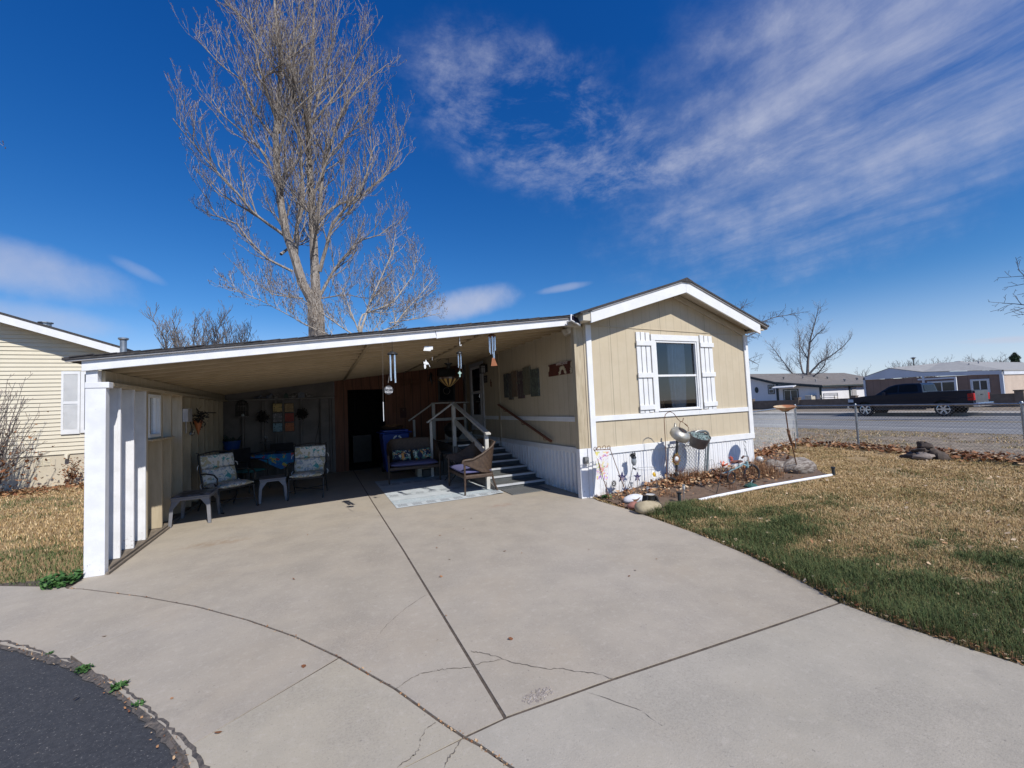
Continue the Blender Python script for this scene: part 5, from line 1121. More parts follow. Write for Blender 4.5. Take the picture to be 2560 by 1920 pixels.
# ------------------------------------------------------------------ patio chairs, tables
def floral(t, v, col):
    n1 = t.noise(v, 11, 3, .5, 1.2); n2 = t.noise(t.vmath('ADD', v, (4, 2, 9)), 11, 2, .4, .9); n3 = t.noise(t.vmath('ADD', v, (1, 8, 3)), 9, 2, .4, 1.0); n4 = t.noise(v, 30, 2, .5)
    col = t.mix(t.ramp(n1, .59, .61), col, (.10, .33, .32)); col = t.mix(t.ramp(n2, .56, .58), col, (.34, .38, .43)); col = t.mix(t.ramp(n3, .57, .59), col, (.45, .40, .26)); return t.mix(t.ramp(n4, .68, .70, 0, .7), col, (.05, .09, .11))
M_FLORAL = mat('floral_cushion', (.68, .66, .60), (.62, .60, .55), 3, .9, extra=floral)
def make_patio_chair(name, label, w=.31):
    t = thing(name, label, 'patio chair', (0, 0, 0), 0, 'iron patio chairs with floral cushions')
    for sd in (-1, 1):
        x = sd*w
        mb = MB(); mb.tube([(x, -.34, 0), (x, -.27, .2), (x, -.25, .38), (x, -.2, .42)], .012, 8); mb.tube([(x, -.34, 0), (x, -.38, .005), (x, -.39, .02)], .012, 8); part('leg', mb, M_BLKMETAL, t, smooth=True)
        mb = MB(); mb.tube([(x, .36, 0), (x, .24, .2), (x, .22, .40)], .012, 8); part('leg', mb, M_BLKMETAL, t, smooth=True)
        mb = MB(); mb.tube([(x*1.05, .23, .66), (x*1.12, .05, .68), (x*1.12, -.18, .665), (x*1.10, -.27, .60), (x*1.06, -.25, .50), (x*1.05, -.2, .47), (x*1.05, -.16, .50)], .013, 8); part('arm', mb, M_BLKMETAL, t, smooth=True)
    mb = MB(); mb.tube([(-w, .20, .40), (-w, .30, .7), (-w, .36, 1.0), (-w+.02, .375, 1.03), (-w-.02, .38, 1.04)], .012, 8); mb.tube([(w, .20, .40), (w, .30, .7), (w, .36, 1.0), (w-.02, .375, 1.03), (w+.02, .38, 1.04)], .012, 8)
    mb.tube([(-w, .36, 1.0), (-w*.5, .37, 1.03), (0, .372, 1.04), (w*.5, .37, 1.03), (w, .36, 1.0)], .011, 8)
    for k in range(5): x = -w+.1+k*(2*w-.2)/4; mb.tube([(x, .21, .42), (x, .3, .7), (x, .362, 1.02)], .005, 5)
    part('back_frame', mb, M_BLKMETAL, t, smooth=True)
    mb = MB(); mb.tube([(-w, -.26, .39), (w, -.26, .39), (w, .22, .40), (-w, .22, .40)], .012, 8, closed=True); mb.tube([(-w, -.3, .15), (0, -.1, .17), (-w, .26, .15)], .008, 6); mb.tube([(w, -.3, .15), (0, -.1, .17), (w, .26, .15)], .008, 6); part('seat_frame', mb, M_BLKMETAL, t, smooth=True)
    mb = MB(); cushion(mb, (0, -.03, .445), w-.01, .27, .045); part('seat_cushion', mb, M_FLORAL, t, smooth=True)
    for zc, h in ((.60, .145), (.865, .125)):
        mb = MB(); cushion(mb, (0, 0, 0), w-.015, h, .045, 12, .5, Matrix.Rotation(R(78), 3, 'X')); mb.v = [(a, b+.245+(zc-.6)*.24, c+zc) for a, b, c in mb.v]; part('back_cushion', mb, M_FLORAL, t, smooth=True)
    for sd in (-1, 1):
        mb = MB(); mb.tube([(sd*w, .33, .82), (sd*(w+.04), .30, .80), (sd*(w+.05), .29, .74)], .006, 5); part('tie_ribbon', mb, M_WHITE, t); mb = MB(); mb.tube([(sd*w, .25, .5), (sd*(w+.04), .22, .46), (sd*(w+.03), .2, .40)], .006, 5); part('tie_ribbon', mb, M_WHITE, t)
    return t
pc = make_patio_chair('patio_chair', 'black iron patio chair with floral cushions angled by the left wall')
copy_thing(pc, (-4.50, 3.50, 0), -.13, 'black iron patio chair with floral cushions facing the drive, right of the grey stool')
pc.location = (-5.82, 3.16, 0); pc.rotation_euler = (0, 0, .71)
dc = thing('dining_chair', 'dark mesh patio chair with a teal seat pad behind the angled floral chair', 'patio chair', (-5.72, 5.02, 0), .9)
mb = MB(); cushion(mb, (0, 0, .45), .25, .24, .03); part('seat_pad', mb, mat('teal_pad', (.05, .26, .27), (.04, .2, .21), 8, .9), dc, smooth=True, local=True)
mb = MB(); mb.box(-.26, .26, .235, .26, .45, .95); part('backrest', mb, M_BLACK, dc, bevel=.01, local=True)
for x, y in ((-.25, -.24), (.25, -.24), (-.25, .24), (.25, .24)):
    mb = MB(); mb.tube([(x*1.1, y*1.1, 0), (x, y, .44)], .013, 6); part('leg', mb, M_BLKMETAL, dc, local=True)
for sd in (-1, 1):
    mb = MB(); mb.tube([(sd*.26, .24, .68), (sd*.29, 0, .68), (sd*.28, -.22, .66), (sd*.26, -.24, .44)], .013, 6); part('arm', mb, M_BLKMETAL, dc, local=True)
tb = thing('patio_table', 'patio table with a black frame under the blue flowered tablecloth', 'table', (-5.38, 6.05, 0))
mb = MB(); mb.box(-5.95, -4.80, 5.64, 6.45, .70, .725); part('tabletop', mb, M_BLACK, tb)
for x in (-5.9, -4.86):
    for y in (5.7, 6.4):
        mb = MB(); mb.tube([(x, y, 0), (x, y, .70)], .018, 8); part('leg', mb, M_BLKMETAL, tb)
def clothx(t, v, col):
    n1 = t.noise(v, 8, 2, .4, .5); n2 = t.noise(t.vmath('ADD', v, (5, 3, 1)), 9, 2, .4, .5); n3 = t.noise(t.vmath('ADD', v, (2, 9, 4)), 9, 1, .4, .6)
    col = t.mix(t.ramp(n3, .56, .58), col, (.03, .32, .50)); col = t.mix(t.ramp(n1, .63, .64), col, (.60, .08, .06)); return t.mix(t.ramp(n2, .63, .645), col, (.6, .5, .12))
mb = MB(); n = 16; vs = []; fs = []
for i in range(n+1):
    for j in range(n+1):
        x = -6.0+1.28*i/n; y = 5.58+.92*j/n; vs.append((x, y, .729))
fs = [(i*(n+1)+j, (i+1)*(n+1)+j, (i+1)*(n+1)+j+1, i*(n+1)+j+1) for i in range(n) for j in range(n)]; mb.add(vs, fs)
vs = []
for i in range(25):
    u = i/24; x = -6.0+1.28*u; dr = .05+.33*max(0, 1-abs(u-.68)/.42)
    for k in range(5): vs.append((x, 5.58-.012*math.sin(i*1.1)*k/4-.008*k, .729-dr*k/4))
mb.add(vs, [(i*5+k, (i+1)*5+k, (i+1)*5+k+1, i*5+k+1) for i in range(24) for k in range(4)])
vs = []
for j in range(13):
    y = 5.58+.92*j/12
    for k in range(4): vs.append((-4.72+.012*math.sin(j*1.3)*k/3, y, .729-.28*k/3))
mb.add(vs, [(i*4+k, (i+1)*4+k, (i+1)*4+k+1, i*4+k+1) for i in range(12) for k in range(3)])
solo('tablecloth', mb, mat('blue_flowered_cloth', (.03, .15, .42), (.04, .2, .5), 4, .8, extra=clothx), 'bright blue flowered tablecloth hanging in a point over the patio table', 'tablecloth', (-5.38, 6.05, .725), smooth=True)
o = thing('standing_tray', 'dark rectangular tray standing upright on the tablecloth', 'tray', (-5.17, 6.3, .73))
mb = MB(); mb.obox((-5.17, 6.32, .845), (.265, .008, .105), Matrix.Rotation(.25, 3, 'X')); part('panel', mb, M_BLACK, o, bevel=.006)
mb = MB(); mb.box(-5.75, -5.3, 6.1, 6.35, .731, .765); part('base', mb, M_BLACK, o, bevel=.006)
o = thing('iron_candle_cross', 'black iron cross-shaped candle holder standing on the blue tablecloth', 'ornament', (-5.52, 6.2, .73))
mb = MB(); mb.tube([(-5.52, 6.2, .73), (-5.52, 6.2, 1.08)], .014, 6); mb.box(-5.65, -5.38, 6.19, 6.21, .985, 1.02); mb.lathe((-5.52, 6.2, .73), [(.07, 0), (.07, .012), (.015, .03)], 12); part('stand', mb, M_BLKMETAL, o)
mb = MB(); mb.lathe((-5.52, 6.2, 1.09), [(.025, 0), (.04, .03), (.035, .06), (.02, .06)], 10); part('cup', mb, M_GALV, o)
def make_stool(c, w, d, h, rz, label, group):
    t = thing('plastic_stool_table', label, 'side table', (*c, 0), rz, group)
    mb = MB(); mb.box(-w/2, w/2, -d/2, d/2, h-.025, h); mb.box(-w/2+.01, w/2-.01, -d/2+.01, d/2-.01, h-.06, h-.025); part('tabletop', mb, M_GREYP, t, bevel=.01, local=True)
    for sx in (-1, 1):
        for sy in (-1, 1):
            x, y = sx*(w/2-.02), sy*(d/2-.02); e = .035; mb = MB()
            top_ = [(x-sx*.12, y, h-.05), (x, y, h-.05), (x, y-sy*.12, h-.05), (x-sx*.05, y-sy*.05, h-.05)]; bot = [(x+sx*e-sx*.045, y+sy*e, 0), (x+sx*e, y+sy*e, 0), (x+sx*e, y+sy*e-sy*.045, 0), (x+sx*e-sx*.03, y+sy*e-sy*.03, 0)]
            mid = [tuple(a*.35+b*.65 for a, b in zip(p, q_)) for p, q_ in zip([(x-sx*.07, y, h-.05), (x, y, h-.05), (x, y-sy*.07, h-.05), (x-sx*.04, y-sy*.04, h-.05)], bot)]
            mid = [(a, b, h*.62) for a, b, c_ in mid]; vs = bot+mid+top_
            mb.add(vs, [(3, 2, 1, 0), (8, 9, 10, 11)]+[(r_*4+i, r_*4+(i+1) % 4, r_*4+4+(i+1) % 4, r_*4+4+i) for r_ in range(2) for i in range(4)]); part('leg', mb, M_GREYP, t, bevel=.006, local=True)
    return t
M_GREYP = mat('grey_plastic', (.20, .20, .215), (.175, .175, .19), 9, .5, bump=.08)
make_stool((-6.14, 2.40), .52, .66, .45, .0, 'low grey plastic side table with a picture tray on it, nearest the left wall', 'grey plastic side tables')
make_stool((-5.14, 3.52), .46, .56, .45, .12, 'low grey plastic side table standing bare between the two floral chairs', 'grey plastic side tables')
def trayx(t, v, col):
    w = t.node('ShaderNodeTexVoronoi'); w.inputs['Scale'].default_value = 9; t.l.new(v, w.inputs['Vector']); return t.mix(.8, col, t.mix(t.ramp(t.sep(w.outputs['Color'])[0], .3, .7), (.02, .02, .03), (.25, .23, .27)))
mb = MB(); mb.box(-6.36, -5.90, 2.12, 2.66, .452, .462)
solo('picture_tray', mb, mat('picture_tray_print', (.04, .04, .05), (.06, .06, .07), 9, .35, extra=trayx), 'dark picture-patterned tray lying on the grey side table by the wall', 'tray', (-6.13, 2.4, .452), bevel=.003)
# corner things
o = thing('black_cabinet', 'black low cabinet in the back left corner of the carport', 'cabinet', (-6.33, 6.35, 0))
mb = MB(); mb.box(-6.58, -6.08, 6.1, 6.6, 0, .86); part('body', mb, M_BLACK, o, bevel=.008)
mb = MB(); mb.box(-6.33, -6.1, 6.085, 6.1, .06, .8); mb.tube([(-6.30, 6.075, .4), (-6.30, 6.075, .5)], .008, 6); part('door', mb, M_BLACK, o)
o = thing('blue_tub', 'blue plastic tub with a rim on top of the black cabinet', 'tub', (-6.26, 6.3, .86))
mb = MB(); mb.lathe((-6.26, 6.3, .862), [(.15, 0), (.19, .2), (.205, .205), (.205, .22), (.18, .22), (.14, .02), (.001, .02)], 20); part('body', mb, mat('blue_plastic', (.02, .08, .30), (.02, .07, .26), 6, .45), o, smooth=True)
mb = MB(); rr = random.Random(6)
for k in range(46):
    a = rr.uniform(0, 6.28); d = Vector((math.cos(a), math.sin(a)*.6, rr.uniform(.3, 1.1)))*rr.uniform(.08, .2); c = Vector((-6.26+.08*math.cos(a), 6.3+.08*math.sin(a), 1.06)); s_ = Vector((-math.sin(a), math.cos(a), 0))*.03; mb.face(c, c+d*.5+s_, c+d, c+d*.5-s_)
part('plant', mb, mat('dusty_leaves', (.05, .075, .05), (.10, .13, .12), 9, .8), o, fix=False)
# ------------------------------------------------------------------ hung on the walls
def bird_cage():
    t = thing('bird_cage', 'dark domed bird cage hung on the back wall over the cabinet', 'bird cage', (-6.07, 6.5, 1.65))
    mb = MB(); mb.lathe((-6.07, 6.5, 1.66), [(.001, 0), (.14, 0), (.14, .02), (.001, .02)], 18); part('base', mb, M_STUD, t)
    mb = MB()
    for k in range(14):
        a = k*6.283/14; mb.tube([(-6.07+.135*math.cos(a), 6.5+.135*math.sin(a), 1.68), (-6.07+.135*math.cos(a), 6.5+.135*math.sin(a), 1.98), (-6.07+.09*math.cos(a), 6.5+.09*math.sin(a), 2.07), (-6.07, 6.5, 2.11)], .004, 4)
    for z in (1.8, 1.98): mb.tube([(-6.07+.136*math.cos(a), 6.5+.136*math.sin(a), z) for a in np.linspace(0, 6.283, 20)[:-1]], .004, 4, closed=True)
    part('wires', mb, M_BLKMETAL, t)
    mb = MB(); mb.box(-6.16, -6.0, 6.47, 6.5, 1.93, 1.955); part('perch', mb, M_STUD, t)
    mb = MB(); mb.lathe((-6.05, 6.48, 1.685), [(.03, 0), (.035, .03), (.02, .06), (.001, .07)], 8); part('cup', mb, M_WHITE, t)
bird_cage()
def wreath(x, z, label, seed, m):
    t = thing('wreath', label, 'wreath', (x, 6.68, z)); mb = MB(); rr = random.Random(seed)
    for k in range(420):
        a = rr.uniform(0, 6.28); r_ = .075+.055*rr.gauss(0, .7); c = Vector((x+r_*math.cos(a), 6.66+rr.gauss(0, .02), z+r_*math.sin(a))); v = rvec(rr)*.035; w = rvec(rr)*.018; mb.face(c-v, c+w, c+v, c-w)
    part('leaves', mb, m, t, fix=False); mb = MB(); mb.tube([(x+.08*math.cos(a), 6.69, z+.08*math.sin(a)) for a in np.linspace(0, 6.283, 18)[:-1]], .02, 6, closed=True); part('ring', mb, M_RUST, t)
M_DLEAF = mat('dark_dried_leaves', (.02, .022, .02), (.045, .035, .03), 20, .9)
wreath(-5.635, 1.64, 'dark round wreath left of the coloured tiles on the back wall', 3, M_DLEAF); wreath(-4.70, 1.68, 'dark wreath with a bow right of the coloured tiles on the back wall', 4, M_DLEAF)
def tilex(c2):
    def f(t, v, col): return t.mix(t.ramp(t.noise(v, 34, 2, .5, 1), .57, .60), col, c2)
    return f
for nm, x, z, c, c2 in (('yellow', -5.29, 1.872, (.62, .45, .17), (.1, .08, .05)), ('bronze', -5.015, 1.865, (.33, .22, .10), (.5, .35, .18)), ('grey', -5.292, 1.612, (.17, .165, .17), (.4, .38, .38)), ('red', -5.01, 1.60, (.36, .05, .03), (.2, .03, .02)), ('pale blue', -5.293, 1.345, (.24, .40, .48), (.04, .06, .08)), ('orange', -5.008, 1.34, (.48, .16, .06), (.28, .07, .03))):
    t = thing('art_tile', f'square {nm} art tile in the group of six on the back wall', 'art tile', (x, 6.72, z), 0, 'six coloured art tiles')
    mb = MB(); mb.box(x-.108, x+.108, 6.705, 6.735, z-.112, z+.112); part('tile', mb, mat('tile_'+nm.replace(' ', '_'), c, tuple(k*.8 for k in c), 6, .6, extra=tilex(c2)), t, bevel=.003)
    mb = MB()
    for a in ((x-.118, x-.108, z-.122, z+.122), (x+.108, x+.118, z-.122, z+.122), (x-.108, x+.108, z+.112, z+.122), (x-.108, x+.108, z-.122, z-.112)): mb.box(a[0], a[1], 6.70, 6.738, a[2], a[3])
    part('frame', mb, M_BLACK, t)
M_SHELFO = mat('painted_ornament', (.10, .12, .17), (.20, .20, .21), 14, .6)
rr = random.Random(12)
def shelf_bird(x, label, sc=1.0, m=None, flip=1):
    t = thing('ornamental_bird', label, 'bird ornament', (x, 6.70, 2.12)); m = m or M_SHELFO
    mb = MB(); mb.blob((x, 6.70, 2.12+.04*sc), (.055*sc, .032*sc, .04*sc), 10, 7); mb.blob((x+.045*sc*flip, 6.70, 2.12+.085*sc), (.024*sc, .02*sc, .024*sc), 8, 6); mb.lathe((x+.066*sc*flip, 6.7, 2.12+.085*sc), [(.007, 0), (.001, .02)], 5, Matrix(((0, 0, flip), (1, 0, 0), (0, 1, 0)))); part('body', mb, m, t, smooth=True)
    mb = MB(); mb.add([(x-.04*sc*flip, 6.685, 2.16), (x-.12*sc*flip, 6.69, 2.18), (x-.11*sc*flip, 6.70, 2.145), (x-.04*sc*flip, 6.715, 2.15)], [(0, 1, 2, 3)]); part('tail', mb, m, t, fix=False)
shelf_bird(-5.72, 'small dark bird ornament, leftmost on the back wall shelf'); shelf_bird(-5.49, 'blue bird ornament with raised wings on the back wall shelf', 1.3); shelf_bird(-5.32, 'pale bird ornament left of the little green birdhouse on the shelf', 1, M_STUD); shelf_bird(-4.90, 'white bird ornament between the birdhouse and the small sign on the shelf', 1.2, M_STUD); shelf_bird(-4.54, 'white bird ornament right of the small sign on the shelf', 1.1, M_STUD, -1)
t = thing('birdhouse', 'little green-roofed birdhouse on the back wall shelf', 'birdhouse', (-5.08, 6.7, 2.12)); mb = MB(); mb.prism([(-5.13, 2.12), (-5.03, 2.12), (-5.03, 2.22), (-5.08, 2.27), (-5.13, 2.22)], XZ(6.66), 0, .09); part('wall', mb, mat('dark_green_paint', (.03, .06, .045), (.05, .08, .06), 6, .7), t)
mb = MB(); mb.beam((-5.15, 6.705, 2.205), (-5.08, 6.705, 2.285), .11, .012, (0, 1, 0)); mb.beam((-5.01, 6.705, 2.205), (-5.08, 6.705, 2.285), .11, .012, (0, 1, 0)); part('roof', mb, M_GREYWALL, t)
t = thing('shelf_plaque', 'small dark lettered plaque standing on the back wall shelf', 'plaque', (-4.72, 6.7, 2.12)); mb = MB(); mb.box(-4.80, -4.64, 6.69, 6.71, 2.12, 2.25); mb.prism([(-4.81, 2.25), (-4.63, 2.25), (-4.72, 2.29)], XZ(6.688), 0, .024); part('panel', mb, M_SHELFO, t)
mb = MB(); mb.tube([(-4.25, 6.72, 1.9), (-4.29, 6.70, 1.36), (-4.39, 6.69, .90), (-4.36, 6.68, .3)], .006, 5); mb.tube([(-4.29, 6.70, 1.36), (-4.28, 6.69, .9), (-4.27, 6.68, .2)], .006, 5)
solo('looped_rope', mb, M_BLACK, 'thin dark rope hanging in a loop on the pale back wall', 'rope', (-4.3, 6.7, 1.3))
# left wall
t = thing('electrical_box', 'small grey electrical box with a pipe on the left carport wall', 'electrical box', (-6.42, 3.0, 1.7)); mb = MB(); mb.box(-6.44, -6.36, 2.93, 3.2, 1.62, 1.85); part('box', mb, M_DRIP, t, bevel=.006); mb = MB(); mb.tube([(-6.42, 3.06, 1.62), (-6.42, 3.06, 1.42)], .012, 6); part('conduit', mb, M_DRIP, t)
t = thing('caged_work_light', 'small glass caged work light hanging below the electrical box', 'work light', (-6.40, 3.36, 1.35)); mb = MB(); mb.lathe((-6.40, 3.36, 1.36), [(.001, 0), (.04, .02), (.045, .06), (.02, .09), (.02, .12)], 10); part('bulb', mb, M_GLASS, t, fix=False); mb = MB(); mb.tube([(-6.40, 3.36, 1.48), (-6.41, 3.2, 1.7)], .008, 5); part('cord', mb, M_BLACK, t)
t = thing('cone_planter', 'orange cone wall planter with dark trailing leaves on the left wall', 'planter', (-6.36, 3.55, 1.4)); mb = MB(); mb.lathe((-6.35, 3.55, 1.36), [(.004, 0), (.045, .14), (.075, .27), (.065, .27), (.001, .2)], 12); part('cone', mb, mat('orange_glaze', (.42, .13, .04), (.32, .09, .03), 6, .5), t, smooth=True)
mb = MB(); rr = random.Random(15)
for k in range(90): 
    c = Vector((-6.34+rr.gauss(0, .05), 3.6+rr.gauss(0, .10), 1.66+rr.gauss(0, .09))); v = rvec(rr)*.055; w = rvec(rr)*.02; mb.face(c-v, c+w, c+v, c-w)
part('leaves', mb, M_DLEAF, t, fix=False); mb = MB(); mb.tube([(-6.45, 3.9, 1.76), (-6.3, 3.95, 1.78), (-6.15, 4.0, 1.77)], .012, 6); part('bracket', mb, M_BLACK, t)
# pine wall
t = thing('metal_dragonfly', 'rusty metal dragonfly wall ornament on the pine boards over the bin', 'wall ornament', (-1.73, 6.70, 2.5)); mb = MB(); mb.tube([(-1.73, 6.70, 2.60), (-1.73, 6.69, 2.5), (-1.73, 6.70, 2.15)], [.02, .024, .008], 8); mb.blob((-1.73, 6.695, 2.62), (.028, .02, .025), 8, 6); part('body', mb, M_RUST, t, smooth=True)
for sd in (-1, 1):
    for dz, L_ in ((.05, .36), (-.05, .32)):
        mb = MB(); q_ = [(-1.73+sd*L_*u, 6.70, 2.51+dz*.3+dz*u*1.6+k*.045*math.sin(math.pi*min(1, u*1.02))) for k in (1, -1) for u in (np.linspace(.04, 1, 9) if k == 1 else np.linspace(1, .04, 9))]; mb.tube(q_, .006, 5, closed=True)
        for u in np.linspace(.2, .9, 5): mb.tube([(-1.73+sd*L_*u, 6.70, 2.51+dz*.3+dz*u*1.6+.04*math.sin(math.pi*u)), (-1.73+sd*L_*(u+.06), 6.70, 2.51+dz*.3+dz*u*1.6-.04*math.sin(math.pi*u))], .004, 4)
        part('wing', mb, M_RUST, t)
t = thing('metal_lizard', 'dark metal lizard ornament climbing the pine wall right of the dragonfly', 'wall ornament', (-1.09, 6.71, 2.6)); mb = MB(); mb.tube([(-1.10, 6.71, 2.80), (-1.09, 6.70, 2.72), (-1.11, 6.70, 2.6), (-1.07, 6.71, 2.47), (-1.075, 6.715, 2.35)], [.02, .04, .045, .02, .005], 8)
for z, sd in ((2.7, -1), (2.68, 1), (2.54, -1), (2.53, 1)): mb.tube([(-1.09, 6.71, z), (-1.09+sd*.08, 6.71, z+.02), (-1.09+sd*.10, 6.715, z-.04)], .01, 5)
part('body', mb, M_BLKMETAL, t, smooth=True)
t = thing('wire_trellis', 'arched wire wall trellis on the pine boards left of the side steps', 'wall trellis', (-2.08, 6.71, 1.57)); mb = MB(); mb.tube([(-2.28, 6.71, 1.57), (-2.28, 6.71, 1.95), (-2.2, 6.71, 2.0), (-2.08, 6.71, 2.03), (-1.96, 6.71, 2.0), (-1.885, 6.71, 1.95), (-1.885, 6.71, 1.57)], .007, 5, closed=True)
for k in range(1, 6): mb.tube([(-2.28+k*.066, 6.715, 1.57), (-2.28+k*.066, 6.715, 1.98)], .004, 4)
for k in range(1, 5): mb.tube([(-2.28, 6.72, 1.57+k*.085), (-1.885, 6.72, 1.57+k*.085)], .004, 4)
part('wires', mb, M_RUST, t); mb = MB(); mb.lathe((-2.08, 6.71, 2.05), [(.02, 0), (.012, .03), (.001, .05)], 8); part('finial', mb, M_RUST, t)
t = thing('heart_plaque', 'small dark plaque with a pale heart on the pine wall', 'plaque', (-1.975, 6.715, 1.58)); mb = MB(); mb.box(-2.065, -1.885, 6.70, 6.72, 1.43, 1.735); part('board', mb, mat('dark_red_board', (.07, .02, .015), (.05, .015, .012), 8, .7), t, bevel=.003); mb = MB(); mb.lathe((-1.975, 6.698, 1.67), [(.001, 0), (.022, 0)], 3, Matrix(((1, 0, 0), (0, 0, 1), (0, -1, 0)))); part('heart', mb, M_STUD, t, fix=False)
t = thing('window_air_conditioner', 'black boxy air conditioner high on the pine wall beside the door', 'air conditioner', (-.63, 6.6, 2.66)); mb = MB(); mb.box(-.90, -.36, 6.52, 6.735, 2.665, 2.885); part('case', mb, M_BLACK, t, bevel=.012)
mb = MB()
for k in range(7): mb.box(-.87, -.39, 6.512, 6.52, 2.69+k*.026, 2.702+k*.026)
part('grille', mb, M_BLKMETAL, t)
t = thing('dark_window', 'dark framed window with a round hanging plate on the pine wall', 'window', (-.61, 6.72, 1.87)); mb = MB()
for a in ((-.885, -.835, 1.87, 2.645), (-.385, -.335, 1.87, 2.645), (-.835, -.385, 2.595, 2.645), (-.835, -.385, 1.87, 1.92)): mb.box(a[0], a[1], 6.70, 6.735, a[2], a[3])
part('frame', mb, M_BLKMETAL, t); mb = MB(); mb.box(-.835, -.385, 6.72, 6.733, 1.92, 2.595); part('pane', mb, M_WINB2, t)
mb = MB(); mb.tube([(-.615+.105*math.cos(a), 6.69, 2.21+.105*math.sin(a)) for a in np.linspace(0, 6.283, 26)[:-1]], .008, 6, closed=True); mb.tube([(-.615, 6.69, 2.315), (-.615, 6.70, 2.5)], .003, 4)
solo('hanging_ring', mb, M_STUD, 'round pale wire ring hanging in front of the dark window', 'ornament', (-.615, 6.69, 2.21))
# house wall by the steps
t = thing('wall_lantern', 'black caged wall lantern with frosted glass beside the door', 'wall lantern', (-.06, 4.72, 2.7))
mb = MB(); mb.box(-.02, -.003, 4.66, 4.78, 2.62, 2.84); mb.tube([(-.02, 4.72, 2.82), (-.09, 4.72, 2.86), (-.13, 4.72, 2.82)], .01, 6); part('bracket', mb, M_BLKMETAL, t)
mb = MB(); mb.box(-.185, -.075, 4.665, 4.775, 2.60, 2.79); part('glass', mb, mat('frosted_glass', (.42, .42, .43), (.36, .36, .37), 5, .3), t)
mb = MB()
for x in (-.19, -.135, -.075):
    for y in (4.66, 4.78): mb.box(x-.006, x+.006, y-.006, y+.006, 2.585, 2.80)
for x in (-.19, -.075): mb.box(x-.005, x+.005, 4.714, 4.726, 2.585, 2.80)
for z in (2.585, 2.735, 2.795): 
    for y in (4.66, 4.78): mb.box(-.196, -.066, y-.006, y+.006, z, z+.012)
    for x in (-.19, -.072): mb.box(x-.006, x+.006, 4.66, 4.78, z, z+.012)
mb.add([(-.21, 4.64, 2.807), (-.05, 4.64, 2.807), (-.05, 4.80, 2.807), (-.21, 4.80, 2.807), (-.13, 4.72, 2.87)], [(3, 2, 1, 0), (0, 1, 4), (1, 2, 4), (2, 3, 4), (3, 0, 4)]); part('cage', mb, M_BLKMETAL, t)
SW = lambda x0, y0, z0: (lambda u, v, tt: (x0-tt, y0-u, z0+v))       # lettering on the side wall, read from the drive
t = thing('house_number_plaque', 'small black house number plaque with pale marks beside the door', 'house number', (-.01, 4.82, 2.44)); mb = MB(); mb.box(-.016, -.003, 4.70, 4.95, 2.33, 2.53); part('board', mb, M_BLACK, t, bevel=.003)
mb = text_mesh('22', .17, SW(-.018, 4.825, 2.372)); part('number', mb, M_STUD, t, fix=False)
t = thing('kokopelli_figure', 'little dark metal figure ornament on the wall right of the number plaque', 'wall ornament', (-.01, 4.44, 2.28)); t.name = 'metal_figure'; WM[t.name] = Matrix.Translation((-.01, 4.44, 2.28))
mb = MB(); mb.tube([(-.012, 4.44, 2.37), (-.012, 4.45, 2.31), (-.012, 4.42, 2.25), (-.012, 4.46, 2.20)], [.012, .02, .02, .008], 6); mb.blob((-.012, 4.44, 2.38), (.01, .02, .02), 8, 6); mb.tube([(-.012, 4.44, 2.32), (-.012, 4.39, 2.29), (-.012, 4.37, 2.32)], .007, 5); mb.tube([(-.012, 4.43, 2.25), (-.012, 4.38, 2.21), (-.012, 4.40, 2.18)], .008, 5); part('figure', mb, M_RUST, t, smooth=True)
pk = thing('painted_plank_panel', 'dark painted wooden plank picture of grasses on the tan side wall', 'wall art', (-.02, 2.55, 2.1))
def plantx(t, v, col): return t.mix(t.ramp(t.noise(t.vmath('MULTIPLY', v, (1, 3, 1)), 9, 4, .7, 1.5), .52, .60), col, (.17, .20, .15))
for i, (y0, y1, z0, z1, c) in enumerate(((3.50, 3.24, 1.86, 2.45, (.045, .045, .05)), (3.24, 3.03, 1.80, 2.44, (.07, .06, .055)), (3.03, 2.72, 1.86, 2.47, (.13, .085, .06)), (2.72, 2.40, 1.81, 2.44, (.07, .045, .05)), (2.40, 2.06, 1.88, 2.50, (.11, .10, .07)), (2.06, 1.68, 1.83, 2.42, (.06, .07, .06)))):
    mb = MB(); mb.box(-.045+.008*(i % 2), -.004, y1+.003, y0-.003, z0, z1); part('plank', mb, mat('painted_plank', c, tuple(k*1.5 for k in c), 5, .6, stretch=(4, 4, 1), extra=plantx), pk, bevel=.003)
ws = thing('welcome_sign', 'dark red welcome sign with cream sunflowers on the tan side wall', 'sign', (-.02, .77, 2.33))
mb = MB(); mb.box(-.022, -.004, .275, 1.265, 2.205, 2.44); part('board', mb, mat('dark_red_sign', (.085, .022, .014), (.11, .03, .018), 8, .6), ws, bevel=.003)
M_PETAL = mat('cream_petals', (.55, .45, .27), (.62, .54, .38), 14, .7); mb = MB(); rr = random.Random(2)
for cy, cz_, r_, a0, a1 in ((.72, 2.245, .145, -.15, 3.3), (1.235, 2.25, .17, 1.55, 3.6), (.30, 2.36, .13, -.9, 1.9), (.33, 2.25, .13, -.9, 1.9)):
    for k in range(16):
        a = a0+(a1-a0)*k/15; d = Vector((0, -math.cos(a), math.sin(a))) if cy > 1 or cy < .5 else Vector((0, math.cos(a), math.sin(a))); s_ = Vector((0, -d.z, d.y)); c = Vector((-.0245-.0006*(k % 3), cy, cz_)); L_ = r_*rr.uniform(.85, 1.1)
        if cy < .5: d.y = abs(d.y)
        q_ = [c+d*.055+s_*.004, c+d*L_*.7+s_*.02, c+d*L_, c+d*L_*.7-s_*.02, c+d*.055-s_*.004]; q_ = [Vector((p.x, min(1.26, max(.28, p.y)), min(2.437, max(2.21, p.z)))) for p in q_]; mb.face(*q_)
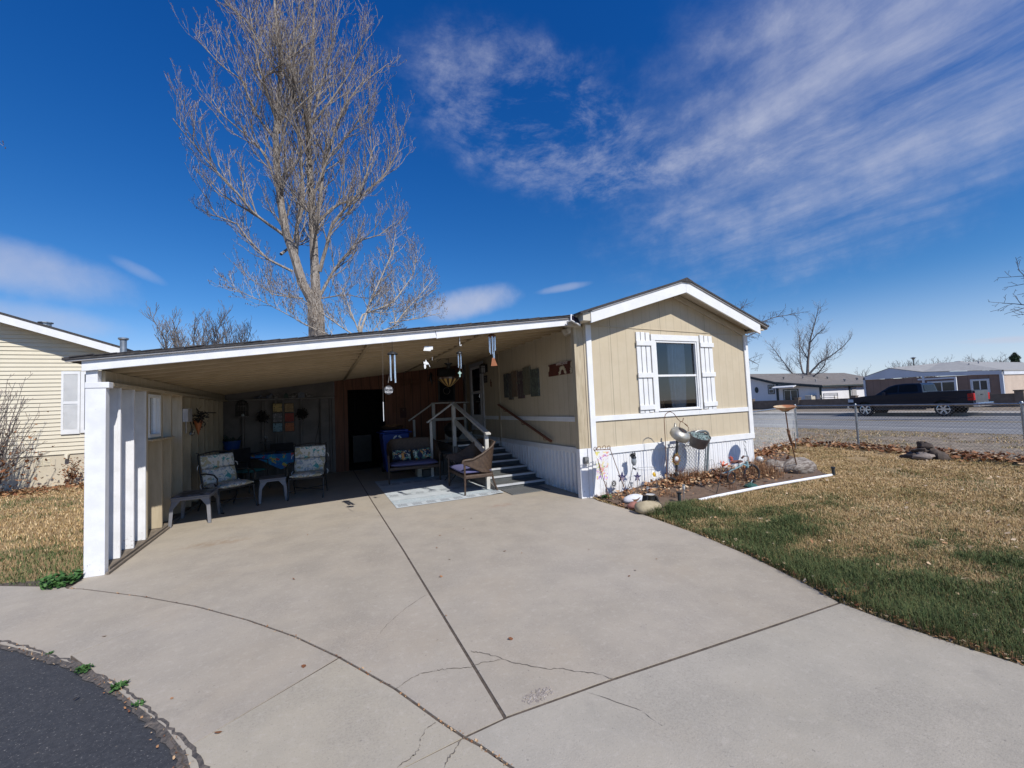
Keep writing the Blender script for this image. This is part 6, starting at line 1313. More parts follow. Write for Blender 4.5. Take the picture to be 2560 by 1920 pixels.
part('sunflowers', mb, M_PETAL, ws, fix=False)
mb = text_mesh('welcome', .115, SW(-.025, .74, 2.395), shear=.25); part('lettering', mb, mat('cream_lettering', (.62, .5, .42), (.55, .44, .36), 9, .7), ws, fix=False)
# floodlight and solar panel at the corner
fl = thing('floodlight', 'white twin-head motion floodlight under the carport eave at the house corner', 'floodlight', (-.06, .2, 2.9))
mb = MB(); mb.box(-.05, -.002, .12, .22, 2.78, 2.92); mb.lathe((-.07, .17, 2.80), [(.03, 0), (.04, .05), (.02, .09)], 10); part('base', mb, M_SOFFIT, fl, bevel=.006)
for cy, rz_ in ((.42, .35), (.22, -.1)):
    mb = MB(); M_ = Matrix.Rotation(.5+rz_, 3, 'Z')@Matrix.Rotation(-.35, 3, 'X'); mb.obox((-.13, cy-.06, 2.95), (.085, .05, .055), M_); part('head', mb, M_SOFFIT, fl, bevel=.012)
    mb = MB()
    for k in (-1, 0, 1): mb.obox(Vector((-.13, cy-.06, 2.95))+M_@Vector((k*.052, -.052, 0)), (.022, .004, .045), M_)
    part('lens', mb, mat('grey_lens', (.12, .125, .115), (.2, .2, .19), 30, .15), fl)
mb = MB(); mb.obox((-.10, .13, 2.725), (.04, .045, .03), Matrix.Rotation(.4, 3, 'Y')); part('sensor', mb, M_WHITE, fl, bevel=.008)
sp = thing('solar_charger', 'small tilted white-framed solar panel at the end of the carport fascia', 'solar panel', (-.29, -.2, 3.05)); M_ = Matrix.Rotation(.42, 3, 'Y')@Matrix.Rotation(-.5, 3, 'X')
mb = MB(); mb.obox((-.285, -.20, 3.058), (.105, .012, .075), M_); part('frame', mb, M_WHITE, sp, bevel=.004); mb = MB(); mb.obox(Vector((-.285, -.20, 3.058))+M_@Vector((0, -.0135, 0)), (.09, .002, .06), M_); part('cells', mb, mat('solar_cells', (.012, .010, .022), (.02, .015, .03), 5, .15), sp)
mb = MB(); mb.tube([(-.34, -.02, 3.07), (-.32, -.12, 3.06), (-.30, -.19, 3.05)], .012, 6); part('bracket', mb, M_WHITE, sp)
# ------------------------------------------------------------------ hanging from the eave
def wind_chime(label, x, y, ztop, zhook, cap_m, cap_r, tubes, R_, tr, sail):
    t = thing('wind_chime', label, 'wind chime', (x, y, zhook), 0, 'wind chimes under the carport eave')
    mb = MB(); mb.tube([(x, y, zhook), (x, y, ztop)], .003, 4); part('cord', mb, M_BLACK, t)
    mb = MB(); mb.lathe((x, y, ztop), [(cap_r*.9, -.02), (cap_r, -.015), (cap_r*.9, .0), (cap_r*.4, .025), (.001, .03)], 20); part('top_disc', mb, cap_m, t, smooth=True)
    for k, (z0, z1) in enumerate(tubes):
        a = k*6.283/len(tubes)+.6; c = (x+R_*math.cos(a), y+R_*math.sin(a)); tilt = .02
        mb = MB(); mb.lathe((c[0], c[1], 0), [(tr, z1), (tr, z0)], 10); mb.tube([(c[0], c[1], z0), (c[0], c[1], ztop)], .0015, 3); part('tube', mb, M_CHROME, t, smooth=True)
    sail(t)
def sail1(t):
    mb = MB(); mb.tube([(-3.31, -.05, 2.42), (-3.38, -.055, 2.05)], .003, 4); part('sail_cord', mb, M_STUD, t)
    mb = MB(); mb.lathe((-3.378, -.055, 1.948), [(.001, -.004), (.062, -.004), (.062, .004), (.001, .004)], 28, Matrix(((1, 0, 0), (0, 0, -1), (0, 1, 0)))); s_ = part('sail', mb, mat('slate_disc', (.05, .05, .055), (.07, .07, .075), 8, .6), t)
    mb = MB()
    for txt, z, sz in (('Bless', 1.962, .042), ('our', 1.942, .020), ('Home', 1.908, .042)): text_mesh(txt, sz, (lambda z: (lambda u, v, tt: (-3.378+u, -.0605-tt, z+v)))(z), .0008, mb=mb, shear=.25)
    part('lettering', mb, mat('white_lettering', (.75, .75, .75), (.7, .7, .7), 8, .6), s_, fix=False)
wind_chime('large silver wind chime with a round slate sail reading Bless our Home', -3.31, -.05, 2.47, 2.64, M_BLKMETAL, .075, [(2.05, 2.44), (2.08, 2.44), (2.12, 2.44), (2.10, 2.44)], .042, .014, sail1)
def sail2(t):
    mb = MB(); mb.tube([(-2.27, .1, 2.48), (-2.275, .1, 2.22)], .002, 3); part('sail_cord', mb, M_STUD, t); x, z = -2.275, 2.18; mb = MB(); mb.box(x-.009, x+.009, .096, .104, z-.048, z+.045); mb.box(x-.028, x-.009, .096, .104, z+.005, z+.022); mb.box(x+.009, x+.028, .096, .104, z+.005, z+.022)
    mb.tube([(x+.019*math.cos(a), .1, z+.013+.019*math.sin(a)) for a in np.linspace(0, 6.283, 16)[:-1]], .0035, 5, closed=True); part('cross', mb, mat('green_verdigris', (.25, .45, .36), (.4, .52, .45), 30, .5), t)
wind_chime('small silver wind chime ending in a green cross', -2.27, .10, 2.515, 2.78, M_BLKMETAL, .05, [(2.265, 2.46), (2.28, 2.46), (2.30, 2.46), (2.29, 2.46)], .028, .0065, sail2)
def sail3(t):
    mb = MB(); mb.tube([(-1.70, .1, 2.78), (-1.70, .1, 2.43)], .002, 3); mb.lathe((-1.70, .1, 2.43), [(.007, 0), (.007, .1)], 6); part('sail_cord', mb, M_CHROME, t)
    mb = MB(); mb.prism([(-1.722, 2.435), (-1.682, 2.435), (-1.632, 2.308), (-1.748, 2.302)], XZ(.096), 0, .008); part('sail', mb, mat('orange_wood', (.34, .12, .045), (.25, .085, .03), 12, .5, stretch=(6, 1, 1)), t, bevel=.002)
wind_chime('silver wind chime with a wooden top and an orange wooden sail', -1.71, .10, 2.80, 2.87, mat('brown_disc', (.16, .06, .03), (.12, .045, .02), 10, .5), .07, [(2.43, 2.78), (2.50, 2.78), (2.52, 2.78), (2.49, 2.78), (2.55, 2.78)], .05, .0085, sail3)
mb = MB(); mb.lathe((-3.455, -.05, 0), [(.0045, 1.514), (.0045, 1.783)], 8); solo('hanging_rod', mb, M_WHITE, 'thin white rod hanging below the slate sail of the large wind chime', 'rod', (-3.455, -.05, 1.5)); 
mb = MB(); mb.tube([(-3.455, -.05, 1.783), (-3.44, -.05, 2.62)], .0008, 3); part('thread', mb, M_STUD, bpy.data.objects['hanging_rod'])
t = thing('broken_whirligig', 'broken white hanging whirligig in pieces under the eave between the chimes', 'whirligig', (-2.76, .1, 2.6)); mb = MB(); mb.prism([(-2.833, 2.535), (-2.72, 2.532), (-2.72, 2.55), (-2.686, 2.556), (-2.686, 2.605), (-2.81, 2.605)], XZ(.097), 0, .006); part('roof_piece', mb, M_WHITE, t); mb = MB(); mb.tube([(-2.756, .1, 2.605), (-2.756, .1, 2.73)], .0012, 3); mb.tube([(-2.76, .1, 2.53), (-2.79, .1, 2.43)], .0008, 3); part('thread', mb, M_BLACK, t)
mb = MB(); mb.prism([(-2.835, 2.37), (-2.81, 2.365), (-2.80, 2.405), (-2.785, 2.37), (-2.755, 2.34), (-2.76, 2.33), (-2.80, 2.325), (-2.835, 2.34)], XZ(.097), 0, .006); mb.lathe((-2.815, .1, 2.30), [(.022, -.003), (.03, -.003), (.03, .003), (.022, .003)], 16, Matrix(((.5, 0, 0), (0, 0, -1), (0, 1.3, 0)))); mb.tube([(-2.76, .1, 2.335), (-2.74, .1, 2.29)], .004, 5); mb.tube([(-2.698, .1, 2.44), (-2.702, .1, 2.39)], .0025, 4); part('figure', mb, M_WHITE, t)
mb = MB(); mb.tube([(-2.27, .06, 2.80), (-2.27, .06, 2.64), (-2.265, .06, 2.615), (-2.25, .06, 2.615), (-2.245, .06, 2.635)], .006, 6); solo('white_hook', mb, M_WHITE, 'thin white hook hanging from the eave above the small wind chime', 'hook', (-2.27, .06, 2.8))
hl = thing('stained_glass_lamp', 'upturned amber stained-glass hanging lamp under the carport ceiling', 'hanging lamp', (-1.46, 3.5, 2.9)); mb = MB(); mb.tube([(-1.46, 3.5, 2.90), (-1.46, 3.5, 2.74)], .008, 6); mb.tube([(-1.46, 3.5, 2.86), (-1.58, 3.5, 2.88), (-1.68, 3.5, 2.80), (-1.74, 3.5, 2.83), (-1.73, 3.5, 2.77), (-1.70, 3.5, 2.79)], .008, 6); mb.tube([(-1.46, 3.5, 2.84), (-1.52, 3.5, 2.80), (-1.50, 3.5, 2.86)], .006, 5); part('bracket', mb, M_BLKMETAL, hl)
mb = MB(); mb.lathe((-1.46, 3.5, 2.60), [(.10, .13), (.09, .10), (.05, .09), (.05, 0)], 14); 
for k in range(3): a = k*2.094; mb.tube([(-1.46+.05*math.cos(a), 3.5+.05*math.sin(a), 2.62), (-1.46+.25*math.cos(a), 3.5+.25*math.sin(a), 2.39)], .004, 4)
part('canopy', mb, M_BLKMETAL, hl)
mb = MB(); n = 24; prof = [(.03, 2.165), (.11, 2.215), (.19, 2.29), (.245, 2.345), (.26, 2.385)]; vs = []; fs = []; mi = []
for r_, z in prof:
    for k in range(n): vs.append((-1.46+r_*math.cos(6.283*k/n), 3.5+r_*math.sin(6.283*k/n), z))
mb.add(vs, []); 
for i in range(4):
    for k in range(n): mb.f.append((i*n+k, i*n+(k+1) % n, (i+1)*n+(k+1) % n, (i+1)*n+k)); mb.m.append(0 if (i < 3 and k % 2) else (2 if i == 3 and k % 4 == 1 else 1))
part('shade', mb, [mat('amber_glass', (.62, .42, .16), (.55, .34, .1), 12, .3), mat('dark_glass', (.05, .03, .02), (.09, .05, .03), 12, .3), M_STUD], hl, fix=False)
gr = thing('kettle_grill', 'black round covered grill standing on the porch landing', 'grill', (-.95, 4.95, .73)); mb = MB(); mb.lathe((-.95, 4.95, 1.06), [(.001, -.22), (.15, -.19), (.24, -.08), (.26, 0)], 24); part('bowl', mb, M_BLKMETAL, gr, smooth=True); mb = MB(); mb.lathe((-.95, 4.95, 1.065), [(.265, 0), (.25, .10), (.17, .19), (.001, .23)], 24); mb.tube([(-.99, 4.93, 1.29), (-.97, 4.93, 1.33), (-.93, 4.93, 1.33), (-.91, 4.93, 1.29)], .008, 5); part('lid', mb, M_BLKMETAL, gr, smooth=True)
for k in range(3): mb = MB(); a = k*2.094+.4; mb.tube([(-.95+.12*math.cos(a), 4.95+.12*math.sin(a), .92), (-.95+.2*math.cos(a), 4.95+.2*math.sin(a), .73)], .012, 6); part('leg', mb, M_GALV, gr)
# ------------------------------------------------------------------ flower bed
def sst(a, b, x): t = max(0, min(1, (x-a)/(b-a))); return t*t*(3-2*t)
def bedz(x, y): return .012+.125*sst(.3, 1.7, x)*sst(-1.0, -.12, y)*(1-.75*sst(3.9, 5.4, x))+.012*math.sin(x*5.1+y*3)*math.sin(y*6.3+1)
BED = [(.03, -.02), (-.01, -.7), (.0, -1.05), (.25, -1.30), (.7, -1.16), (1.57, -1.20), (2.8, -1.19), (4.76, -1.24), (5.3, -.75), (6.2, .1), (7.2, 1.2), (8.2, 2.1), (4.3, 1.0), (4.3, -.02)]
def inside(p, x, y):
    c = False; j = len(p)-1
    for i in range(len(p)):
        if (p[i][1] > y) != (p[j][1] > y) and x < (p[j][0]-p[i][0])*(y-p[i][1])/(p[j][1]-p[i][1])+p[i][0]: c = not c
        j = i
    return c
mb = MB(); st = .07; idx = {}
for i in range(int(8.4/st)):
    for j in range(int(3.6/st)):
        x, y = -.05+i*st, -1.35+j*st
        if not inside(BED, x, y): continue
        q_ = []
        for a, b in ((0, 0), (1, 0), (1, 1), (0, 1)):
            k = (i+a, j+b)
            if k not in idx: xx, yy = -.05+k[0]*st, -1.35+k[1]*st; idx[k] = len(mb.v); mb.v.append((xx, yy, bedz(xx, yy)-(0 if inside(BED, xx, yy) else .03)))
            q_.append(idx[k])
        mb.f.append(tuple(q_)); mb.m.append(0)
struct('flower_bed_soil', mb, M_SOIL, smooth=True, fix=False)
mb = MB(); mb.tube([(1.2, -1.20, .012), (1.57, -1.205, .025), (2.2, -1.195, .03), (2.8, -1.175, .03), (3.8, -1.2, .03), (4.76, -1.236, .03)], .026, 10)
solo('edging_pipe', mb, M_WHITE_OLD, 'long white pipe edging the flower bed along the dry lawn', 'garden edging', (3, -1.2, 0), smooth=True)
def on(x, y): return (x, y, bedz(x, y))
def stake(name, label, cat, x, y, pts, r, m, group=None):
    t = thing(name, label, cat, on(x, y), 0, group); mb = MB(); mb.tube(pts, r, 6); part('stake', mb, m, t, smooth=True); return t
# flag stand
t = thing('flag_stand', 'leaning black iron flag stand with a scrolled top by the house corner', 'flag stand', (.3, -.32, 0))
mb = MB(); mb.tube([(.085, -.39, 0), (-.121, -.32, .86)], .006, 6); mb.tube([(.53, -.28, .02), (.206, -.31, .84)], .006, 6); mb.tube([(-.121, -.32, .855), (.206, -.31, .835)], .007, 6); mb.tube([(.085, -.39, 0), (.03, -.36, .15), (.06, -.35, .3), (.0, -.35, .34)], .005, 6); mb.tube([(.23, -.47, 0), (.20, -.44, .12)], .005, 6); part('frame', mb, M_RUST, t, smooth=True)
mb = MB()
for cx_, r_, a0, a1 in ((-.10, .036, -1.0, 4.5), (-.02, .045, -.2, 3.3), (.085, .045, -.2, 3.3), (.175, .036, 4.1, -1.4)):
    mb.tube([(cx_+r_*math.cos(a)*(.7+.3*k/16), -.315, .87+r_*math.sin(a)*(.7+.3*k/16)) for k, a in enumerate(np.linspace(a0, a1, 17))], .005, 6)
    mb.tube([(cx_+r_*.4*math.cos(a), -.315, .865+r_*.4*math.sin(a)) for a in np.linspace(a1, a1+3.5, 9)], .004, 6)
part('scroll_top', mb, M_RUST, t, smooth=True)
def flagx(t, v, col):
    def bl(off, s_, lo, c): 
        nonlocal col
        col = t.mix(t.ramp(t.noise(t.vmath('ADD', v, off), s_, 3, .6, 1.2), lo, lo+.03), col, c)
    bl((0, 0, 0), 9, .56, (.52, .56, .20)); bl((3, 1, 2), 11, .57, (.66, .30, .26)); bl((6, 4, 1), 14, .58, (.42, .20, .52)); bl((1, 9, 5), 13, .60, (.72, .60, .18)); bl((8, 2, 7), 26, .66, (.15, .10, .25)); return col
mb = MB(); vs = []
for i in range(9):
    for k in range(13):
        u, w = i/8, k/12; xt = -.118+.292*u; xb = -.112+.205*u; vs.append((xt+(xb-xt)*w, -.335-.010*math.sin(w*5+u*2)*w, .828-.024*u+(-.462+.0*u)*w))
mb.add(vs, [(i*13+k, (i+1)*13+k, (i+1)*13+k+1, i*13+k+1) for i in range(8) for k in range(12)])
solo('garden_flag', mb, mat('flower_print_cloth', (.74, .72, .70), (.68, .66, .65), 3, .85, extra=flagx), 'small white garden flag with pastel flowers hanging on the leaning iron stand', 'garden flag', (.03, -.335, .6), smooth=True, fix=False)
t = thing('outlet_box', 'small grey outdoor outlet box on the white post foot at the house corner', 'outlet box', (-.08, -.06, .65)); mb = MB(); mb.box(-.14, -.055, -.05, .008, .595, .71); part('box', mb, mat('grey_plastic_box', (.10, .105, .11), (.13, .135, .14), 8, .6), t, bevel=.008); mb = MB(); mb.box(-.135, -.06, -.056, -.05, .60, .70); mb.box(-.125, -.10, -.060, -.056, .61, .645); mb.box(-.095, -.07, -.060, -.056, .61, .645); part('cover', mb, M_GALV, t)
# stars
M_STAR = mat('navy_star_paint', (.02, .022, .09), (.03, .03, .11), 8, .5)
def star(label, cx_, y, cz_, r_, bx_, by_):
    t = thing('star_stake', label, 'garden stake', on(bx_, by_), 0, 'star garden stakes'); poly = [(cx_+(r_ if k % 2 == 0 else r_*.42)*math.sin(k*math.pi/5+.12), cz_+(r_ if k % 2 == 0 else r_*.42)*math.cos(k*math.pi/5+.12)) for k in range(10)]
    mb = MB(); mb.prism(poly, XZ(y-.004), 0, .008); part('star', mb, M_STAR, t); mb = MB()
    for k in range(5): x = cx_-.03+k*.017; mb.box(x-.003, x+.003, y-.006, y-.0045, cz_-r_*.75+.02*abs(k-2), cz_-.005)
    for a, b in ((0, .045), (-.03, .02), (.03, .02), (0, .012)): mb.box(cx_+a-.004, cx_+a+.004, y-.006, y-.0045, cz_+b-.004, cz_+b+.004)
    part('stripes', mb, mat('pink_white_stripes', (.75, .55, .52), (.7, .6, .58), 9, .6), t); mb = MB(); mb.tube([on(bx_, by_), (cx_, y, cz_-.02)], .004, 5); part('stake', mb, M_RUST, t)
star('navy star with red and white stripes on a stake, nearer the flag stand', .455, -.27, .335, .10, .54, -.25); star('navy star with red and white stripes on an upright stake by the white stone', .785, -.28, .305, .088, .79, -.27)
# glass owl stake with little solar cell
t = stake('owl_stake', 'dark metal owl stake with a grey glass belly and a small solar cell', 'garden stake', .63, -.2, [on(.60, -.17), (.69, -.2, .25), (.77, -.2, .50)], .005, M_BLKMETAL)
mb = MB(); mb.blob((.795, -.2, .575), (.05, .045, .085), 14, 10); part('belly', mb, mat('smoky_glass', (.22, .24, .25), (.38, .40, .41), 14, .18, spec=.7), t, smooth=True)
mb = MB(); mb.blob((.803, -.2, .685), (.036, .03, .03), 10, 7); mb.lathe((.78, -.2, .70), [(.014, 0), (.001, .045)], 6); mb.lathe((.83, -.2, .70), [(.014, 0), (.001, .045)], 6); mb.obox((.745, -.2, .68), (.022, .006, .03), Matrix.Rotation(.5, 3, 'Y')); mb.lathe((.795, -.2, .66), [(.05, -.035), (.04, 0)], 12); part('head', mb, M_BLKMETAL, t, smooth=True)
mb = MB(); mb.obox((.785, -.22, .44), (.03, .012, .012), Matrix.Rotation(.6, 3, 'Y')); part('solar_cell', mb, M_BLACK, t)
# sun on a spring
t = thing('sun_spring_stake', 'small black sun-shaped spinner on a coiled spring', 'garden stake', on(.335, -.13)); mb = MB(); c = (.367, -.15, .216)
for k in range(16): a = k*6.283/16; mb.beam((c[0]+.035*math.cos(a), c[1], c[2]+.035*math.sin(a)), (c[0]+.062*math.cos(a), c[1], c[2]+.062*math.sin(a)), .006, .006)
mb.tube([(c[0]+.033*math.cos(a), c[1], c[2]+.033*math.sin(a)) for a in np.linspace(0, 6.283, 18)[:-1]], .009, 6, closed=True); mb.blob(c, (.012, .01, .012), 8, 6); part('sun', mb, M_BLKMETAL, t); mb = MB(); mb.tube([(.345+.028*math.cos(a*1.0)+.02*k/40, -.14+.028*math.sin(a), .03+.13*k/40) for k, a in enumerate(np.linspace(0, 15.7, 41))], .003, 5); part('spring', mb, M_BLKMETAL, t)
def clear_light(label, x, y, z, lean, hh=.05, w=.022):
    t = thing('solar_stake_light', label, 'solar light', on(x, y), 0, 'clear solar stake lights'); top_ = (x-lean, y, z); mb = MB(); mb.tube([on(x, y), top_], .006, 6); part('stake', mb, M_GALV, t); mb = MB(); mb.lathe((top_[0], y, z), [(.012, 0), (w, hh*.3), (w, hh)], 10); part('lens', mb, mat('clear_plastic', (.62, .62, .60), (.5, .5, .48), 6, .2), t, smooth=True)
    mb = MB(); mb.lathe((top_[0], y, z+hh), [(w*1.15, 0), (w*1.15, .016), (.001, .022)], 10); part('cap', mb, M_GALV, t); return t
clear_light('clear topped solar stake light leaning in front of the right-hand star', .555, -.45, .20, .05); clear_light('clear topped solar stake light behind the cream stone', .80, -.5, .10, 0); clear_light('tall white clear-topped solar stake light beside the dark path light', 1.055, -1.04, .17, -.012, .07)
# stones
M_STN = lambda n, a, b: mat(n, a, b, 7, .9, bump=.4, bscale=24)
def stone(label, c, r_, seed, m): mb = MB(); mb.blob(c, r_, 18, 12, .10, seed=seed); return solo('stone', mb, m, label, 'stone', (c[0], c[1], 0), smooth=True)
stone('flat white speckled stone at the bed edge behind the red stone', (.33, -.69, .055), (.185, .13, .075), 1, M_STN('white_stone', (.66, .66, .68), (.55, .56, .58))); stone('small dull red stone at the edge of the driveway', (.09, -.96, .035), (.10, .085, .06), 2, M_STN('red_stone', (.34, .15, .12), (.26, .11, .09))); stone('large rounded cream stone beside the driveway under the black spotlight', (.085, -1.27, .07), (.21, .15, .095), 3, M_STN('cream_stone', (.42, .35, .23), (.33, .27, .17))); stone('small brown broken stone at the foot of the cream stone', (.20, -1.42, .025), (.08, .06, .045), 4, M_STN('brown_stone', (.15, .085, .06), (.2, .12, .09)))
t = thing('solar_spotlight', 'black solar spotlight with side panels perched on the cream stone', 'spotlight', (.22, -1.2, .15)); mb = MB(); mb.lathe((.218, -1.2, .145), [(.05, 0), (.058, .02), (.062, .075), (.066, .08)], 18); part('housing', mb, M_BLACK, t, smooth=True); mb = MB(); mb.lathe((.218, -1.2, .226), [(.066, 0), (.07, .006), (.05, .01), (.001, .006)], 18); part('lens', mb, M_CHROME, t, smooth=True)
for x, sd in ((.105, -1), (.325, 1)): mb = MB(); mb.obox((x, -1.2, .165 if sd < 0 else .125), (.012, .05, .062 if sd < 0 else .09), Matrix.Rotation(-.45*sd if sd > 0 else .3, 3, 'Y')); part('solar_panel', mb, M_BLACK, t, bevel=.003)
mb = MB(); mb.tube([(.24, -1.27, .15), (.29, -1.32, .12), (.31, -1.33, .06), (.30, -1.34, .03)], .005, 5); part('cable', mb, M_BLACK, t)
t = stake('bird_stake', 'little rusty metal bird on a stake in front of the white stone', 'garden stake', .142, -.945, [on(.142, -.945), (.155, -.94, .11)], .004, M_RUST); mb = MB(); mb.prism([(.082, .133), (.11, .125), (.14, .118), (.19, .118), (.249, .14), (.20, .10), (.16, .088), (.125, .09), (.105, .115)], XZ(-.945), 0, .012); part('bird', mb, M_RUST, t)
# shepherd hook, kettle
M_KET = mat('weathered_aluminium', (.46, .44, .38), (.33, .31, .26), 9, .45, metal=.55, bump=.08)
t = thing('shepherd_hook', 'tall dark shepherd hook curving over in the flower bed, a kettle hanging on it', 'garden hook', on(1.27, -.48)); mb = MB(); mb.tube([(1.27, -.48, .06), (1.285, -.48, .7), (1.293, -.48, 1.295), (1.33, -.48, 1.375), (1.39, -.48, 1.41), (1.454, -.48, 1.416), (1.53, -.48, 1.385), (1.618, -.48, 1.278), (1.67, -.48, 1.235), (1.72, -.48, 1.225), (1.745, -.48, 1.25), (1.76, -.48, 1.29)], .0065, 8); part('hook', mb, M_RUST, t, smooth=True)
t = thing('old_kettle', 'dented old metal kettle hung as a planter on the shepherd hook', 'kettle', (1.67, -.48, 1.0)); Mk = Vector((.10, -.60, .78)).to_track_quat('Z', 'X').to_matrix(); c = (1.655, -.44, .955)
mb = MB(); mb.lathe(c, [(.001, -.02), (.15, -.02), (.175, 0), (.178, .075), (.165, .10), (.12, .135), (.085, .15), (.08, .15), (.078, .135)], 28, Mk); part('body', mb, M_KET, t, smooth=True)
mb = MB(); mb.lathe(c, [(.001, .10), (.08, .14)], 24, Mk); part('opening', mb, M_DARK, t, fix=False); cV = Vector(c); mb = MB(); mb.tube([cV+Mk@Vector((.14, -.06, .03)), cV+Mk@Vector((.20, -.09, .06)), cV+Mk@Vector((.245, -.10, .115))], [.04, .028, .016], 12); part('spout', mb, M_KET, t, smooth=True)
mb = MB(); h = [cV+Mk@Vector((.11, 0, .13)), (1.80, -.48, 1.03), (1.875, -.48, 1.06), (1.87, -.48, 1.11), (1.83, -.48, 1.15), (1.76, -.48, 1.20), (1.71, -.48, 1.225)]; mb.tube(h, .005, 6); mb.tube([cV+Mk@Vector((-.1, 0, .13)), (1.645, -.48, 1.14), (1.665, -.48, 1.20), (1.69, -.48, 1.23)], .005, 6); mb.tube([(1.79, -.48, 1.18), (1.845, -.48, 1.14)], .011, 8); part('handle', mb, M_RUST, t, smooth=True)
# old gate panel with its posts
M_GREENMET = mat('greenish_galvanised', (.16, .19, .19), (.22, .25, .25), 10, .5, metal=.5)
t = thing('gate_panel', 'old chain-link gate panel with bent top pipe leaning at the white skirting', 'gate', on(2.2, -.22)); mb = MB(); mb.tube([(2.535, -.22, .06), (2.60, -.22, .4), (2.675, -.22, .82), (2.68, -.22, .90), (2.66, -.22, .955), (2.60, -.22, .985), (2.5, -.22, .993), (2.18, -.22, .985), (1.87, -.22, .985)], .021, 10); part('bent_pipe', mb, M_GREENMET, t, smooth=True)
mb = MB(); mb.tube([(1.742, -.22, .06), (1.80, -.22, .5), (1.85, -.22, .95)], .024, 8); part('post', mb, M_BLKMETAL, t, smooth=True); mb = MB(); mb.tube([(2.47, -.225, .06), (2.55, -.225, .5), (2.60, -.225, .82)], .012, 8); part('post', mb, M_GREENMET, t, smooth=True)
mb = MB(); chain(mb, (1.80, -.222, 0), (2.58, -.222, 0), .10, .97, .075, .0036); part('mesh', mb, M_GALV, t, fix=False)
mb = MB()
for k, x in enumerate((2.05, 2.13, 2.2, 2.26, 2.34, 2.42, 2.5)): mb.tube([(x, -.222, .98), (x+.02, -.222, 1.03), (x-.02, -.222, 1.06)], .0025, 4)
part('wire_ends', mb, M_GALV, t)
t = thing('hanging_bucket', 'grey metal bucket planter of small succulents hung on the bent gate pipe', 'bucket', (2.22, -.42, .85)); Mk = Vector((-.05, -.42, .9)).to_track_quat('Z', 'Y').to_matrix(); c = Vector((2.20, -.36, .74)); M_BUCK = mat('dull_zinc', (.15, .15, .15), (.22, .21, .20), 9, .55, metal=.4, bump=.1)
mb = MB(); mb.lathe(c, [(.001, 0), (.14, 0), (.148, .01), (.185, .21), (.19, .225), (.182, .225), (.17, .19), (.001, .185)], 28, Mk); part('body', mb, M_BUCK, t, smooth=True); mb = MB(); mb.tube([c+Mk@Vector((.185*math.cos(a), .02, .22+.10*math.sin(a))) for a in np.linspace(0, math.pi, 12)], .004, 5); part('handle', mb, M_GALV, t, smooth=True)
mb = MB(); rr = random.Random(2)
for k in range(170):
    a = rr.uniform(0, 6.28); r_ = .165*rr.random()**.5; p = c+Mk@Vector((r_*math.cos(a), r_*math.sin(a), .195+rr.uniform(0, .02)))
    mb.blob(p, (.012, .012, .012), 5, 4)
part('succulents', mb, mat('grey_green_succulent', (.20, .28, .26), (.32, .40, .38), 20, .7), t, smooth=True, fix=False)
t = thing('sun_ornament', 'yellow metal sun ornament with a clear round centre on the black gate post', 'ornament', (1.735, -.265, .53)); mb = MB(); c = (1.735, -.268, .53)
for k in range(16):
    a = k*6.283/16; d = Vector((math.cos(a), 0, math.sin(a))); s_ = Vector((-d.z, 0, d.x)); L_ = .135 if k % 2 else .115; p = Vector(c); mb.face(p+d*.07+s_*.02, p+d*.10+s_*.012+Vector((0, -.008, 0)), p+d*L_, p+d*.07-s_*.02)
part('rays', mb, mat('mustard_metal', (.42, .29, .07), (.30, .19, .05), 14, .5, metal=.2), t, fix=False); mb = MB(); mb.lathe(c, [(.055, -.005), (.08, -.005), (.08, .015), (.055, .015)], 24, Matrix(((1, 0, 0), (0, 0, -1), (0, 1, 0)))); part('ring', mb, M_RUST, t); mb = MB(); mb.lathe(c, [(.055, 0), (.045, .022), (.02, .034), (.001, .036)], 20, Matrix(((1, 0, 0), (0, 0, -1), (0, 1, 0)))); part('glass', mb, mat('clear_dome', (.55, .57, .58), (.7, .72, .73), 14, .1, spec=.8), t, smooth=True)
# flowers on stakes
def petals(mb, c, n, r0, r1, w, lift_, ax=(0, -1, 0)):
    ax = Vector(ax).normalized(); u = ax.orthogonal().normalized(); v = ax.cross(u); c = Vector(c)
    for k in range(n):
        a = k*6.283/n; d = u*math.cos(a)+v*math.sin(a); s_ = ax.cross(d)
        mb.face(c+d*r0-s_*w*.5, c+d*(r0+r1)*.6+s_*-w+ax*lift_*.6, c+d*r1+ax*lift_, c+d*(r0+r1)*.6+s_*w+ax*lift_*.6, c+d*r0+s_*w*.5)
t = stake('daisy_stake', 'white metal daisy stake with a yellow centre near the skirting', 'garden stake', 1.29, -.25, [on(1.29, -.25), (1.25, -.25, .2), (1.195, -.25, .30)], .004, M_RUST); mb = MB(); petals(mb, (1.19, -.255, .30), 12, .025, .075, .014, .004, (.15, -1, .35)); part('petals', mb, M_WHITE, t, fix=False); mb = MB(); mb.blob((1.19, -.265, .302), (.034, .02, .034), 12, 8); petals(mb, (1.19, -.262, .302), 10, .02, .045, .01, .01, (.15, -1, .35)); part('centre', mb, mat('yellow_paint', (.72, .48, .04), (.62, .38, .03), 14, .6), t, fix=False)
M_LILY = mat('orange_red_petal', (.62, .13, .05), (.50, .08, .03), 14, .5)
t = stake('lily_stake', 'orange-red metal lily on a dark leaning stake at the front of the bed', 'garden stake', 1.83, -1.02, [on(1.83, -1.02), (1.93, -1.03, .25), (2.01, -1.03, .455)], .007, M_BLKMETAL); mb = MB(); petals(mb, (2.018, -1.03, .455), 6, .012, .085, .02, .075, (.12, -.45, .9)); mb.lathe((2.012, -1.03, .445), [(.012, 0), (.02, .04)], 8); part('petals', mb, M_LILY, t, fix=False)
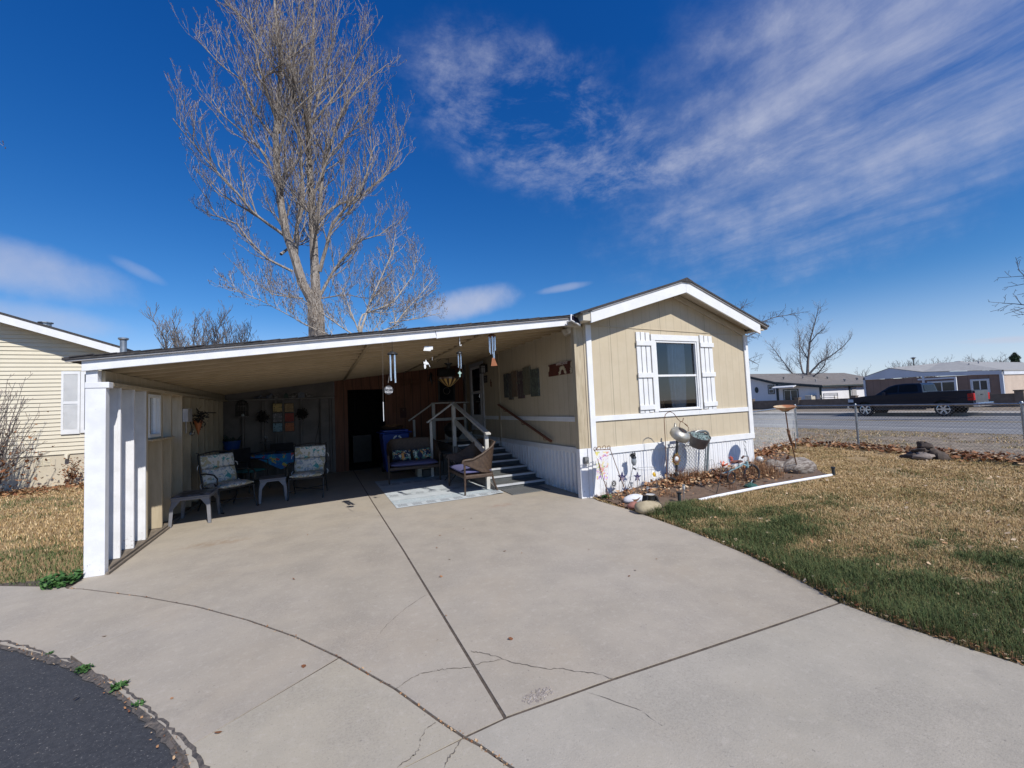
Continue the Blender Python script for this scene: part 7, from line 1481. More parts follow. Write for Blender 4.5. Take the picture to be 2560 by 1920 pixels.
t = stake('red_blossom_stake', 'tall red blossom stake standing behind the tricycle handlebar', 'garden stake', 3.02, -.4, [on(3.02, -.4), (3.03, -.4, .3), (3.05, -.4, .45)], .004, M_RUST); mb = MB(); rr = random.Random(7)
for k in range(16): petals(mb, (3.04+rr.gauss(0, .028), -.4+rr.gauss(0, .02), .42+rr.gauss(0, .045)), 4, .003, .022, .007, .012, (rr.gauss(0, .5), -1, .5))
part('blossoms', mb, M_LILY, t, fix=False)
def path_light(label, x, y):
    t = thing('path_light', label, 'path light', (x, y, 0), 0, 'dark cylindrical path lights'); mb = MB(); mb.lathe((x, y, 0), [(.022, 0), (.026, .02), (.026, .13), (.034, .155)], 14); part('body', mb, mat('dark_green_plastic', (.03, .04, .045), (.045, .055, .06), 9, .5), t, smooth=True); mb = MB(); mb.lathe((x, y, .157), [(.040, 0), (.042, .01), (.03, .018), (.001, .018)], 14); part('cap', mb, M_BLACK, t, smooth=True)
path_light('dark cylindrical path light in the grass near the cream stone', .875, -1.12); path_light('dark cylindrical path light at the far end of the white edging pipe', 4.86, -1.22)
t = stake('dark_solar_stake', 'short black solar stake light leaning in front of the black gate post', 'solar light', 1.42, -.42, [on(1.42, -.42), (1.455, -.42, .2)], .005, M_BLACK); mb = MB(); mb.obox((1.47, -.425, .215), (.05, .035, .014), Matrix.Rotation(.5, 3, 'Y')); mb.obox((1.55, -.425, .29), (.028, .02, .035), Matrix.Rotation(-.4, 3, 'Y')); part('head', mb, M_BLACK, t, bevel=.004)
# tricycle
t = thing('old_tricycle', 'rusty old tricycle with black front tyre and pale blue frame among dry leaves', 'tricycle', on(3.0, -.75)); c = Vector((3.126, -.75, .165)); ya = .55; d1 = Vector((math.cos(ya), -math.sin(ya)*.3, 0)).normalized(); nrm = Vector((d1.y, -d1.x, 0)); Mw = Matrix((d1, Vector((0, 0, 1)), d1.cross(Vector((0, 0, 1))))).transposed()
mb = MB(); mb.tube([c+Mw@Vector((.165*math.cos(a), .165*math.sin(a), 0)) for a in np.linspace(0, 6.283, 33)[:-1]], .021, 8, closed=True); w = part('wheel', mb, M_BLACK, t, smooth=True); mb = MB(); mb.tube([c+Mw@Vector((.145*math.cos(a), .145*math.sin(a), 0)) for a in np.linspace(0, 6.283, 33)[:-1]], .006, 6, closed=True)
for k in range(14): a = k*6.283/14; mb.tube([c, c+Mw@Vector((.145*math.cos(a), .145*math.sin(a), 0))], .0022, 4)
mb.tube([c-nrm*.07, c+nrm*.07], .012, 6); part('rim', mb, M_RUST, w)
mb = MB(); pp = c+nrm*-.085; mb.tube([c-nrm*.07, c-nrm*.08+Vector((-.05, 0, -.08))], .006, 5); mb.box(2.985-.04, 2.985+.04, -.90, -.83, .045, .065); mb.box(2.985-.04, 2.985+.04, -.90, -.83, .075, .085); part('pedal', mb, M_BLKMETAL, t)
mb = MB(); mb.tube([c+Vector((-.03, 0, .24)), c+nrm*.03+Vector((0, 0, .19)), c+nrm*.04], .009, 6); mb.tube([c+Vector((-.03, 0, .24)), c-nrm*.03+Vector((0, 0, .19)), c-nrm*.04], .009, 6); mb.tube([(3.04, -.75, .31), (3.06, -.75, .50)], .010, 8); fk = part('fork', mb, M_RUST, t, smooth=True)
M_PBLUE = mat('pale_blue_paint', (.24, .40, .44), (.17, .28, .30), 9, .5); mb = MB(); mb.tube([(3.02, -.75, .30), (3.01, -.75, .41)], .026, 10); mb.tube([(3.0, -.75, .33), (2.93, -.73, .37), (2.86, -.70, .32), (2.72, -.62, .25), (2.58, -.55, .20)], .016, 8); mb.tube([(2.86, -.70, .33), (2.86, -.70, .39)], .012, 6); part('frame', mb, M_PBLUE, t, smooth=True)
mb = MB(); mb.blob((2.83, -.68, .415), (.15, .075, .028), 14, 8); part('saddle', mb, mat('worn_red_saddle', (.17, .06, .035), (.12, .045, .03), 9, .6), t, smooth=True); mb = MB(); mb.tube([(2.70, -.90, .525), (2.80, -.86, .54), (2.95, -.80, .52), (3.05, -.75, .50), (3.13, -.68, .515), (3.20, -.62, .56), (3.24, -.56, .62)], .010, 8); part('handlebar', mb, M_GALV, t, smooth=True); mb = MB(); mb.tube([(2.68, -.905, .52), (2.78, -.868, .54)], .017, 8); part('grip', mb, mat('brown_grip', (.10, .045, .03), (.07, .03, .02), 9, .7), t, smooth=True)
for y in (-.76, -.36):
    mb = MB(); c2 = Vector((2.55, y, .16)); mb.tube([c2+Vector((.10*math.cos(a), 0, .10*math.sin(a))) for a in np.linspace(0, 6.283, 25)[:-1]], .016, 6, closed=True)
    for k in range(6): a = k*1.047; mb.tube([c2, c2+Vector((.09*math.cos(a), 0, .09*math.sin(a)))], .004, 4)
    part('rear_wheel', mb, M_BLACK, t, smooth=True)
mb = MB(); mb.tube([(2.55, -.78, .16), (2.55, -.34, .16)], .010, 6); mb.box(2.5, 2.6, -.68, -.44, .20, .212); part('rear_axle', mb, M_RUST, t)
mb = MB(); pts_ = [on(2.70, -.15), (2.70, -.15, .3), (2.735, -.15, .385), (2.795, -.15, .41), (2.85, -.15, .385), (2.88, -.15, .3), on(2.89, -.15)]; mb.tube(pts_, .0035, 5)
for z in (.22, .30): mb.tube([(2.70, -.15, z), (2.885, -.15, z)], .003, 4)
mb.tube([on(2.79, -.15), (2.795, -.15, .41)], .003, 4); solo('wire_plant_hoop', mb, M_GALV, 'arched wire plant support against the ribbed skirting right of the gate panel', 'plant support', on(2.79, -.15))
t = stake('hummingbird_hook', 'thin grey hook stake topped with a metal hummingbird behind the tricycle', 'garden stake', 3.37, -.5, [on(3.37, -.5), (3.36, -.5, .47), (3.355, -.5, .63), (3.30, -.5, .70), (3.31, -.5, .74), (3.34, -.5, .745)], .004, M_GALV); mb = MB(); mb.add([(3.32, -.5, .745), (3.21, -.51, .78), (3.30, -.49, .76), (3.40, -.5, .70), (3.35, -.505, .75), (3.36, -.46, .79)], [(0, 1, 2), (0, 3, 4), (0, 4, 5)]); part('bird', mb, M_GALV, t, fix=False)
mb = MB(); rr = random.Random(3)
for k in range(7): mb.box(0, 0, 0, 0, 0, 0) if False else None
t = thing('green_sprinkler', 'green ribbed lawn sprinkler base in front of the tricycle wheel', 'sprinkler', (2.74, -1.0, .02)); mb = MB(); mb.lathe((2.74, -1.0, .015), [(.11, 0), (.11, .012), (.085, .04), (.04, .055), (.025, .07)], 22); part('base', mb, mat('dark_green_plastic_base', (.02, .08, .06), (.03, .11, .085), 14, .45), t, smooth=True)
mb = MB()
for k in range(8): a = k*.785; mb.beam((2.74+.04*math.cos(a), -1+.04*math.sin(a), .068), (2.74+.105*math.cos(a), -1+.105*math.sin(a), .032), .012, .012)
mb.tube([(2.74, -1, .08), (2.80, -.99, .12)], .012, 6); part('arm', mb, M_GREENMET, t)
mb = MB()
for z, r_ in ((.44, .18), (.13, .21)): mb.tube([(.95+.18*0+r_*math.cos(a), -.33+r_*.8*math.sin(a), z) for a in np.linspace(0, 6.283, 25)[:-1]], .003, 4, closed=True)
for k in range(4): a = k*1.571+.4; mb.tube([(.95+.21*math.cos(a), -.33+.17*math.sin(a), .03), (.95+.18*math.cos(a), -.33+.145*math.sin(a), .46)], .003, 4)
solo('wire_tomato_cage', mb, M_GALV, 'thin round wire plant cage between the right-hand star and the daisy', 'plant support', on(.95, -.33))
# driftwood, globe, bird bath
def drift(label, c, r_, seed): mb = MB(); mb.blob(c, r_, 26, 16, .16, seed=seed); return solo('driftwood', mb, mat('grey_driftwood', (.34, .30, .26), (.13, .10, .08), 6, .95, bump=1, bscale=18, stretch=(1.2, 5, 5)), label, 'driftwood', (c[0], c[1], 0), smooth=True)
drift('smaller grey driftwood stump half hidden behind the dry plants', (4.38, -.40, .12), (.30, .2, .15), 5); drift('larger grey weathered driftwood stump beside the bird bath pole', (4.66, -.68, .12), (.36, .24, .19), 8)
t = stake('glass_globe', 'small clear glass globe on a short stake beyond the tricycle', 'garden globe', 4.67, .15, [on(4.67, .15), (4.67, .15, .14)], .006, M_BLKMETAL); mb = MB(); mb.blob((4.67, .15, .2), (.075, .075, .075), 18, 12); part('globe', mb, mat('pale_glass', (.55, .57, .55), (.68, .70, .68), 9, .08, spec=.8), t, smooth=True)
t = thing('bird_bath', 'rusty orange bowl bird bath on a leaning thin rusted pole', 'bird bath', (4.53, -.76, 0)); mb = MB(); mb.tube([(4.535, -.76, -.02), (4.33, -.83, .37), (4.13, -.90, .777), (3.99, -.95, .99), (3.88, -1.0, 1.30)], .011, 8); part('pole', mb, M_RUST, t, smooth=True); Mk = Matrix.Rotation(R(-6), 3, 'Y')@Matrix.Rotation(R(4), 3, 'X')
mb = MB(); mb.lathe((3.87, -1.0, 1.325), [(.001, 0), (.07, .005), (.135, .035), (.185, .075), (.19, .085), (.175, .075), (.12, .045), (.001, .03)], 30, Mk); part('bowl', mb, mat('orange_patina', (.42, .17, .08), (.55, .43, .27), 5, .6, bump=.15), t, smooth=True); mb = MB(); mb.lathe((3.872, -1.0, 1.31), [(.05, 0), (.07, .012), (.07, .025), (.05, .027)], 20, Mk); part('collar', mb, mat('patina_collar', (.13, .12, .08), (.2, .17, .12), 9, .7), t, smooth=True)
mb = MB(); mb.tube([(4.05, -.93, .93), (4.02, -.94, .87), (4.10, -.92, .72), (4.16, -.90, .68)], [.02, .024, .026, .01], 8); mb.tube([(4.06, -.90, .96), (4.08, -.9, .84)], .02, 8); part('clamp', mb, M_RUST, t, smooth=True)
mb = MB(); mb.tube([(8.47, 1.66, 0), (8.47, 1.66, .22), (8.46, 1.66, .5)], .012, 6); solo('green_stake', mb, M_GREENMET, 'short green stake in the leaf litter below the fence corner', 'stake', (8.47, 1.66, 0))
cn = thing('rock_cairn', 'pile of dark and pale rocks stacked at the fence edge of the lawn', 'rock pile', (8.45, -1.25, 0)); rocks = [((8.45, -1.12, .06), (.22, .30, .10), 1), ((8.3, -1.28, .07), (.20, .20, .10), 2), ((8.5, -1.45, .08), (.18, .15, .13), 3), ((8.45, -1.24, .19), (.15, .17, .09), 4), ((8.45, -1.25, .31), (.12, .13, .08), 5)]
M_RK1 = M_STN('dark_rock', (.05, .038, .03), (.10, .075, .06)); M_RK2 = M_STN('pale_rock', (.36, .30, .25), (.22, .18, .15))
for c, r_, s_ in rocks: mb = MB(); mb.blob(c, r_, 14, 9, .34, seed=s_); part('rock', mb, M_RK2 if s_ == 2 else M_RK1, cn, smooth=True)
# ------------------------------------------------------------------ grass, leaves, dry plants
nr_ = np.random.default_rng(5)
def vnoise(x, y, s, seed=0):
    """smooth value noise, vectorised"""
    x = x/s+seed*17.3; y = y/s+seed*9.1; xi = np.floor(x).astype(int); yi = np.floor(y).astype(int); fx = x-xi; fy = y-yi; fx = fx*fx*(3-2*fx); fy = fy*fy*(3-2*fy)
    def h(a, b): n = np.sin(a*127.1+b*311.7+seed*74.7)*43758.5453; return n-np.floor(n)
    return (h(xi, yi)*(1-fx)+h(xi+1, yi)*fx)*(1-fy)+(h(xi, yi+1)*(1-fx)+h(xi+1, yi+1)*fx)*fy
def in_poly(P, x, y):
    c = np.zeros(len(x), bool); j = len(P)-1
    for i in range(len(P)):
        a, b = P[i], P[j]; m = ((a[1] > y) != (b[1] > y)) & (x < (b[0]-a[0])*(y-a[1])/(b[1]-a[1]+1e-12)+a[0]); c ^= m; j = i
    return c
def tint_mat(name, cols, rough=.9, trans=0.0):
    """colour picked per blade/leaf from a ramp by a random attribute"""
    m = bpy.data.materials.new(name); m.use_nodes = True; t = NT(m.node_tree); b = t.n['Principled BSDF']; b.inputs['Roughness'].default_value = rough; b.inputs['Specular IOR Level'].default_value = .25
    a = t.node('ShaderNodeAttribute', attribute_name='kind_value'); r_ = t.node('ShaderNodeValToRGB'); t.l.new(a.outputs['Fac'], r_.inputs[0]); e = r_.color_ramp.elements
    while len(e) < len(cols): e.new(.5)
    for k, c in enumerate(cols): e[k].position = k/(len(cols)-1); e[k].color = (*c, 1)
    t.l.new(r_.outputs[0], b.inputs['Base Color']); return m
def quads(name, verts, nper, faces_per, val, m, kind=None):
    """verts (N,nper,3); one value per item"""
    N = len(verts); me = bpy.data.meshes.new(name); V = verts.reshape(-1, 3); F = np.array(faces_per); me.vertices.add(len(V)); me.vertices.foreach_set('co', V.ravel())
    fl = (F[None]+(np.arange(N)*nper)[:, None, None]).reshape(-1, F.shape[1]); me.loops.add(fl.size); me.loops.foreach_set('vertex_index', fl.ravel()); me.polygons.add(len(fl)); me.polygons.foreach_set('loop_start', np.arange(len(fl))*F.shape[1]); me.polygons.foreach_set('loop_total', np.full(len(fl), F.shape[1]))
    at = me.attributes.new('kind_value', 'FLOAT', 'POINT'); at.data.foreach_set('value', np.repeat(val, nper)); me.materials.append(m); me.update(); o = bpy.data.objects.new(name, me); COL.objects.link(o)
    if kind: o['kind'] = kind
    return o
def blades(x, y, z, h, w, lean):
    """bent blades: five points each, arching over to one side"""
    n = len(x); a = nr_.uniform(0, 6.283, n); s_ = np.stack([-np.sin(a), np.cos(a), 0*a], 1)*w[:, None]; la = a+nr_.normal(0, .5, n); L_ = np.stack([np.cos(la), np.sin(la), 0*la], 1)*(lean*h*nr_.uniform(.4, 1.3, n))[:, None]; p = np.stack([x, y, z], 1); up = np.array([0, 0, 1.0]); out = np.zeros((n, 5, 3))
    out[:, 0] = p-s_*.5; out[:, 1] = p+s_*.5; m = p+L_*.35+up*(h*.72)[:, None]; out[:, 2] = m-s_*.4; out[:, 3] = m+s_*.4; out[:, 4] = p+L_+up*(h*nr_.uniform(.62, 1.0, n))[:, None]; return out
BF = [(0, 1, 3), (0, 3, 2), (2, 3, 4)]
LAWN = [(x+.015, y) for x, y in RE[1:]+RE2[:4]]+[(2.5, -6.5), (8.4, -5.6), (9.2, -2.6), (9.95, .78), FENCE_C, (4.3, 1.0), (4.3, .0), (.02, 0)]
BEDX = [(.03, -.02), (-.05, -1.05), (.22, -1.45), (.45, -1.30), (.9, -1.17), (4.76, -1.25), (5.2, -.75), (6.2, .1), (7.2, 1.2), (8.2, 2.1), (4.3, 1.0), (4.3, -.02)]
def green_amount(x, y):
    e = np.interp(y, [-6, -4.1, -3.1, -2.4, -1.4], [-.49, -.586, -.274, -.137, -.035]); near = np.exp(-np.clip(x-e, 0, None)/1.6)
    g_ = .50*vnoise(x, y, .55, 1)+.32*vnoise(x, y, .2, 2)+.34*vnoise(x, y, 1.5, 3)+.62*near*(y < -1.05)-.042*np.clip(x-1.0, 0, 9)-.12*np.clip(y+2.6, 0, 3)
    return g_
def field(n, poly, xr, yr, hole=None, dens=None):
    x = nr_.uniform(*xr, n); y = nr_.uniform(*yr, n); k = in_poly(poly, x, y)
    if hole: k &= ~in_poly(hole, x, y)
    x, y = x[k], y[k]
    d = np.hypot(x-CAM[0], y-CAM[1]); keep = nr_.random(len(x)) < np.clip((6.2/d)**2.0, .10, 1); return x[keep], y[keep], d[keep]
x, y, d = field(900000, LAWN, (-.7, 10.2), (-6.5, 2.9), BEDX); g_ = green_amount(x, y); gr_ = g_+nr_.normal(0, .28, len(x)) > .80; lush = np.clip((g_-.70)*2.6, 0, 1)*(gr_)
edge_d = (np.interp(y, [-6, -4.1, -3.1, -2.4, -1.4], [-.49, -.586, -.274, -.137, -.035])); h = (.034+.030*lush+.030*np.exp(-np.clip(x-edge_d-.1, 0, None)/.5)*lush+nr_.uniform(0, .016, len(x)))*np.where(gr_, 1.15, .95); w = np.clip(.0030*d/4.2, .0026, .012)*nr_.uniform(.6, 1.2, len(x))
tuft = np.exp(-((x-.55)**2/.35+(y+1.55)**2/.14)); h = h*(1+1.3*tuft); gr_ |= nr_.random(len(x)) < tuft*.9
bare_ = vnoise(x, y, .3, 8)+.35*vnoise(x, y, .9, 9) < .33; k = ~bare_ | gr_
val = np.where(gr_, nr_.uniform(.04, .36, len(x)), np.clip(nr_.normal(.72, .13, len(x))+.22*(vnoise(x, y, 1.1, 31)-.5)+.2*(vnoise(x, y, .28, 32)-.5), .42, 1)); h = h*(.6+.8*vnoise(x, y, .35, 33)); B = blades(x, y, np.full(len(x), -.012), h, w, np.where(gr_, .6, 1.0))
M_GRASS = tint_mat('grass_blades', [(.05, .08, .026), (.09, .125, .045), (.20, .19, .075), (.40, .275, .125), (.58, .40, .20), (.72, .57, .35)])
quads('lawn_grass', B[k], 5, BF, val[k], M_GRASS, 'stuff')
SL = [(-6.66, .24), (-6.9, -.03), (-7.361, .28), (-9, .85), (-13, 2.1), (-13, 9.3), (-6.66, 9.3)]
x, y, d = field(120000, SL, (-13, -6.6), (-.1, 9.3)); g_ = .6*vnoise(x, y, .6, 4)+.4*vnoise(x, y, .22, 5)+.5*np.exp(-(y-.2)/1.2)-.22*np.exp(-((y-3.5)/1.6)**2)+.18*np.exp(-((y-6.5)/1.2)**2); gr_ = g_+nr_.normal(0, .1, len(x)) > .62; h = nr_.uniform(.03, .06, len(x)); w = np.clip(.0036*d/4.2, .004, .013)
val = np.where(gr_, nr_.uniform(.05, .36, len(x)), np.clip(nr_.normal(.74, .14, len(x)), .42, 1)); quads('side_lawn_grass', blades(x, y, np.full(len(x), -.012), h, w, np.where(gr_, .8, 1.1)), 5, BF, val, M_GRASS, 'stuff')
# fallen leaves
def leaves(x, y, z, s_, curl=.5):
    n = len(x); a = nr_.uniform(0, 6.283, n); t1 = nr_.normal(0, .45, n); u = np.stack([np.cos(a), np.sin(a), t1*.7], 1); v = np.stack([-np.sin(a), np.cos(a), nr_.normal(0, .45, n)], 1); p = np.stack([x, y, z], 1); c = (curl*s_*nr_.uniform(.1, .6, n))[:, None]*np.array([0, 0, 1.0]); s1 = s_[:, None]; out = np.zeros((n, 6, 3))
    out[:, 0] = p-u*s1*.55+c; out[:, 1] = p-u*s1*.15-v*s1*.36; out[:, 2] = p+u*s1*.3-v*s1*.26+c*.4; out[:, 3] = p+u*s1*.6+c; out[:, 4] = p+u*s1*.3+v*s1*.26+c*.4; out[:, 5] = p-u*s1*.15+v*s1*.36; return out
LF = [(0, 1, 2, 5), (5, 2, 4, 5), (2, 3, 4, 2)]; LF = [(0, 1, 5), (1, 2, 5), (2, 4, 5), (2, 3, 4)]
M_LEAF = tint_mat('fallen_leaves', [(.12, .045, .022), (.21, .085, .038), (.31, .15, .07), (.42, .24, .12), (.55, .38, .22), (.62, .48, .33)], .85)
bz = np.vectorize(bedz)
def scatter(name, n, cx_, cy, sx, sy, poly=None, size=(.035, .075), zf=None, zr=.05, bright=.5, rot=0, merge=None):
    u = nr_.normal(0, 1, n)*sx; v = nr_.normal(0, 1, n)*sy; x = cx_+u*math.cos(rot)-v*math.sin(rot); y = cy+u*math.sin(rot)+v*math.cos(rot)
    if poly: k = in_poly(poly, x, y); x, y = x[k], y[k]
    z = (zf(x, y) if zf else np.zeros(len(x)))+nr_.uniform(.006, zr, len(x)); merge.append((x, y, z, nr_.uniform(*size, len(x)), np.clip(nr_.normal(bright, .22, len(x)), 0, 1)))
mg = []
IN = [(.05, -.04), (.05, -1.1), (4.7, -1.15), (5.3, -.7), (8.2, 2.1), (4.35, .95), (4.25, -.04)]
for a in ((330, 1.75, -.36, .45, .14), (240, 2.4, -.42, .45, .16), (270, 3.1, -.45, .5, .22), (250, 3.9, -.35, .45, .3), (80, 1.0, -.5, .5, .2), (90, .45, -.35, .3, .15), (160, 4.7, .1, .5, .35)): scatter('', a[0], *a[1:], poly=IN, zf=bz, zr=.09, bright=.5, merge=mg)
scatter('', 650, 8.0, 2.05, 1.6, .25, rot=.28, zr=.12, bright=.45, size=(.06, .12), merge=mg); scatter('', 460, 6.2, 1.25, 1.0, .35, rot=.28, zr=.10, bright=.45, size=(.05, .11), merge=mg)
x, y, z, s_, v = [np.concatenate(q_) for q_ in zip(*mg)]; quads('flower_bed_leaf_litter', leaves(x, y, z, s_), 6, LF, v, M_LEAF, 'stuff')
mg = []
for a in ((480, 9.75, .6, .22, .9), (380, 9.35, -1.2, .25, .8), (380, 8.95, -2.9, .28, .9), (260, 8.5, -4.6, .3, .8)): scatter('', *a, zr=.12, bright=.36, size=(.06, .12), merge=mg)
x, y, z, s_, v = [np.concatenate(q_) for q_ in zip(*mg)]; quads('fence_leaf_litter', leaves(x, y, z, s_), 6, LF, v, M_LEAF, 'stuff')
mg = []
ed = np.array(RE[2:]+RE2[:4]); 
for k in range(len(ed)-1):
    for q_ in range(int(np.hypot(*(ed[k+1]-ed[k]))*70)):
        pass
t_ = nr_.uniform(0, len(ed)-1.001, 520); i_ = t_.astype(int); f_ = (t_-i_)[:, None]; pe = ed[i_]*(1-f_)+ed[i_+1]*f_; mg.append((pe[:, 0]+nr_.uniform(.0, .10, 520), pe[:, 1], nr_.uniform(.0, .03, 520), nr_.uniform(.012, .03, 520), np.clip(nr_.normal(.5, .25, 520), 0, 1)))
n = 420; x = nr_.uniform(-.4, 8, n); y = nr_.uniform(-5.5, -1.3, n); k = in_poly(LAWN, x, y); x, y = x[k], y[k]; mg.append((x, y, nr_.uniform(.02, .045, len(x)), nr_.uniform(.02, .05, len(x)), np.clip(nr_.normal(.85, .18, len(x)), 0, 1)))
x, y, z, s_, v = [np.concatenate(q_) for q_ in zip(*mg)]; quads('lawn_litter', leaves(x, y, z, s_, .3), 6, LF, v, M_LEAF, 'stuff')
mg = []; scatter('', 46, -.36, -4.05, .08, .05, zr=.05, bright=.35, size=(.025, .055), merge=mg); x, y, z, s_, v = [np.concatenate(q_) for q_ in zip(*mg)]
o = quads('leaf_clump', leaves(x, y, z*.6, s_*1.5, 1.2), 6, LF, v, M_LEAF); o['label'] = 'clump of crumpled brown leaves caught at the lawn edge by the cross joint'; o['category'] = 'leaf clump'
mg = []; n = 26; mg.append((nr_.uniform(-6, -.8, n), nr_.uniform(-3.4, 1.2, n), np.full(n, .006), nr_.uniform(.014, .034, n), nr_.uniform(.1, .5, n)))
pj_ = np.array(J+J2[1:4]); n = 150; t_ = nr_.uniform(0, len(pj_)-1.001, n); i_ = t_.astype(int); f_ = (t_-i_)[:, None]; pe = pj_[i_]*(1-f_)+pj_[i_+1]*f_; mg.append((pe[:, 0]+nr_.normal(0, .008, n), pe[:, 1]+nr_.normal(0, .008, n), np.full(n, .001), nr_.uniform(.006, .018, n), nr_.uniform(.2, .9, n)))
pe = np.array(edge); n = 300; i_ = nr_.integers(0, len(pe)-1, n); mg.append((pe[i_, 0]+nr_.normal(-.02, .02, n), pe[i_, 1]+nr_.normal(-.02, .02, n), np.full(n, .002), nr_.uniform(.006, .017, n), nr_.uniform(.1, .95, n)))
x, y, z, s_, v = [np.concatenate(q_) for q_ in zip(*mg)]; quads('driveway_litter', leaves(x, y, z, s_, .3), 6, LF, v, M_LEAF, 'stuff')
mg = []; scatter('', 700, -11.2, 8.6, 1.0, .5, zr=.10, bright=.45, size=(.04, .09), merge=mg); x, y, z, s_, v = [np.concatenate(q_) for q_ in zip(*mg)]; quads('shrub_leaf_litter', leaves(x, y, z, s_), 6, LF, v, M_LEAF, 'stuff')
# dry perennials
M_STRAW = tint_mat('dry_stems', [(.16, .07, .035), (.25, .13, .07), (.36, .22, .12), (.46, .33, .19)], .9)
def dry_plant(label, cx_, cy, r_, h_, n, bright=.4, cat='dry plant', name='dry_perennial', spread=.9):
    a = nr_.uniform(0, 6.283, n); rr_ = r_*nr_.random(n)**.5; x = cx_+rr_*np.cos(a); y = cy+rr_*np.sin(a); z = bz(x, y) if cx_ > -.2 and cy < 1.5 else np.zeros(n); n = int(n*.8); a = nr_.uniform(0, 6.283, n); rr_ = r_*nr_.random(n)**.6; x = cx_+rr_*np.cos(a); y = cy+rr_*np.sin(a); z = bz(x, y) if cx_ > -.2 and cy < 1.5 else np.zeros(n); hh = h_*nr_.uniform(.3, 1.1, n); spread = min(spread, .6); B = blades(x, y, z, hh, nr_.uniform(.0022, .0055, n), np.full(n, spread)); o = quads(name, B, 5, BF, np.clip(nr_.normal(bright, .25, n), 0, 1), M_STRAW); o['label'] = label; o['category'] = cat; return o
dry_plant('brown dried perennial clump around the foot of the black gate post', 1.72, -.3, .18, .30, 420, .2); dry_plant('brown dried perennial clump in front of the chain-link gate panel', 2.15, -.32, .20, .26, 380, .3); dry_plant('low straw coloured dead plant beside the white stone', 1.02, -.72, .16, .10, 200, .4); dry_plant('wide mound of dried stems right of the tricycle', 3.75, -.55, .36, .30, 900, .45, spread=1.3); dry_plant('dried stems tangled round the back of the tricycle', 2.85, -.42, .28, .26, 520, .3, spread=1.1); dry_plant('small dead plant stubs near the lily stake', 2.25, -1.0, .08, .14, 60, .1); dry_plant('low dry stems behind the driftwood at the end of the bed', 4.4, -.1, .3, .2, 320, .5, spread=1.3)
t = thing('red_seedhead_plant', 'fine dark red seedheads standing by the tricycle saddle', 'dry plant', on(2.35, -.75)); mb = MB(); rr = random.Random(11); sd_ = MB()
for k in range(46):
    x, y = 2.05+rr.random()*1.0, -.75+rr.gauss(0, .12); z0 = bedz(x, y); e = Vector((x+rr.gauss(0, .05), y+rr.gauss(0, .05), z0+rr.uniform(.14, .34))); mb.tube([(x, y, z0), e], .002, 3, cap=False)
    for q_ in range(4): c = e+rvec(rr)*.03; v = rvec(rr)*.008; w = rvec(rr)*.008; sd_.face(c-v, c+w, c+v, c-w)
part('stems', mb, M_RUST, t, fix=False); part('seedheads', sd_, mat('dark_red_seed', (.14, .02, .02), (.22, .05, .03), 30, .8), t, fix=False)
# green weeds
M_WEED = tint_mat('weed_leaves', [(.03, .075, .02), (.05, .12, .03), (.085, .17, .05)], .6)
def weed(label, cx_, cy, r_, n, s_, z0=0):
    a = nr_.uniform(0, 6.283, n); q_ = r_*nr_.random(n)**.5; x = cx_+q_*np.cos(a); y = cy+q_*np.sin(a); o = quads('weed', leaves(x, y, z0+nr_.uniform(.01, .05, n)*(r_/.1), nr_.uniform(.7, 1.2, n)*s_, .8), 6, LF, nr_.random(n), M_WEED); o['label'] = label; o['category'] = 'weed'; return o
weed('broad-leaved green weed growing at the foot of the white carport post', -6.74, -.06, .16, 190, .05); weed('larger green weed tuft in the gutter crack, nearest the middle of its curve', -5.73, -2.24, .045, 60, .024); weed('small green weed low in the gutter crack by the street', -5.43, -2.6, .045, 34, .026); weed('pale green weed nearest the camera in the gutter crack', -5.26, -2.86, .03, 30, .017); weed('tiny green weed at the far left of the gutter crack', -6.08, -1.83, .02, 14, .018); weed('green weed clump at the base of the house corner by the flag stand', .14, -.22, .09, 50, .05)
mg = []; n = 160; i_ = nr_.integers(0, int(len(edge)*.55), n); x = np.array(edge)[i_, 0]+nr_.normal(0, .015, n); y = np.array(edge)[i_, 1]+nr_.normal(0, .015, n); B = blades(x, y, np.full(n, -.01), nr_.uniform(.015, .04, n), np.full(n, .004), np.full(n, .8)); quads('gutter_dry_grass', B, 5, BF, nr_.uniform(.3, 1, n), M_STRAW, 'stuff')
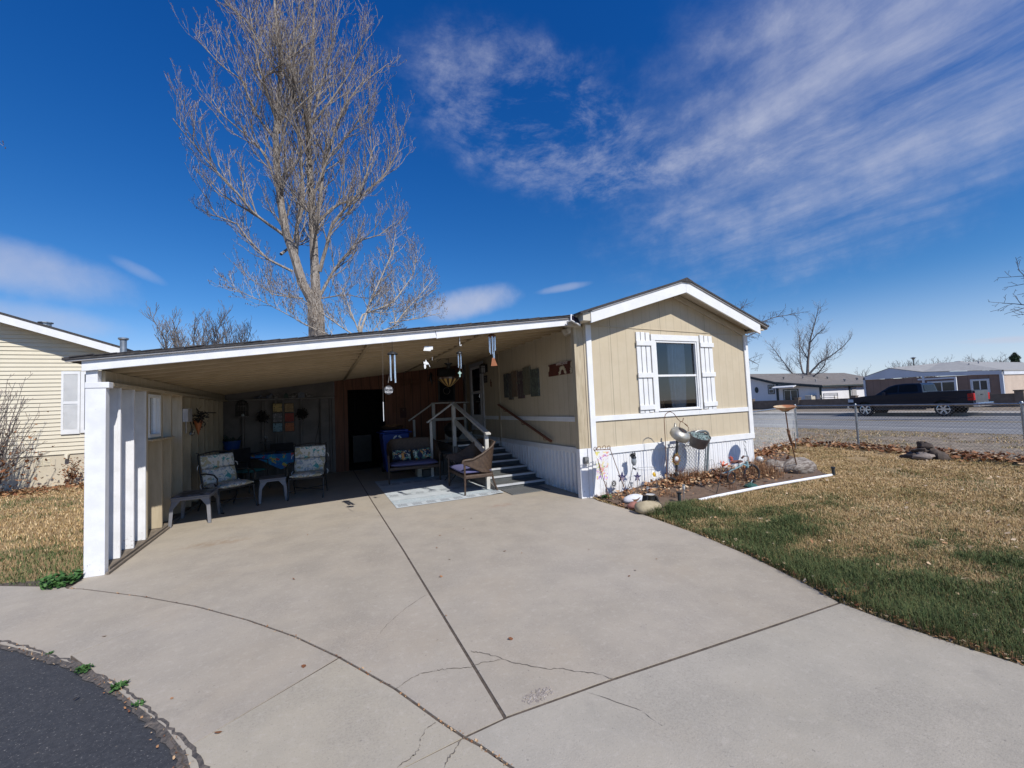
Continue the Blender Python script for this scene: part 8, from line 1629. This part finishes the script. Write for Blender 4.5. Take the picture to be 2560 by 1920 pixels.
# shrubs by the cream house
T = Tree(51, (5, 4, 3, 3, 3), (.006, .005)); q = T.q
for k in range(120):
    a = q.uniform(0, 6.283); r_ = q.uniform(.1, 1.0); x0, y0 = -11.75+.35*math.cos(a)*q.random(), 8.3+.25*math.sin(a); e = Vector((-11.7+r_*1.15*math.cos(a)+.15, 8.2+r_*.7*math.sin(a), q.uniform(1.0, 2.9))); T.limb([(x0, y0, 0), Vector((x0, y0, 0)).lerp(e, .45)+Vector((0, 0, .12)), e], .016, .004, 1, (3, 3.6, 3), (.5, .42, .22), 3, .35, .1, .6)
sh_ = T.done('bare_shrub', 'large bare twiggy shrub with a few brown leaves in front of the cream house', 'shrub', (-11.7, 8.3, 0), M_GREYTWIG, mat('reddish_twig', (.27, .19, .16), (.20, .14, .12), 4, .9, world=True))
n = 240; a = nr_.uniform(0, 6.283, n); x = -11.3+nr_.normal(0, .45, n); y = 8.1+nr_.normal(0, .3, n); z = np.abs(nr_.normal(.6, .5, n))+.05; o = quads('dead_leaves', leaves(x, y, z, nr_.uniform(.05, .1, n), 1), 6, LF, np.clip(nr_.normal(.38, .15, n), 0, 1), M_LEAF); o.parent = sh_; o.location = (11.7, -8.3, 0)
T = Tree(52, (5, 4, 3, 3, 3)); q = T.q
for k in range(12): e = Vector((-10.42+q.gauss(0, .12), 9.4+q.gauss(0, .08), q.uniform(.35, .72))); T.limb([(-10.45+q.gauss(0, .05), 9.4, 0), e], .008, .003, 2, (5,), (.16,), 3, .3)
s2 = T.done('small_shrub', 'small reddish shrub against the cream house foundation', 'shrub', (-10.45, 9.4, 0), M_RUST, M_RUST)
n = 240; x = -10.43+nr_.normal(0, .13, n); y = 9.35+nr_.normal(0, .1, n); z = np.clip(nr_.normal(.33, .2, n), .02, .75); o = quads('dead_leaves', leaves(x, y, z, nr_.uniform(.04, .07, n), 1), 6, LF, np.clip(nr_.normal(.3, .18, n), 0, 1), M_LEAF); o.parent = s2; o.location = (10.45, -9.4, 0)

vx = nr_.uniform(4.6, 16.2, 60000); vy = nr_.uniform(-7, 22, 60000); k = (vnoise(vx, vy, .8, 21)*.6+vnoise(vx, vy, .25, 22)*.4 > .52) & ~in_poly(LAWN, vx, vy) & (vy > 1.2-.0*vx); k |= (vx > 10.3) & (vnoise(vx, vy, .5, 23) > .6); k &= ~in_poly(LAWN, vx, vy); vx, vy = vx[k], vy[k]; d = np.hypot(vx-CAM[0], vy-CAM[1])
quads('verge_dry_grass', blades(vx, vy, np.full(len(vx), -.02), nr_.uniform(.02, .07, len(vx)), nr_.uniform(.008, .02, len(vx)), np.full(len(vx), 1.1)), 5, BF, np.clip(nr_.normal(.68, .2, len(vx)), .05, 1), M_GRASS, 'stuff')
